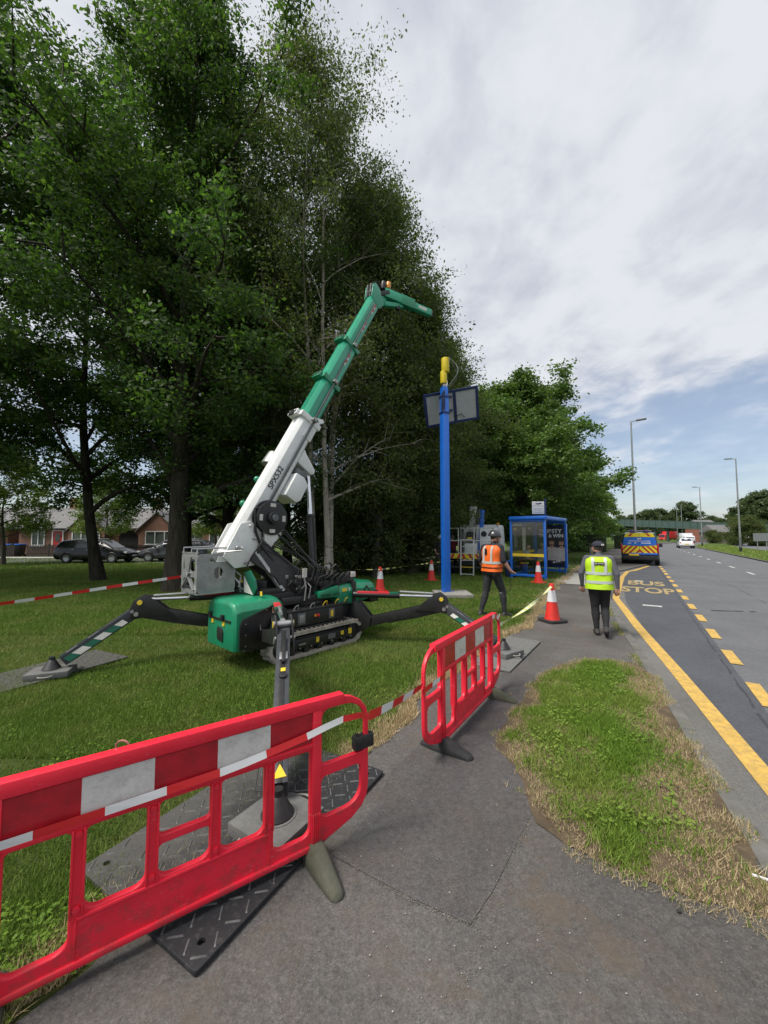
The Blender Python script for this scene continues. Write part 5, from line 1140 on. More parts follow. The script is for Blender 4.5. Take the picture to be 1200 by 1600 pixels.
# ------------------------------------------------------------------ bus shelter
SU, SV = V(.62, .785, 0).normalized(), V(.785, -.62, 0).normalized(); S0 = V(6.42, 15.36, 0); SL, SW = 3.15, 1.36
sh = thing('bus_shelter', 'blue framed glass bus shelter with yellow bands beside the footpath', 'bus shelter', S0)
def S(u, v, z): return S0 + SU * u - SV * v + Z * z                       # v runs back from the front post
FS = (SU, SV, Z)
for u in (0, SL * .5, SL):
    for v in ((0, SW) if u != SL * .5 else (SW,)):
        q = MB(); q.box(S(u, v, 1.22), (.085, .085, 2.44), FS); q.build('post', M_blue, sh, .015)
mb = MB(); rp = rrect(-.12, -.10, SL + .18, SW + .10, .12, 4); mb.prism([(a, b) for a, b in rp], S(0, 0, 2.50), SU, -SV, .15); mb.build('roof', M_blue, sh, .05)
for a, b in (((0, 0), (0, SW)), ((0, SW), (SL, SW)), ((SL, 0), (SL, SW))):
    for z, h in ((.16, .10), (2.38, .09)): q = MB(); q.beam(S(*a, z), S(*b, z), .06, h); q.build('rail', M_blue, sh, .01)
def pane(u0, v0, u1, v1, z0=.22, z1=2.33): 
    q = MB(); q.beam(S(u0, v0, (z0 + z1) / 2), S(u1, v1, (z0 + z1) / 2), .010, z1 - z0); return q.build('glass_pane', M_glass, sh, 0, 0)
pane(0, .06, 0, SW - .06); pane(.06, SW, SL / 2 - .05, SW); pane(SL / 2 + .05, SW, SL - .06, SW)
for z, (u0, v0, u1, v1) in ((.98, (-.012, .05, -.012, SW - .05)), (1.05, (.06, SW - .012, SL / 2 - .05, SW - .012)), (1.05, (SL / 2 + .05, SW - .012, SL - .06, SW - .012))):
    q = MB(); q.beam(S(u0, v0, z), S(u1, v1, z), .006, .12); q.build('yellow_band', M_yel, sh)
q = MB(); q.beam(S(.3, SW - .38, .62), S(SL - .5, SW - .38, .62), .30, .05); q.build('seat', M_yel, sh, .02)
for u in (.6, SL - .8): q = MB(); q.box(S(u, SW - .36, .30), (.06, .22, .60), FS); q.build('seat_support', M_blue, sh, .01)
q = MB(); q.box(S(1.45, SW - .05, 1.52), (.42, .03, 1.25), FS); q.build('timetable_case', paint('cream_board', (.52, .50, .36), .6), sh, .01)
for u, z, w_, h, m in ((.35, 2.05, .35, .10, M_yel), (2.3, 2.10, .4, .10, M_whrefl), (.4, 1.55, .40, .55, M_cgry)): q = MB(); q.box(S(u, SW - .04, z), (w_, .02, h), FS); q.build('notice', m, sh)
MB().cyl(S(.9, .5, 2.36), S(.9, .5, 2.41), .05, None, 10).build('ceiling_light', M_whrefl, sh)
# advertising case at the far end
ad = link('advert_case', None, sh); ad.location = (0, 0, 0)
q = MB(); q.box(S(SL + .02, .62, 1.28), (.14, 1.36, 1.98), FS); ad_o = q.build('case', M_dblue, sh, .02)
bpy.data.objects.remove(ad)
for v in (-.05, 1.29): q = MB(); q.box(S(SL + .02, v, 1.30), (.17, .09, 2.05), FS); q.build('case_frame', M_blue, ad_o, .012)
q = MB(); q.box(S(SL + .02, .25, .15), (.07, .07, .3), FS); q.build('case_leg', M_blue, ad_o)
M_pdark = paint('poster_dark', (.018, .020, .030), .3); M_skinp = paint('poster_skin', (.40, .24, .17), .5); M_shirt = paint('poster_shirt', (.46, .43, .42), .5); M_pwhite = paint('poster_white', (.7, .7, .7), .5); M_hairp = paint('poster_hair', (.05, .035, .025), .6)
PU = SL - .052
q = MB(); q.box(S(PU, .62, 1.30), (.004, 1.20, 1.78), FS); q.build('poster', M_pdark, ad_o)
lettering('THIRSTY', .235, M_pwhite, S(PU - .004, .62, 1.98), SV, Z, ad_o, thick=.001, stretch=1.10, bold=.009); lettering('TRY & WIN', .225, M_pwhite, S(PU - .004, .60, 1.76), SV, Z, ad_o, thick=.001, stretch=.98, bold=.009)
def blob(cx, cz, rx, rz, m, nm, k=0.0, n=18):
    q = MB(); q.prism([(rx * math.cos(j * 2 * math.pi / n), rz * math.sin(j * 2 * math.pi / n)) for j in range(n)], S(PU - .004 - k, cx, cz), SV, Z, .003); q.build(nm, m, ad_o)
for cx, dz in ((.98, -.08), (.56, .02), (.14, .0)):
    q = MB(); q.prism([(-.23, -.62), (.23, -.62), (.25, -.1), (.17, .0), (-.17, .0), (-.25, -.1)], S(PU - .004 - .002 * (cx < .5), cx, 1.22 + dz), SV, Z, .003); q.build('printed_shirt', M_shirt, ad_o)
    blob(cx, 1.25 + dz, .07, .10, M_skinp, 'printed_neck', .004); blob(cx, 1.42 + dz, .105, .150, M_skinp, 'printed_face', .006); blob(cx, 1.54 + dz, .105, .058, M_hairp, 'printed_hair', .008); blob(cx, 1.32 + dz, .07, .030, M_hairp, 'printed_beard', .008)
q = MB(); q.box(S(PU - .012, .62, .50), (.003, 1.19, .18), FS); q.build('printed_band', M_pdark, ad_o)
for k in range(7): blob(.18 + .06 * k, .56 + .03 * math.sin(k * 2.1), .05, .05, M_pwhite if k % 2 else M_cgry, 'printed_leaf', .014, 7)
# bus stop flag, bin and a small notice post near the shelter
bf = P(852, 795, 17.1); bs = thing('bus_stop_sign', 'white bus stop flag on dark blue post rising behind the shelter roof', 'sign', V(bf.x, bf.y, 0))
MB().cyl(V(bf.x, bf.y, 0), V(bf.x, bf.y, 3.42), .038, None, 12).build('post', M_dblue, bs)
q = MB(); q.box(V(bf.x - .32, bf.y, 3.02), (.54, .03, .56)); fl = q.build('flag', M_whrefl, bs, .006)
q = MB(); q.prism([(-.14, -.03), (.02, -.035), (.15, .0), (.12, .04), (-.02, .015), (-.13, .02)], V(bf.x - .30, bf.y - .017, 3.20), X, Z, .003); q.build('emblem', M_dblue, fl)
for z in (3.10, 2.97, 2.88, 2.80): q = MB(); q.box(V(bf.x - .33, bf.y - .017, z), (.40 if z > 2.9 else .3, .003, .012)); q.build('print_line', M_cgry, fl)
bn = P(797, 890, 16.6); b = thing('litter_bin', 'dark blue litter bin standing left of the bus shelter', 'litter bin', V(bn.x, bn.y, 0))
q = MB(); q.prism(rrect(-.17, 0, .17, .62, .03), V(bn.x, bn.y, .02), X, Z, .32); q.build('body', M_dblue, b, .02); q = MB(); q.box(V(bn.x, bn.y, .67), (.38, .36, .05)); q.build('lid', M_blue, b, .02); q = MB(); q.box(V(bn.x, bn.y - .163, .52), (.2, .01, .08)); q.build('slot', M_cblk, b)
np_ = P(795, 858, 17.6); b = thing('notice_post', 'small white notice plate on a thin post left of the shelter', 'sign', V(np_.x, np_.y, 0)); MB().cyl(V(np_.x, np_.y, 0), V(np_.x, np_.y, 1.2), .025).build('post', M_galv, b); q = MB(); q.box(V(np_.x, np_.y - .02, 1.16), (.17, .015, .17)); q.build('plate', M_whrefl, b, .004)
# ------------------------------------------------------------------ street lamps
def street_lamp(label, loc, h, arm_deg, dia=.17):
    t = thing('street_lamp', label, 'street lamp', loc, 'grey street lamps along the road'); x, y = loc[0], loc[1]
    MB().cyl((x, y, -.1), (x, y, 1.6), dia / 2 * 1.15, dia / 2 * 1.15, 12).build('base', M_cgry, t); MB().cyl((x, y, 1.6), (x, y, h), dia / 2, dia / 2 * .55, 12).build('column', M_galv, t)
    d = V(math.cos(R_(arm_deg)), math.sin(R_(arm_deg)), 0); q = MB(); q.beam(V(x, y, h - .02), V(x, y, h) + d * .35, .07, .06); q.build('arm', M_galv, t)
    q = MB(); q.beam(V(x, y, h + .02) + d * .30, V(x, y, h + .05) + d * .95, .24, .10); q.build('lamp_head', M_cgry, t, .02)
    MB().cyl((x, y, 0), (x, y, .45), dia / 2 * 1.3, None, 12).build('black_collar', M_cblk, t)
street_lamp('tall grey street lamp rising behind the parked van', V(18.3, 28.0, 0), 10.2, -33, .165)
for lb, px, bs_, top, arm in (('grey street lamp on the verge nearest the right edge', 1157.5, 862, 716, 147), ('second grey street lamp along the far verge, left of the first', 1097.5, 853, 761, 147)):
    g = G(px, bs_); street_lamp(lb, g, 1.8 + (836 - top) / 600 * g.y + .02, arm, .19)
for lb, px, top, d, arm in (('distant street lamp between the red lorry and white van', 1057, 793, 112, 147), ('distant street lamp just right of the red lorry', 1064, 789, 104, 147), ('farthest street lamp behind the van roof, left row', 1031, 804, 150, -33)):
    p = P(px, top, d); street_lamp(lb, V(p.x, p.y, 0), p.z, arm, .2)
# ------------------------------------------------------------------ footbridge
M_bridge = paint('hazed_bridge_green', (.045, .080, .070), .5, 0, .1, 2)  # green paled and dulled: distance haze is put into the colour
fb0, fb1 = P(952, 811, 118), P(1225, 820, 88); fbr = thing('footbridge', 'green steel footbridge with mesh parapets crossing the road far away', 'footbridge', V((fb0.x + fb1.x) / 2, (fb0.y + fb1.y) / 2, 0))
def FBp(k, dz): p = fb0.lerp(fb1, k); return V(p.x, p.y, p.z - .9 * (0) + dz)
dF = (fb1 - fb0).normalized(); nF = V(-dF.y, dF.x, 0)
q = MB()
for i in range(12): q.beam(FBp(i / 12, -1.75 - .0), FBp((i + 1) / 12, -1.75), 2.2, .40)
q.build('deck', M_bridge, fbr)
for s in (-1, 1):
    for k in range(24):
        q = MB(); a, b = FBp(k / 24, -.8) + nF * s * 1.05, FBp((k + 1) / 24, -.8) + nF * s * 1.05; q.beam(a, b, .04, 1.45); q.build('parapet_panel', M_bridge, fbr)
        q = MB(); q.beam(FBp(k / 24, -1.7) + nF * s * 1.10, FBp(k / 24, .05) + nF * s * 1.10, .10, .12); q.build('parapet_post', M_bridge, fbr)
    q = MB(); q.beam(FBp(0, 0) + nF * s * 1.05, FBp(1, 0) + nF * s * 1.05, .14, .12); q.build('handrail', M_bridge, fbr)
for k in (.02, .32, .40, .70, .97):
    q = MB(); p = FBp(k, -1.9); q.beam(p, V(p.x, p.y, -.3), .45, .45); q.build('pier', M_bridge, fbr)
# ------------------------------------------------------------------ vehicles
M_tyre = paint('tyre_rubber', (.014, .014, .015), .8, 0, .2, 20); M_rim = paint('alloy_rim', (.45, .46, .48), .3, .7, .08); M_lampc = paint('headlamp_lens', (.55, .57, .60), .1, .2, .05); M_lampr = paint('tail_lamp_lens', (.40, .012, .015), .15, 0, .1)
def wheel(t, x, y, r, w_, n=5, mat=M_rim):
    s = 1 if y > 0 else -1
    ty = MB().lathe([(r * .62, -w_ / 2), (r * .94, -w_ / 2), (r, -w_ * .32), (r, w_ * .32), (r * .94, w_ / 2), (r * .62, w_ / 2)], (x, y, r), 24, Y * s, True).build('tyre', M_tyre, None); ty.parent = t
    q = MB(); q.lathe([(r * .64, w_ * .30), (r * .64, w_ * .46), (r * .58, w_ * .46), (r * .56, w_ * .32), (.02, w_ * .30)], (x, y, r), 24, Y * s)
    for k in range(n * 2): a = k * math.pi / n; d = V(math.cos(a), 0, math.sin(a)); q.beam(V(x, y + s * w_ * .36, r) + d * .03, V(x, y + s * w_ * .44, r) + d * r * .6, .035, .02, Y)
    q.cyl((x, y + s * w_ * .3, r), (x, y + s * w_ * .48, r), r * .15, None, 12); q.build('rim', mat, None).parent = ty
def car(name, label, cat, body, st, wheels, wr, loc, rz, glass_side, screens, extra, group=None, ww=.21):
    """st: stations (x, z_bottom, half width, z_belt, half width at belt, z_top, half width at top)"""
    t = thing(name, label, cat, (0, 0, 0), group); rings = []
    for x, zb, hw, zl, hl, zt, ht in st:
        zm = zb + (zl - zb) * .45
        half = [(hw * .86, zb), (hw * .97, zb + .08), (hw, zm), (hl, zl), ((hl + ht) / 2 + .02, (zl + zt) / 2), (ht, zt - .05), (ht * .82, zt - .005), (0, zt + .012)]
        rings.append([V(x, y, z) for y, z in half] + [V(x, -y, z) for y, z in reversed(half[:-1])])
    MB().loft(rings).build('body', body, None, 0, 42).parent = t
    def panel(nm, pts, mat, n_off):
        c = sum(pts, V(0, 0, 0)) / len(pts); nrm = (pts[1] - pts[0]).cross(pts[2] - pts[0]).normalized()
        if nrm.dot(n_off) < 0: nrm = -nrm
        k = len(pts); vs = [p + nrm * .010 for p in pts] + [p - nrm * .03 for p in pts]
        q = MB(); q.add(vs, [tuple(range(k)), tuple(range(2 * k - 1, k - 1, -1))] + [(i, (i + 1) % k, k + (i + 1) % k, k + i) for i in range(k)]); o = q.build(nm, mat, None); o.parent = t; return o
    def side(i, s, f): x, zb, hw, zl, hl, zt, ht = st[i]; hm = (hl + ht) / 2 + .02; y = hl + (hm - hl) * f * 2 if f < .5 else hm + (ht - hm) * (f - .5) * 2; return V(x, s * y, zl + (zt - .05 - zl) * f)
    for (i0, i1, a0, a1) in glass_side:
        for s in (-1, 1):
            P0, P1, P2, P3 = side(i0, s, .08), side(i1, s, .08), side(i1, s, .90), side(i0, s, .90)
            b0_, b1_ = P0.lerp(P1, a0), P0.lerp(P1, a1); t0_, t1_ = P3.lerp(P2, a0), P3.lerp(P2, a1)
            m0, m1 = side(i0, s, .5).lerp(side(i1, s, .5), a0), side(i0, s, .5).lerp(side(i1, s, .5), a1)
            panel('side_window', [b0_, b1_, m1, t1_, t0_, m0], M_cglass, V(0, s, 0))
    for nm, i0, i1 in screens:
        a, b = st[i0], st[i1]; panel(nm, [V(a[0], a[6] * .86, a[5] + .012), V(a[0], -a[6] * .86, a[5] + .012), V(b[0], -b[6] * .86, b[5] - .01), V(b[0], b[6] * .86, b[5] - .01)], M_cglass, Z)
    for x in wheels:
        for s in (-1, 1):
            hw = max(q[2] for q in st); wheel(t, x, s * (hw - ww / 2 + .012), wr, ww)
            q = MB(); q.tube([(x + wr * 1.10 * math.cos(R_(a)), s * (hw - .012), wr + wr * 1.10 * math.sin(R_(a))) for a in range(-20, 201, 10)], .03, 6); q.build('wheel_arch', M_cblk, None).parent = t
    for nm, c, sz, m, bv in extra: MB().box(c, sz).build(nm, m, None, bv).parent = t
    t.location = loc; t.rotation_euler = (0, 0, R_(rz)); return t
M_carblk = paint('black_car_paint', (.004, .004, .005), .22, 0, .1, 2, .1, (.02, .02, .02), coat=.25, spec=.35); M_cardk = paint('dark_grey_car_paint', (.045, .048, .055), .2, .3, .1, 2, coat=.6); M_carwh = paint('white_car_paint', (.70, .71, .73), .2, 0, .03, 2, coat=.8); M_carred = paint('lorry_red', (.55, .025, .030), .3, 0, .05, 2, coat=.5); M_carblu = paint('van_navy', (.010, .014, .055), .22, 0, .1, 2, .15, (.05, .05, .05), coat=.8)
EST = [(-2.32, .42, .62, .84, .60, .92, .52), (-2.28, .30, .78, .92, .74, 1.10, .60), (-2.10, .24, .87, .96, .80, 1.36, .60), (-1.75, .22, .90, .95, .83, 1.47, .60), (-.9, .20, .91, .94, .84, 1.52, .61), (0, .20, .91, .92, .84, 1.52, .61), (.55, .20, .91, .91, .84, 1.46, .60), (1.32, .20, .90, .90, .80, .95, .72), (1.75, .22, .88, .82, .76, .87, .66), (2.12, .26, .83, .70, .70, .75, .60), (2.30, .32, .68, .60, .58, .64, .50)]
def estate_extra(front_sil): return [('headlight', (2.10, .62, .66), (.30, .22, .13), M_lampc, .04), ('headlight', (2.10, -.62, .66), (.30, .22, .13), M_lampc, .04), ('tail_lamp', (-2.20, .70, .92), (.14, .14, .26), M_lampr, .03), ('tail_lamp', (-2.20, -.70, .92), (.14, .14, .26), M_lampr, .03), ('number_plate', (2.315, 0, .46), (.02, .52, .11), M_whrefl, 0), ('number_plate', (-2.325, 0, .62), (.02, .52, .11), M_yel, 0), ('grille', (2.26, 0, .40), (.10, .9, .16), M_cblk, .03), ('roof_rail', (-.6, .58, 1.545), (1.8, .03, .03), M_steel, .008), ('roof_rail', (-.6, -.58, 1.545), (1.8, .03, .03), M_steel, .008), ('wing_mirror', (.95, .98, 1.0), (.12, .2, .13), front_sil, .04), ('wing_mirror', (.95, -.98, 1.0), (.12, .2, .13), front_sil, .04), ('door_handle', (-.1, -.905, .84), (.16, .02, .03), M_steel, .006), ('door_handle', (-1.0, -.905, .86), (.16, .02, .03), M_steel, .006)]
EG = [(2, 3, .3, 1.0), (3, 4, .05, .97), (4, 5, .03, .97), (5, 6, .03, .95), (6, 7, .02, .45)]; ES = [('windscreen', 7, 6), ('rear_window', 1, 2)]
car('parked_car', 'black estate car parked in the side street behind the bent tree, facing right', 'car', M_carblk, EST, (-1.38, 1.42), .32, V(-18.75, 25.35, .012), 2, EG, ES, estate_extra(M_carblk), 'cars parked in the side street')
car('parked_car', 'dark grey estate car with pale bonnet parked behind the thickest trunk, facing left', 'car', M_cardk, EST, (-1.38, 1.42), .32, V(-14.3, 26.6, .012), 184, EG, ES, estate_extra(M_cardk), 'cars parked in the side street')
SAL = [(-2.30, .40, .66, .80, .62, .86, .55), (-2.24, .30, .82, .88, .74, .97, .64), (-1.85, .24, .89, .92, .78, 1.02, .66), (-1.25, .22, .90, .92, .80, 1.36, .57), (-.5, .20, .91, .91, .82, 1.44, .58), (.3, .20, .91, .90, .82, 1.42, .58), (1.2, .20, .90, .88, .80, .94, .70), (1.8, .22, .87, .80, .74, .84, .62), (2.25, .30, .70, .62, .6, .66, .5)]
we = [('tail_lamp', (-2.24, s * .66, .80), (.10, .28, .13), M_lampr, .03) for s in (-1, 1)] + [('number_plate', (-2.31, 0, .60), (.02, .52, .11), M_yel, 0), ('bumper', (-2.22, 0, .36), (.16, 1.5, .14), M_cblk, .03)]
rh = math.degrees(math.atan2(DS.y, DS.x))
car('white_car', 'white saloon car driving away in the far lane beyond the van', 'car', M_carwh, SAL, (-1.35, 1.4), .32, V(43.7, 55.9, ZR), rh, [(2, 3, .5, 1), (3, 4, .05, .97), (4, 5, .03, .97), (5, 6, .03, .5)], [('windscreen', 6, 5), ('rear_window', 2, 3)], we)
# the works van, seen square from behind
VAN = [(-2.50, .45, .93, 1.05, .92, 1.90, .72), (-2.47, .35, .965, 1.05, .955, 1.99, .78), (-2.2, .30, .985, 1.05, .97, 2.05, .80), (0, .28, .985, 1.05, .97, 2.06, .80), (1.0, .28, .985, 1.05, .96, 2.02, .78), (1.75, .28, .975, 1.05, .93, 1.20, .80), (2.3, .30, .93, .92, .84, 1.02, .74), (2.55, .38, .78, .75, .70, .84, .6)]
vl = V(16.05, 24.1, ZR) + DS * 2.1; vd = rh - 1.5
ve = [('bumper', (-2.53, 0, .47), (.14, 1.86, .26), M_cblk, .04), ('number_plate', (-2.605, -.0 + .30, .66), (.015, .52, .11), M_yel, 0), ('roof_bar', (-.9, 0, 2.14), (1.9, 1.3, .05), M_galv, .01), ('roof_beacon', (-2.2, .35, 2.13), (.18, .30, .11), paint('beacon_blue', (.10, .06, .22), .3), .03), ('roof_beacon', (-2.2, -.35, 2.13), (.18, .30, .11), paint('beacon_blue', (.10, .06, .22), .3), .03), ('wing_mirror', (1.3, 1.12, 1.18), (.12, .24, .26), M_cblk, .03), ('wing_mirror', (1.3, -1.12, 1.18), (.12, .24, .26), M_cblk, .03), ('tail_lamp', (-2.47, .93, 1.05), (.12, .10, .55), M_lampr, .02), ('tail_lamp', (-2.47, -.93, 1.05), (.12, .10, .55), M_lampr, .02), ('blue_panel', (-2.525, -.2, .72), (.05, 1.4, .10), M_blue, .01)]
van = car('works_van', 'navy works van with red and yellow chevrons parked at the end of the bus bay', 'van', M_carblu, VAN, (-1.55, 1.6), .34, (0, 0, 0), 0, [(5, 6, .02, .3), (4, 5, .03, .9)], [('windscreen', 5, 4)], ve, None, .23)
M_chy = paint('chevron_yellow', (.70, .58, .02), .35, 0, .05); M_chr = paint('chevron_red', (.42, .020, .018), .35, 0, .08)
def vp(y, z, k=0.0): return V(-2.512 - k, y, z)
def vquad(nm, pts, m, k): q = MB(); vs = [vp(y, z, k) for y, z in pts]; n = len(vs); vs2 = [v + X * .02 for v in vs]; q.add(vs + vs2, [tuple(range(n)), tuple(range(2 * n - 1, n - 1, -1))] + [(i, (i + 1) % n, n + (i + 1) % n, n + i) for i in range(n)]); o = q.build(nm, m, None); o.parent = van; return o
for s in (-1, 1):
    vquad('rear_door', [(s * .008, .72), (s * .87, .72), (s * .87, 1.24), (s * .008, 1.18)], M_chy, .006)
    vquad('rear_window', [(s * .008, 1.20), (s * .87, 1.26), (s * .80, 1.72), (s * .008, 1.74)], M_blue, .006)
    vquad('door_top', [(s * .008, 1.76), (s * .79, 1.74), (s * .70, 1.98), (s * .008, 2.0)], M_chy, .012)
    for k in range(4):
        y0 = .06 + k * .27; pts = [(s * y0, 1.20), (s * (y0 + .13), 1.20), (s * (y0 + .13 + .42), .73), (s * (y0 + .42), .73)]
        pts = [(s * min(.865, abs(y)), z if abs(y) <= .865 else .73 + (z - .73) + (abs(y) - .865) * (.47 / .42)) for y, z in pts]
        if k < 3 and max(z for _, z in pts) <= 1.26: vquad('chevron_stripe', pts if k < 2 else [(s * .60, 1.21), (s * .73, 1.215), (s * .865, 1.06), (s * .865, .92)], M_chr, .012)
    vquad('chevron_stripe', [(s * .0, 1.02), (s * .0, .87), (s * .13, .73), (s * .26, .73)], M_chr, .012)
    vquad('chevron_stripe', [(s * .30, 1.98), (s * .44, 1.97), (s * .60, 1.80), (s * .46, 1.80)], M_chr, .018)
MB().tube([vp(.32 - .08 * k, 1.03, .02) for k in range(2)], .015, 6).build('door_handle', M_cblk, None).parent = van
for tx, z, sz in (('SFP', 1.63, .15),):
    o = lettering(tx, sz, M_pwhite, vp(0, z, .012), -Y, Z, None, thick=.002, bold=.004); o.parent = van
for z, y0, y1, h in ((1.505, -.56, .56, .035), (1.50, -.50, .3, .05), (1.37, .42, .60, .04), (1.38, .16, .26, .05), (1.375, -.58, -.10, .045)): vquad('print_line', [(y0, z - h / 2), (y1, z - h / 2), (y1, z + h / 2), (y0, z + h / 2)], M_pwhite, .011)
van.location = vl; van.rotation_euler = (0, 0, R_(vd))
# red lorry and white van in the distance
def box_truck(name, label, cat, loc, rz, Lb, Wd, Hb, m_box, m_cab, cabL=1.9, cabH=2.4, front=+1):
    t = thing(name, label, cat, (0, 0, 0))
    def pb_(nm, c, s, m, bv=.03): MB().box(c, s).build(nm, m, None, bv).parent = t
    pb_('cargo_box', (-.3 - 0, 0, .95 + (Hb - .95) / 2), (Lb, Wd, Hb - .95), m_box, .04); pb_('chassis', (.4, 0, .70), (Lb + 1.4, Wd * .5, .28), M_cblk)
    cx = Lb / 2 - .25 + cabL / 2
    q = MB(); q.prism([(-cabL / 2, .5), (cabL / 2, .5), (cabL / 2, 1.25), (cabL / 2 - .35, cabH - .15), (cabL / 2 - .6, cabH), (-cabL / 2, cabH)], V(cx, 0, 0), X, Z, Wd * .94); q.build('cab', m_cab, None, .06).parent = t
    q = MB(); q.prism([(cabL / 2 + .012, 1.28), (cabL / 2 - .33, cabH - .2)], V(cx, 0, 0), X, Z, .1) if False else q.add([V(cx + cabL / 2 + .01, y, 1.30) for y in (-Wd * .42, Wd * .42)] + [V(cx + cabL / 2 - .32, y, cabH - .2) for y in (Wd * .38, -Wd * .38)], [(0, 1, 2, 3)]); q.build('windscreen', M_cglass, None).parent = t
    for s in (-1, 1): pb_('side_window', (cx + .1, s * Wd * .47, cabH - .65), (cabL * .45, .03, .55), M_cglass, .01); pb_('headlight', (cx + cabL / 2, s * Wd * .36, .80), (.06, .3, .18), M_lampc, .02)
    for x in (cx - .1, -Lb / 2 + .5):
        for s in (-1, 1): wheel(t, x, s * (Wd / 2 - .14), .46, .28)
    t.location = loc; t.rotation_euler = (0, 0, R_(rz)); return t
p = P(1046, 846, 132); box_truck('red_lorry', 'red box lorry far down the road under the footbridge', 'lorry', V(p.x, p.y, -.25), 200, 4.2, 2.3, 3.3, M_carred, M_carred)
p = P(1072.5, 850, 92); box_truck('white_box_van', 'white box van coming towards us behind the white saloon', 'van', V(p.x, p.y, -.1), 250, 2.4, 2.0, 2.35, M_carwh, M_carwh, 1.5, 1.75)
# ------------------------------------------------------------------ platform lorry behind the pole
tr = thing('platform_lorry', 'white aerial platform lorry with ladder and chevron board behind the blue pole', 'lorry', V(3.65, 17.2, 0))
T0 = V(3.62, 17.0, 0); TF = V(.42, .907, 0).normalized(); TW = V(.907, -.42, 0)
def TP(w_, d, z): return T0 + TW * w_ + TF * d + Z * z
FT = (TW, TF, Z)
def tb(nm, w0, w1, d0, d1, z0, z1, m, bv=.01, par=None): q = MB(); q.box(TP((w0 + w1) / 2, (d0 + d1) / 2, (z0 + z1) / 2), (w1 - w0, d1 - d0, z1 - z0), FT); return q.build(nm, m, par or tr, bv)
tb('deck', -1.05, 1.10, .0, 4.2, .82, .94, M_galv); tb('chassis', -.45, .45, .1, 5.4, .45, .82, M_cblk); cb = tb('chevron_board', -1.02, 1.06, -.03, .0, .76, .98, M_chy, .004)
for k in range(7): q = MB(); w_ = -.95 + k * .30; q.prism([(w_ - .07, -.10), (w_ + .05, -.10), (w_ + .02 * 0 + .05 + (.10 if k < 3 else -.10), .10), (w_ - .07 + (.10 if k < 3 else -.10), .10)], TP(0, -.034, .87), TW, Z, .006); q.build('chevron_stripe', M_chr, cb)
for w_, d in ((-.75, .7), (.75, .7), (-.8, 4.6), (.8, 4.6)): 
    q = MB(); q.lathe([(.20, -.13), (.42, -.13), (.44, -.08), (.44, .08), (.42, .13), (.20, .13)], TP(w_, d, .44), 20, TW, True); ty = q.build('tyre', M_tyre, tr); q = MB(); q.cyl(TP(w_, d, .44) - TW * .11, TP(w_, d, .44) + TW * .11, .21, None, 16); q.build('rim', M_cgry, ty)
M_rail = paint('white_rail', (.62, .62, .60), .45)
for w_ in (-1.02, -.35, .35, 1.05):
    q = MB(); q.cyl(TP(w_, .03, .94), TP(w_, .03, 2.10), .022, None, 8); q.build('rail_post', M_rail, tr)
for z in (1.55, 2.10): q = MB(); q.cyl(TP(-1.02, .03, z), TP(1.05, .03, z), .022, None, 8); q.build('guard_rail', M_rail, tr)
for w_ in (-1.02, 1.05): q = MB(); q.cyl(TP(w_, .03, 2.1), TP(w_, 2.0, 2.1), .022, None, 8); q.build('guard_rail', M_rail, tr)
ld = MB(); lw = (-.22, .34)
for w_ in lw: ld.beam(TP(w_, -.12, .04), TP(w_, -.04, 1.56), .05, .035, TF)
ld = ld.build('ladder', M_rail, tr, .006)
for k in range(6): q = MB(); z = .10 + k * .30; q.beam(TP(lw[0], -.11 + k * .01, z), TP(lw[1], -.11 + k * .01, z), .04, .035); q.build('rung', M_yel if k == 1 else M_rail, ld)
tb('tool_box', -.15, .35, .35, .75, .94, 1.42, M_cwh, .02); tb('control_box', -.12, .26, .55, .85, 1.5, 1.95, M_cblk, .03); tb('control_sticker', -.06, .16, .54, .55, 1.62, 1.70, M_yel, 0)
M_lift = paint('lift_grey', (.40, .40, .37), .45, 0, .06)
q = MB(); q.beam(TP(-.25, 1.4, .94), TP(-.20, 1.3, 2.2), .5, .5); q.build('boom_turret', M_lift, tr, .04); q = MB(); q.beam(TP(.02, 1.2, 1.5), TP(.10, 1.2, 3.14), .30, .26, TF); q.beam(TP(.10, 1.2, 3.0), TP(.16, 2.6, 2.6), .28, .24); q.build('lift_boom', M_lift, tr, .02)
q = MB(); q.beam(TP(.42, 1.0, 1.1), TP(.52, 1.2, 2.95), .17, .17, TF); q.build('blue_arm', M_blue, tr, .01); q = MB(); q.beam(TP(.30, 1.1, 2.3), TP(.30, 1.3, 3.0), .16, .2, TF); q.build('folded_arm', M_dgry, tr, .01)
cbm = MB(); cbm.prism([(2.55, .55), (4.55, .55), (4.6, 1.2), (4.3, 2.2), (4.1, 2.32), (2.55, 2.32)], TP(.0, .4, 0), TF, Z, 2.0); M_trw = paint('lorry_white', (.84, .85, .86), .35, 0, .03, 3, .1, (.5, .5, .48)); cbm.build('cab', M_trw, tr, .06)
tb('bucket', .42, 1.22, .9, 1.75, 1.00, 2.12, M_trw, .04); MB().cyl(TP(.62, .89, 1.85), TP(.62, .87, 1.85), .13, None, 18).build('bucket_port', M_cblk, tr)
for w_ in (-.4, .95): MB().cyl(TP(w_, 2.9, 2.3), TP(w_, 2.9, 2.42), .06, None, 10).build('beacon', M_amber, tr)
for w_ in (-.9, .95): tb('tail_lamp', w_ - .12, w_ + .12, -.02, .03, .60, .70, M_lampr)
tb('under_bar', -1.0, 1.05, .05, .12, .32, .42, M_cblk)
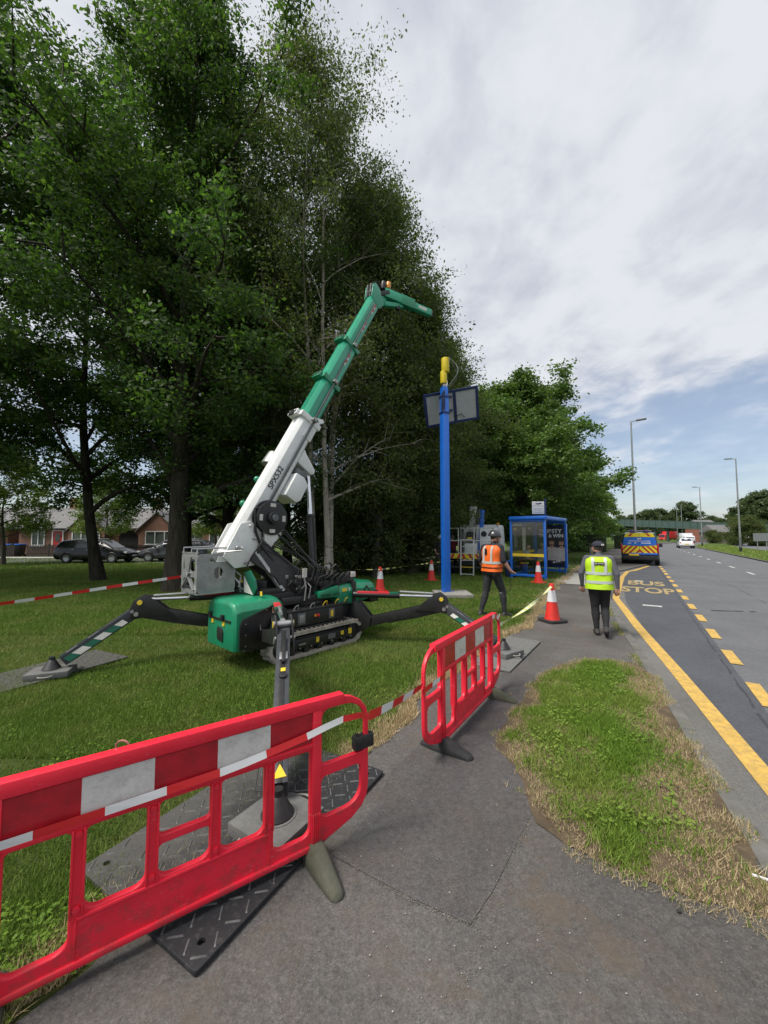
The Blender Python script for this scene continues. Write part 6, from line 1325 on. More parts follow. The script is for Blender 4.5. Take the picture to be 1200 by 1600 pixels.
# ------------------------------------------------------------------ bungalows behind the trees
def brick_mat(name, c1, c2, mort, sc=1.0):
    m = new_mat(name); t = NT(m); o = t.obj(); b = t.n('ShaderNodeTexBrick'); se = t.n('ShaderNodeSeparateXYZ'); t.l.new(o, se.inputs[0]); cm = t.n('ShaderNodeCombineXYZ')
    t.l.new(t.math('ADD', se.outputs[0], se.outputs[1]), cm.inputs[0]); t.l.new(se.outputs[2], cm.inputs[1]); t.l.new(cm.outputs[0], b.inputs[0])
    b.inputs['Color1'].default_value = (*c1, 1); b.inputs['Color2'].default_value = (*c2, 1); b.inputs['Mortar'].default_value = (*mort, 1); b.inputs['Scale'].default_value = sc
    b.inputs['Brick Width'].default_value = .225; b.inputs['Row Height'].default_value = .075; b.inputs['Mortar Size'].default_value = .010
    c = t.mix(t.math('MULTIPLY', t.noise(o, 1.2, 5, .7), .5), b.outputs[0], tuple(x * .55 for x in c1)); t.out(t.bsdf(c, .9, 0, t.bump(b.outputs[1], -.4, .01), .2)); return m
M_brick = brick_mat('brown_brick', (.20, .085, .055), (.27, .125, .08), (.24, .21, .18)); M_brickr = brick_mat('red_brick', (.30, .085, .055), (.36, .12, .075), (.28, .22, .19)); M_brickg = brick_mat('grey_brick', (.13, .105, .095), (.17, .14, .12), (.17, .16, .15))
M_slate = paint('grey_slate', (.135, .132, .135), .8, 0, .15, 3, .3, (.12, .115, .10), .5, 20); M_upvc = paint('white_frame', (.72, .72, .71), .4); M_winglass = paint('window_glass', (.055, .070, .075), .08, 0, .3, 2, spec=.8); M_reddoor = paint('red_door', (.42, .02, .02), .4); M_darkwood = paint('dark_fence_wood', (.030, .024, .020), .85, 0, .3, 6); M_black = paint('dark_opening', (.012, .011, .010), .9); M_curtain = paint('net_curtain', (.30, .33, .33), .9, 0, .1)
def window(par, x, z0, w_, h, yf, bars=(), curtain=True):
    fr = MB(); f = .07
    for a in (x - w_ / 2 + f / 2, x + w_ / 2 - f / 2) + tuple(x - w_ / 2 + w_ * b for b in bars): fr.box((a, yf, z0 + h / 2), (f, .10, h))
    for z in (z0 + f / 2, z0 + h - f / 2): fr.box((x, yf, z), (w_ - .002, .098, f))
    o = fr.build('window', M_upvc, par); q = MB(); q.box((x, yf + .02, z0 + h / 2), (w_ - .1, .02, h - .1)); q.build('pane', M_winglass, o); q = MB(); q.box((x, yf - .06, z0 - .04), (w_ + .16, .16, .07)); q.build('sill', M_upvc, o)
YF = 35.0
def bungalow(label, x0, x1, gables, parts, arches=()):
    t = thing('brick_bungalow', label, 'house', V((x0 + x1) / 2, YF, 0), 'brick bungalows along the side street')
    mb = MB(); mb.box(((x0 + x1) / 2, YF + 3.5, 1.25), (x1 - x0, 7, 2.5)); mb.build('wall', M_brick, t)
    rf = MB(); yb, zr = YF + 3.5, 4.55
    rf.add([(x0 - .2, YF - .35, 2.42), (x1 + .2, YF - .35, 2.42), (x1 + .2, yb, zr), (x0 - .2, yb, zr), (x0 - .2, YF + 7.3, 2.42), (x1 + .2, YF + 7.3, 2.42), (x0 - .2, YF - .35, 2.32), (x1 + .2, YF - .35, 2.32), (x0 - .2, YF + 7.3, 2.32), (x1 + .2, YF + 7.3, 2.32)], [(0, 1, 2, 3), (3, 2, 5, 4), (0, 6, 7, 1), (4, 5, 9, 8), (0, 3, 4, 8, 6), (1, 7, 9, 5, 2), (6, 8, 9, 7)]); rf = rf.build('roof', M_slate, t)
    q = MB(); q.box(((x0 + x1) / 2, YF - .40, 2.36), (x1 - x0 + .4, .10, .10)); q.build('gutter', M_cblk, rf)
    q = MB(); q.box((x0 + 2.2, yb, 4.9), (.8, .5, 1.3)); q.build('chimney', M_brick, rf)
    for gx, gw in gables:
        q = MB(); q.prism([(-gw / 2, 0), (gw / 2, 0), (gw / 2, 2.35), (0, 3.85), (-gw / 2, 2.35)], V(gx, YF + .0, 0), X, Z, 1.2); g = q.build('gable', M_brick, t)
        for s in (-1, 1): q = MB(); q.beam((gx + s * (gw / 2 + .2), YF + .6, 2.22), (gx, YF + .6, 3.95), 2.6, .10, Y) if False else q.add([(gx + s * (gw / 2 + .22), YF - .75, 2.20), (gx, YF - .75, 3.93), (gx, YF + 3, 3.93), (gx + s * (gw / 2 + .22), YF + 3, 2.20), (gx + s * (gw / 2 + .22), YF - .75, 2.10), (gx, YF - .75, 3.83), (gx, YF + 3, 3.83), (gx + s * (gw / 2 + .22), YF + 3, 2.10)], [(0, 1, 2, 3), (4, 7, 6, 5), (0, 4, 5, 1), (1, 5, 6, 2), (2, 6, 7, 3), (3, 7, 4, 0)]); q.build('gable_roof', M_slate, g)
    for nm, x, z0, w_, h, y, bars in parts:
        if nm == 'window': window(t, x, z0, w_, h, YF - y, bars)
        else:
            q = MB(); q.box((x, YF - y, z0 + h / 2), (w_, .08, h)); d = q.build('door', M_reddoor, t); q = MB()
            for a in (-1, 1): q.box((x + a * (w_ / 2 + .05), YF - y - .01, z0 + h / 2), (.10, .12, h + .1))
            q.box((x, YF - y - .012, z0 + h + .06), (w_ + .2, .118, .10)); q.build('door_frame', M_upvc, d); q = MB(); q.box((x, YF - y - .05, z0 + h * .72), (w_ * .5, .02, h * .35)); q.build('pane', M_winglass, d)
    for x, w_, h in arches:
        q = MB(); pts = [(-w_ / 2, 0), (w_ / 2, 0)] + [(w_ / 2 * math.cos(R_(a)), h - w_ / 2 + w_ / 2 * math.sin(R_(a))) for a in range(0, 181, 15)]; q.prism(pts, V(x, YF - .02, 0), X, Z, .06); a_ = q.build('arch_shade_panel', M_black, t)  # solid near-black panel; the porch's inner shade is painted, wall stays closed
        q = MB(); n = 13
        for k in range(n): c = R_(180 * (k + .5) / n); q.box((x + (w_ / 2 + .12) * math.cos(c), YF - .035, h - w_ / 2 + (w_ / 2 + .12) * math.sin(c)), (.22, .05, .11), (V(math.cos(c), 0, math.sin(c)), Y, V(-math.sin(c), 0, math.cos(c)))); 
        q.build('brick_arch', M_brickr, a_)
    return t
bungalow('brown brick bungalow with red door and gable, behind the black estate car', -33.2, -25.0, [(-26.6, 3.3)], [('window', -31.4, .85, 1.2, 1.55, .04, (.5,)), ('door', -29.6, .1, .85, 2.05, .04, ()), ('window', -26.6, .95, 2.5, 1.15, .64, (.33, .66))])
bungalow('brown brick bungalow with arched porch and gable beside the thickest trunk', -24.9, -13.0, [(-20.3, 3.3), (-14.8, 2.9)], [('window', -20.0, .95, 2.6, 1.2, .64, (.33, .66)), ('window', -17.2, .95, 1.6, 1.2, .04, (.5,)), ('door', -18.5, .1, .85, 2.0, .04, ()), ('window', -14.8, .95, 1.6, 1.2, .64, (.5,))], [(-23.2, 1.75, 2.25)])
bungalow('brick bungalow with round white window, mostly behind bushes at left edge', -46, -34.2, [(-36.6, 3.2)], [('window', -36.4, .8, 1.7, 1.4, .64, (.5,)), ('window', -41, .9, 1.8, 1.2, .04, (.5,))])
fe = thing('picket_fence', 'dark wooden picket fence along the bungalow gardens', 'fence', V(-30, 31.6, 0)); q = MB(); rng = random.Random(2)
x = -46
while x < -13.5:
    if not (-30.3 < x < -29.3): q.box((x, 31.6, .50 + rng.uniform(-.01, .01)), (.085, .025, .98))
    x += .135
q.build('pickets', M_darkwood, fe, kind='stuff')
for z in (.28, .78): q = MB(); q.box((-38.1, 31.63, z), (15.6, .04, .08)); q.box((-21.4, 31.63, z), (15.8, .04, .08)); q.build('fence_rail', M_darkwood, fe)
for x in range(-46, -13, 3): q = MB(); q.box((x + .5, 31.66, .55), (.10, .10, 1.12)); q.build('fence_post', M_darkwood, fe)
for i, (x, lb) in enumerate(((-31.3, 'wheeled bin with blue lid behind the fence, left of two'), (-30.55, 'wheeled bin with blue lid behind the fence, nearer the black car'))):
    t = thing('wheelie_bin', lb, 'bin', V(x, 32.3, 0), 'wheeled bins behind the fence'); q = MB(); q.loft([rr for rr in ([V(x + a * .22, 32.3 + b * .26, .06) for a, b in ((-1, -1), (1, -1), (1, 1), (-1, 1))], [V(x + a * .28, 32.3 + b * .34, .98) for a, b in ((-1, -1), (1, -1), (1, 1), (-1, 1))])]); q.build('body', M_cblk, t, .02); q = MB(); q.box((x, 32.3, 1.02), (.60, .74, .07)); q.build('lid', M_blue, t, .02); 
    for s in (-1, 1): MB().cyl((x + s * .2, 32.62, .10), (x + s * .26, 32.62, .10), .10, None, 12).build('wheel', M_cblk, t)
# ------------------------------------------------------------------ beyond the far verge: brick house, boundary wall, bush, sign
hp_ = P(1112, 846, 104); t = thing('brick_house', 'small red brick house with slate roof right of the white box van', 'house', V(hp_.x, hp_.y, 0)); hx, hy = hp_.x, hp_.y
q = MB(); q.box((hx, hy + 3, 1.9), (4.6, 6, 4.2)); q.build('wall', M_brickr, t); q = MB(); q.add([(hx - 2.6, hy - .3, 3.95), (hx + 2.6, hy - .3, 3.95), (hx + 2.6, hy + 3, 6.0), (hx - 2.6, hy + 3, 6.0), (hx - 2.6, hy + 6.3, 3.95), (hx + 2.6, hy + 6.3, 3.95)], [(0, 1, 2, 3), (3, 2, 5, 4), (0, 3, 4), (1, 5, 2), (0, 4, 5, 1)]); q.build('roof', M_slate, t)
for x in (-1.1, 1.2):
    for z in (.6, 2.5): window(t, hx + x, z, .9, 1.1, hy - .03, (.5,))
q = MB(); q.box((hx, hy - .04, .9), (.8, .06, 1.9)); q.build('door', M_black, t)
hp_ = P(1152, 845, 92); t = thing('garage_block', 'long dark brick outbuilding with slate roof right of the red brick house', 'outbuilding', V(hp_.x, hp_.y, 0)); hx, hy = hp_.x, hp_.y
q = MB(); q.box((hx, hy + 3, 1.1), (9.0, 5, 2.8)); q.build('wall', M_brickg, t); q = MB(); q.add([(hx - 4.8, hy + .3, 2.45), (hx + 1.6, hy + .3, 2.45), (hx + 1.6, hy + 3, 4.3), (hx - 4.8, hy + 3, 4.3), (hx - 4.8, hy + 5.8, 2.45), (hx + 1.6, hy + 5.8, 2.45)], [(0, 1, 2, 3), (3, 2, 5, 4), (0, 3, 4), (1, 5, 2), (0, 4, 5, 1)]); q.build('roof', M_slate, t); window(t, hx + 3.2, 1.2, 1.3, 1.0, hy + .47, (.5,))
bs0 = P(1166, 850, 66); tree('bush', T_bush, 'round green bush by the back road, left of the road sign', V(bs0.x, bs0.y, 0), 0, (1.7, 1.7, 1.45), None, 'bush'); bs0 = P(1115, 846, 84); tree('bush', T_bush, 'ivy covered bush against the dark brick outbuilding', V(bs0.x, bs0.y, 0), 60, (1.2, .9, .85), None, 'bush'); bs0 = P(1150, 850, 72); tree('bush', T_bush, 'low dark bush at the foot of the outbuilding wall', V(bs0.x, bs0.y, 0), 60, (.9, .9, .7), None, 'bush')
sp0 = P(1192, 860, 46); t = thing('road_sign', 'grey back of a wide road sign on two posts at the right edge', 'road sign', V(sp0.x, sp0.y, 0)); q = MB(); q.box((sp0.x, sp0.y, 1.55), (2.1, .05, .95)); q.build('plate', M_galv, t)
for s in (-1, 1): MB().cyl((sp0.x + s * .55, sp0.y + .05, -.1), (sp0.x + s * .55, sp0.y + .05, 1.9), .05).build('post', M_galv, t)
# hedge, brick pier and stumps left of the van
def hedge(label, a, b, h, d, seed):
    n = int((b - a).length * 34); nr = np.random.default_rng(seed); tw = []
    ax = (b - a); nn = V(-ax.y, ax.x, 0).normalized()
    for i in range(n):
        k = nr.random(); s = nr.uniform(-1, 1); z = nr.uniform(.05, 1); 
        if nr.random() < .6: s = 1 if s > 0 else -1
        else: z = 1
        p = a + ax * k + nn * (d / 2 * s) + Z * (h * z * (1 + .06 * math.sin(k * 40))); tw.append((tuple(p - a), tuple(p - a + V(nr.uniform(-.3, .3), nr.uniform(-.3, .3), nr.uniform(.0, .3)))))
    o = thing('hedge', label, 'hedge', a); q = MB(); q.box((ax * .5) + Z * h * .47, (ax.length, d * .8, h * .9), (ax.normalized(), nn, Z)); c = q.build('core', paint('hedge_core', (.02, .03, .012), .9), None); c.parent = o
    link('crown', leaf_cloud('crown', tw, 10, .16, .12, L_maple, nr), o); return o
hedge('clipped green hedge beyond the park, left of the van', RD(47, -6.5), RD(47, -2.6), 2.0, 1.2, 5); hedge('lower hedge along the path end behind the van', RD(60, -2.4), RD(60, .4), 1.9, 1.2, 6)
gp = RD(44, -7.2); t = thing('brick_pier', 'red brick garden pier at the far end of the park lawn', 'pier', gp); q = MB(); q.box(gp + Z * .8, (.9, .5, 1.6)); q.build('shaft', M_brickr, t); q = MB(); q.box(gp + Z * 1.64, (1.0, .6, .10)); q.build('cap', M_conc, t)
gp = RD(46, -9.2); t = thing('garden_wall', 'low red brick garden wall far across the park lawn', 'wall', gp); q = MB(); q.box(gp + Z * .6, (4.6, .3, 1.2), (DN, DS, Z)); q.build('brickwork', M_brickr, t); q = MB(); q.box(gp + Z * 1.23, (4.7, .4, .06), (DN, DS, Z)); q.build('coping', M_conc, t)
gp = RD(38, -3.3); t = thing('bollard', 'short grey bollard at the edge of the far path', 'bollard', gp); MB().cyl(gp, gp + Z * .75, .13, .12, 14).build('shaft', M_conc, t, .02); MB().cyl(gp + Z * .75, gp + Z * .82, .14, .08, 14).build('cap', M_conc, t)
gp = RD(40, -5.4); t = thing('wooden_post', 'thin dark wooden post standing on the lawn before the hedge', 'post', gp); q = MB(); q.box(gp + Z * .8, (.14, .14, 1.6)); q.build('shaft', M_darkwood, t); q = MB(); q.box(gp + Z * 1.62, (.16, .16, .04)); q.build('cap', M_darkwood, t)
# ------------------------------------------------------------------ people: one continuous body each, clothes over it
M_skin = paint('skin', (.46, .25, .18), .55, 0, .06, 8); M_hair = paint('dark_hair', (.020, .016, .013), .7, 0, .3, 30); M_trous = paint('dark_trousers', (.026, .027, .031), .85, 0, .35, 6, .25, (.06, .06, .06), .8, 14); M_blktr = paint('black_trousers', (.012, .012, .014), .85, 0, .3, 6, 0, (.06, .05, .03), .8, 14); M_gtop = paint('grey_sleeve', (.085, .085, .105), .85, 0, .12, 6); M_btee = paint('black_tee', (.020, .020, .026), .85, 0, .2, 6); M_boot = paint('work_boot', (.035, .032, .030), .7, 0, .3, 9); M_hvy = paint('hi_vis_yellow', (.42, .66, .010), .6, 0, .06, 5, .12, (.30, .45, .05)); M_hvo = paint('hi_vis_orange', (.80, .135, .012), .6, 0, .06, 5); M_refl = paint('silver_tape', (.50, .53, .52), .35, .1, .06); M_helm = paint('black_helmet', (.025, .026, .028), .3, 0, .1, 5, coat=.4); M_cap = paint('navy_cap', (.016, .018, .032), .8); M_cream = paint('pale_top', (.38, .35, .30), .85); M_dred = paint('dark_red_top', (.20, .025, .03), .85)
def capsule(mb, a, b, ra, rb, n=12, sq=1.0):
    a, b = Vector(a), Vector(b); d = b - a
    if d.length < 1e-4: d = V(0, 0, 1e-3)
    dd, r, u = ortho(d); rings = []
    for k in range(4): ph = -math.pi / 2 + math.pi / 2 * k / 4 + .02; rings.append((a + dd * (math.sin(ph) * ra), math.cos(ph) * ra))
    rings.append((a, ra)); rings.append((b, rb))
    for k in range(1, 5): ph = math.pi / 2 * k / 4 - (.02 if k == 4 else 0); rings.append((b + dd * (math.sin(ph) * rb), math.cos(ph) * rb))
    mb.loft([[c + r * (math.cos(2 * math.pi * i / n) * q) + u * (math.sin(2 * math.pi * i / n) * q * sq) for i in range(n)] for c, q in rings])
def torso_rings(rings, n=20):
    return [[V(x + hw * math.copysign(abs(math.cos(t)) ** .8, math.cos(t)), y + hd * math.copysign(abs(math.sin(t)) ** .85, math.sin(t)), z) for t in [2 * math.pi * i / n for i in range(n)]] for x, y, z, hw, hd in rings]
def person(label, J, mats, loc, rz, vox=.0095, extras=None, group=None, build=1.0, size=1.0, hs=1.10):
    """J: joints in metres, x right, y forwards, z up. mats: body zones -> material"""
    t = thing('person', label, 'person', (0, 0, 0), group); mb = MB(); caps = []
    def cp(a, b, ra, rb, zone, sq=1.0): capsule(mb, J[a] if isinstance(a, str) else a, J[b] if isinstance(b, str) else b, ra, rb, 12, sq); caps.append((Vector(J[a] if isinstance(a, str) else a), Vector(J[b] if isinstance(b, str) else b), (ra + rb) / 2, zone))
    k = build; px, py, pz = J['pelvis']; nx, ny, nz = J['neck']
    lerp = lambda f: (px + (nx - px) * f, py + (ny - py) * f, pz + (nz - pz) * f)
    tr_ = [(*lerp(-.16), .155 * k, .105 * k), (*lerp(.0), .172 * k, .118 * k), (*lerp(.22), .160 * k, .112 * k), (*lerp(.45), .160 * k, .112 * k), (*lerp(.70), .182 * k, .122 * k), (*lerp(.88), .178 * k, .105 * k), (*lerp(.97), .11, .075), (*lerp(1.02), .065, .06)]
    mb.loft(torso_rings(tr_)); 
    for f in (.05, .25, .5, .75, .92): caps.append((Vector(lerp(f)) - V(.06, 0, 0), Vector(lerp(f)) + V(.06, 0, 0), .115, 'top' if f > .12 else 'legs'))
    for s in ('l', 'r'):
        sg = -1 if s == 'l' else 1; sh_, el, wr = Vector(J['sh_' + s]), Vector(J['el_' + s]), Vector(J['wr_' + s])
        cp(tuple(lerp(.90)), tuple(sh_), .07, .068, 'top'); cp(tuple(sh_), tuple(el), .060 * k, .046 * k, 'sleeve'); cp(tuple(el), tuple(wr), .045 * k, .031, 'fore')
        hd = Vector(J['hd_' + s]); d = (hd - wr).normalized(); side = d.cross(V(0, 1, .2)).normalized() if abs(d.y) < .8 else V(1, 0, 0); nrm = side.cross(d).normalized()
        pm = wr + d * .085; capsule(mb, wr + d * .02 - side * .018, pm - side * .022, .022, .019); capsule(mb, wr + d * .02 + side * .014, pm + side * .022, .021, .018); caps.append((wr, pm, .035, 'skin'))
        for i, (o, ln) in enumerate(((-.033, .062), (-.011, .074), (.011, .070), (.032, .055))):
            f0 = pm + side * o; f1 = f0 + d * ln * .55 + nrm * .008; f2 = f1 + d * ln * .38 + nrm * .026; capsule(mb, f0, f1, .0105, .0098, 8); capsule(mb, f1, f2, .0098, .0085, 8); caps.append((f0, f2, .012, 'skin'))
        th0 = wr + d * .03 - side * .03; th1 = th0 + d * .042 - side * .026; th2 = th1 + d * .034 + nrm * .012; capsule(mb, th0, th1, .0135, .0115, 8); capsule(mb, th1, th2, .0115, .0095, 8); caps.append((th0, th2, .013, 'skin'))
        hp, kn, an, to = (Vector(J[q + s]) for q in ('hp_', 'kn_', 'an_', 'to_'))
        cp(tuple(hp), tuple(kn), .092 * k, .060 * k, 'legs'); cp(tuple(kn), tuple(an + (kn - an) * .12), .062 * k, .048, 'legs'); cp(tuple(kn.lerp(an, .25)), tuple(kn.lerp(an, .5)), .062 * k, .055 * k, 'legs')
        f = (to - an); heel = an - V(f.x, f.y, 0).normalized() * .045 + (J.get('dn_' + s) and Vector(J['dn_' + s]) or V(0, 0, -.045)); cp(tuple(an), tuple(heel), .048, .042, 'boot'); cp(tuple(heel), tuple(to), .044, .038, 'boot', .9); cp(tuple(an), tuple(heel.lerp(to, .55) + V(0, 0, .01)), .045, .042, 'boot')
    hc = Vector(J['head']); fw = Vector(J['face']).normalized(); up = Vector(J.get('hup', (0, 0, 1))); rt = fw.cross(up).normalized(); up = rt.cross(fw)
    cp(tuple(lerp(.97)), tuple(hc - up * .07 - fw * .012), .056, .052, 'skin')
    H = lambda a, b, c: hc + rt * a * hs + fw * b * hs + up * c * hs
    q = MB(); q.ball((0, 0, 0), 1, 18, 12); vs = []
    for v in q.v:
        x, y, z = v; w_ = .074 * (1 - .10 * max(0, -z)); vs.append(H(x * w_, y * .094 + (.008 if z < 0 else 0), z * .112))
    mb.add(vs, q.f); capsule(mb, H(0, .045, -.075), H(0, .068, -.085), .036, .028); capsule(mb, H(-.045, .0, -.06), H(0, .06, -.09), .030, .026); capsule(mb, H(.045, .0, -.06), H(0, .06, -.09), .030, .026)
    capsule(mb, H(0, .088, .012), H(0, .108, -.022), .010, .014); capsule(mb, H(-.022, .088, -.055), H(.022, .088, -.055), .009, .009)
    for s in (-1, 1):
        capsule(mb, H(s * .076, -.006, .016), H(s * .080, -.012, -.022), .016, .011); capsule(mb, H(s * .018, .084, .026), H(s * .046, .074, .026), .010, .009)
    caps += [(H(0, .03, -.05), H(0, .03, .02), .085, 'skin'), (H(0, -.03, .03), H(0, -.05, .06), .088, 'hair'), (H(0, .01, .085), H(0, -.04, .07), .070, 'hair')]
    if J.get('beard'): caps.append((H(-.05, .03, -.085), H(.05, .03, -.085), .050, 'hair'))
    me = mb.mesh('body_raw', M_skin, (0, 0, 0), 0, 0); ob = bpy.data.objects.new('body_raw', me); COL.objects.link(ob)
    rm = ob.modifiers.new('r', 'REMESH'); rm.mode = 'VOXEL'; rm.voxel_size = vox; sm = ob.modifiers.new('s', 'SMOOTH'); sm.factor = .5; sm.iterations = 3
    bm_ = bpy.data.meshes.new_from_object(ob.evaluated_get(bpy.context.evaluated_depsgraph_get())); bpy.data.objects.remove(ob); bpy.data.meshes.remove(me)
    zones = ['skin', 'top', 'sleeve', 'fore', 'legs', 'boot', 'hair']; bm_.materials.clear()
    for z in zones: bm_.materials.append(mats[z])
    n = len(bm_.polygons); cen = np.empty(n * 3, np.float32); bm_.polygons.foreach_get('center', cen); cen = cen.reshape(-1, 3); best = np.full(n, 1e9); idx = np.zeros(n, np.int32)
    for a, b, r, zone in caps:
        a, b = np.array(a), np.array(b); ab = b - a; tt = np.clip(((cen - a) @ ab) / (ab @ ab + 1e-9), 0, 1); d = np.linalg.norm(cen - (a + tt[:, None] * ab), axis=1) - r; m = d < best; best[m] = d[m]; idx[m] = zones.index(zone)
    bm_.polygons.foreach_set('material_index', idx); bm_.polygons.foreach_set('use_smooth', [True] * n); bm_.name = 'body'; link('body', bm_, t)
    for s in (-1, 1):
        q = MB(); q.ball(H(s * .031, .083, .014), .0085, 8, 6); q.build('eye', M_ctext, None).parent = t
    if extras: extras(t, H, lerp, J, k, rt, fw, up)
    t.location = loc; t.rotation_euler = (0, 0, R_(rz)); t.scale = (size, size, size); return t
def vest(t, lerp, k, mat, f0, f1, side_open=False, bands=(.18, .42), braces=(-.085, .085), grow=1.0):
    sp = lambda f: {True: None}.get(False)
    tab = [(-.20, .188, .140), (-.05, .186, .138), (.20, .176, .130), (.45, .176, .130), (.70, .192, .136), (.86, .186, .124), (.95, .135, .098), (.99, .090, .082)]
    def at(f):
        for (a, w0, d0), (b, w1, d1) in zip(tab, tab[1:]):
            if f <= b: q = max(0, (f - a) / (b - a)); return (w0 + (w1 - w0) * q) * k * grow, (d0 + (d1 - d0) * q) * k * grow
        return tab[-1][1] * k, tab[-1][2] * k
    fs = [f0 + (f1 - f0) * i / 12 for i in range(13)]; rng = random.Random(3)
    rings = torso_rings([(*lerp(f), *at(f)) for f in fs], 32)
    for r in rings:
        for i, p in enumerate(r): r[i] = p + V(0, 0, 0) + (p - sum(r, V(0, 0, 0)) / len(r)).normalized() * (.004 * math.sin(i * 1.9 + p.z * 31) + .004 * math.sin(i * .9 - p.z * 17))
    inner = [[p + (sum(r, V(0, 0, 0)) / len(r) - p) * .06 for p in r] for r in rings]
    v = MB().loft(rings + inner[::-1] + [rings[0]], False).build('hi_vis_vest', mat, None, 0, 60); v.parent = t
    def band(f, h=.05):
        a, b = lerp(f), lerp(f); dz = h / 2; w_, d_ = at(f); r = lambda z, g: torso_rings([(a[0], a[1], a[2] + z, w_ * g + .006, d_ * g + .006)], 32)[0]
        MB().loft([r(-dz, 1.0), r(dz, 1.0), r(dz, 1.012), r(-dz, 1.012), r(-dz, 1.0)], False).build('reflective_band', M_refl, None, 0, 60).parent = v
    for f in bands: band(f)
    for x in braces:                                                      # bands over the shoulders, on the back and on the front
        for sg in (-1, 1):
            pts = []
            for i in range(9):
                f = bands[-1] + (f1 - .03 - bands[-1]) * i / 8; w_, d_ = at(f); c = Vector(lerp(f)); q = max(0, 1 - (abs(x) / w_) ** 2) ** .42; pts.append(c + V(x, sg * (d_ * q + .008), 0))
            MB().loft([[p + V(-.024, 0, 0), p + V(.024, 0, 0), p + V(.024, sg * .004, 0), p + V(-.024, sg * .004, 0)] for p in pts]).build('reflective_band', M_refl, None, 0, 60).parent = v
    return v
def cap_mesh(H, kx, ky, kz, z0, oy=-.005, n=20, m=7):
    rings = []
    for j in range(m + 1):
        ph = math.pi / 2 * j / m; rings.append([H(kx * math.cos(ph) * math.cos(2 * math.pi * i / n) * (1 if ph < 1.55 else .02) + 0, oy + ky * max(.02, math.cos(ph)) * math.sin(2 * math.pi * i / n), z0 + kz * math.sin(ph)) for i in range(n)])
    return MB().loft(rings)
# the man in the yellow vest walking away along the path, head turned left
JY = dict(pelvis=(0, 0, .90), neck=(0, .02, 1.42), head=(-.005, .055, 1.56), face=(-.62, .72, -.06), beard=1,
          sh_l=(-.185, .01, 1.36), el_l=(-.285, -.02, 1.10), wr_l=(-.275, .05, .87), hd_l=(-.262, .085, .74), sh_r=(.185, .01, 1.36), el_r=(.270, -.05, 1.10), wr_r=(.285, -.03, .86), hd_r=(.270, -.02, .73),
          hp_l=(-.085, 0, .87), kn_l=(-.075, .06, .48), an_l=(-.060, .0, .09), to_l=(-.085, .155, .040), hp_r=(.085, 0, .87), kn_r=(.085, .10, .47), an_r=(.075, -.21, .16), to_r=(.085, -.13, .035), dn_r=(0, -.055, -.02))
def ex_yellow(t, H, lerp, J, k, rt, fw, up):
    v = vest(t, lerp, k, M_hvy, -.14, .965, bands=(.10, .40), braces=(-.098, .098), grow=1.06)
    b = Vector(lerp(.74)); q = MB(); q.box(b + V(0, -.152 * k, .0), (.165, .006, .052)); q.build('back_badge', M_ctext, None).parent = v
    o = lettering('DELAWAY', .034, M_pwhite, b + V(0, -.156 * k, 0), X, Z, None, thick=.0006); o.parent = v
    c = cap_mesh(H, .086, .106, .085, .030).build('cap', M_cap, None, 0, 60); c.parent = t
    q = MB(); q.loft([[H(x, .085 + (.085 if abs(x) < .03 else .070 if abs(x) < .06 else .04) * f, .036 - .014 * f + dz) for x, f in ((-.07, 0), (-.072, .9), (-.04, 1), (0, 1.02), (.04, 1), (.072, .9), (.07, 0))] for dz in (0, .007)]); q.build('cap_peak', M_cap, None).parent = c
    q = MB(); q.box(H(0, -.112, .045), (.05, .012, .03), (rt, fw, up)); q.build('cap_strap', M_whrefl, None).parent = c
yl = G(939, 993); person('man in yellow reflective vest, black trousers and dark cap walking away along the path', JY, dict(skin=M_skin, top=M_gtop, sleeve=M_gtop, fore=M_gtop, legs=M_blktr, boot=M_boot, hair=M_hair), V(yl.x, yl.y, .008), -26, .0095, ex_yellow, None, 1.16)
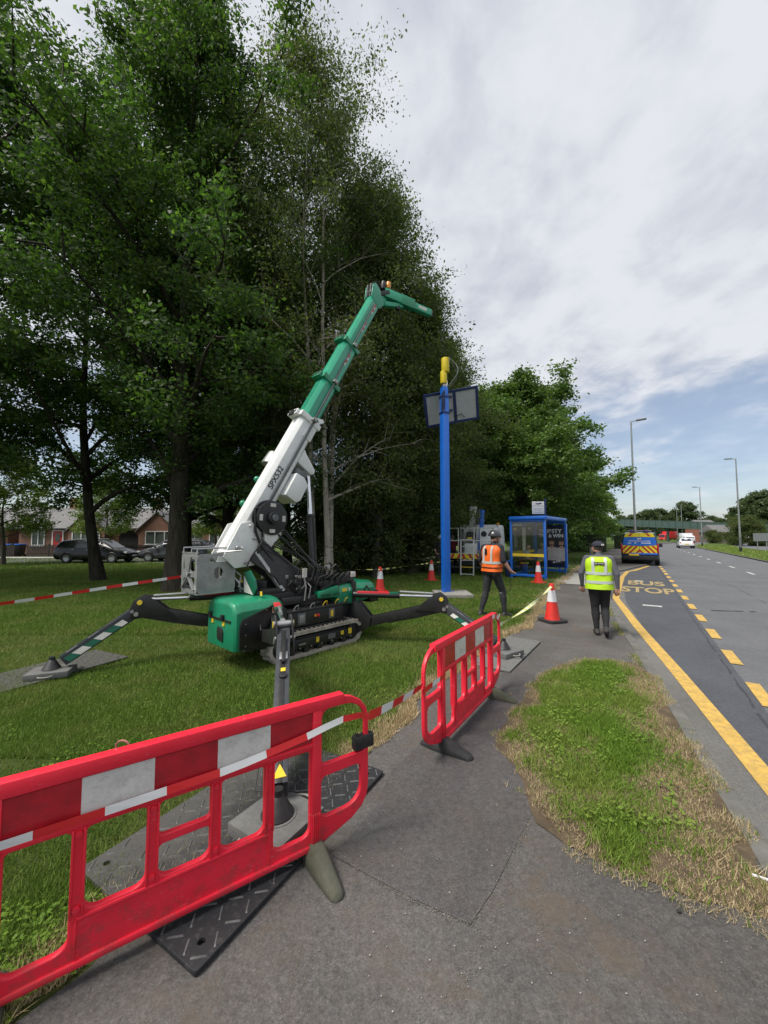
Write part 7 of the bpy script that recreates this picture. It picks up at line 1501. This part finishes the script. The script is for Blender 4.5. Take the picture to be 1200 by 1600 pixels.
# the man in the orange vest and helmet on the grass, reaching to the right
JO = dict(pelvis=(0, 0, .98), neck=(.015, .03, 1.52), head=(.03, .075, 1.675), face=(.42, .85, -.14),
          sh_l=(-.20, .0, 1.455), el_l=(-.30, -.03, 1.18), wr_l=(-.30, .10, .97), hd_l=(-.29, .16, .88), sh_r=(.20, .04, 1.455), el_r=(.275, .03, 1.19), wr_r=(.325, .17, .99), hd_r=(.345, .235, .935),
          hp_l=(-.09, 0, .94), kn_l=(-.15, -.02, .52), an_l=(-.20, -.14, .095), to_l=(-.22, .03, .042), hp_r=(.09, 0, .94), kn_r=(.13, .17, .53), an_r=(.17, .17, .095), to_r=(.19, .34, .042))
def ex_orange(t, H, lerp, J, k, rt, fw, up):
    v = vest(t, lerp, k, M_hvo, -.04, .965, bands=(.30,), braces=(-.10, .10), grow=1.05)
    b = Vector(lerp(.72)); q = MB(); q.box(b + V(-.035, -.150 * k, .0), (.05, .006, .13)); q.build('dark_patch', M_ctext, None).parent = v
    for dz in (.11,): 
        a = Vector(lerp(dz)); q = MB(); r = lambda z, g: torso_rings([(a.x, a.y, a.z + z, .196 * k * g, .146 * k * g)], 32)[0]; q.loft([r(-.01, 1.0), r(.01, 1.0), r(.01, 1.02), r(-.01, 1.02), r(-.01, 1.0)], False); q.build('dark_trim', M_ctext, None, 0, 60).parent = v
    h = cap_mesh(H, .108, .128, .125, .012, -.006).build('helmet', M_helm, None, 0, 60); h.parent = t
    q = MB(); q.loft([[H(.112 * math.cos(a), -.006 + .132 * math.sin(a), z) for a in [2 * math.pi * i / 24 for i in range(24)]] for z in (.004, .022)]); q.build('helmet_rim', M_helm, None, 0, 60).parent = h
    q = MB(); q.tube([H(.085, .01, .01), H(.072, .03, -.06), H(.03, .07, -.115), H(-.03, .07, -.115), H(-.072, .03, -.06), H(-.085, .01, .01)], .007, 6); q.build('chin_strap', M_ctext, None).parent = h
    p = Vector(lerp(-.04)); q = MB(); rr = lambda z: torso_rings([(p.x, p.y, p.z + z, .188, .135)], 24)[0]; q.loft([rr(-.025), rr(.025)]); q.build('belt', M_ctext, None, 0, 60).parent = t
    for x, y in ((.14, -.10), (.19, .0), (-.16, -.08)): q = MB(); q.box(p + V(x, y, -.03), (.07, .05, .13)); q.build('belt_pouch', M_cblk, None, .012).parent = t
    for s, x in (('l', -1), ('r', 1)):
        kn = Vector(J['kn_' + s]); q = MB(); rr = lambda z, g: [kn + V(g * math.cos(a), g * math.sin(a) * 1.05, z) for a in [2 * math.pi * i / 16 for i in range(16)]]; q.loft([rr(-.025, .070), rr(-.008, .070)]); q.build('knee_stripe', M_refl, None, 0, 60).parent = t
og_ = G(772, 966); ORP = V(og_.x - .0, og_.y + .1, .0)
person('man in orange reflective vest and black helmet standing on the grass by the far barrier', JO, dict(skin=M_skin, top=M_btee, sleeve=M_btee, fore=M_skin, legs=M_trous, boot=M_boot, hair=M_hair), ORP, -56, .0095, ex_orange, None, 1.20, 1.05)
hr = ORP + Matrix.Rotation(R_(-20), 3, 'Z') @ V(.30, .05, 1.0); mb = MB(); mb.tube([hr, hr + V(.06, .0, -.12), hr + V(.10, 0, -.30), hr + V(.07, 0, -.42), hr + V(-.06, 0, -.46), hr + V(-.14, .0, -.30)], .007, 6); mb.build('hanging_cable', M_hose, None, loc=hr, label="black cable loop hanging from the belt of the man in orange", cat='cable')
# seated passenger in the shelter and two hands by the lorry
JS = dict(pelvis=(0, 0, .66), neck=(0, .05, 1.15), head=(0, .10, 1.29), face=(.1, 1, -.15), sh_l=(-.17, .03, 1.08), el_l=(-.22, .08, .84), wr_l=(-.12, .26, .78), hd_l=(-.09, .34, .77), sh_r=(.17, .03, 1.08), el_r=(.22, .08, .84), wr_r=(.12, .26, .78), hd_r=(.09, .34, .77), hp_l=(-.09, .02, .68), kn_l=(-.12, .42, .66), an_l=(-.12, .42, .12), to_l=(-.12, .60, .06), hp_r=(.09, .02, .68), kn_r=(.12, .42, .66), an_r=(.12, .44, .12), to_r=(.12, .62, .06))
p = S(.75, SW - .34, .0); fz = math.degrees(math.atan2(SV.y, SV.x)) - 90
person('dark haired person in pale top sitting inside the bus shelter', JS, dict(skin=M_skin, top=M_cream, sleeve=M_cream, fore=M_skin, legs=M_blktr, boot=M_boot, hair=M_hair), V(p.x, p.y, .0), fz, .014)
JW = {k_: v_ for k_, v_ in JO.items()}; JW.update(face=(.2, 1, -.1), wr_r=(.26, .20, 1.0), hd_r=(.24, .28, .95))
def ex_whelm(t, H, lerp, J, k, rt, fw, up): cap_mesh(H, .112, .132, .13, .0, -.004).build('helmet', M_whrefl, None, 0, 60).parent = t
p = P(687, 880, 17.4); person('worker in dark clothes and white helmet half hidden left of the blue pole', JW, dict(skin=M_skin, top=M_btee, sleeve=M_btee, fore=M_skin, legs=M_trous, boot=M_boot, hair=M_hair), V(p.x, p.y, 0), 200, .014, ex_whelm)
def ex_dhelm(t, H, lerp, J, k, rt, fw, up): cap_mesh(H, .112, .132, .13, .0, -.004).build('helmet', M_helm, None, 0, 60).parent = t
p = P(708, 870, 18.8); person('worker in dark red top and black helmet beside the lorry ladder', JW, dict(skin=M_skin, top=M_dred, sleeve=M_dred, fore=M_dred, legs=M_trous, boot=M_boot, hair=M_hair), V(p.x, p.y, 0), 160, .014, ex_dhelm)
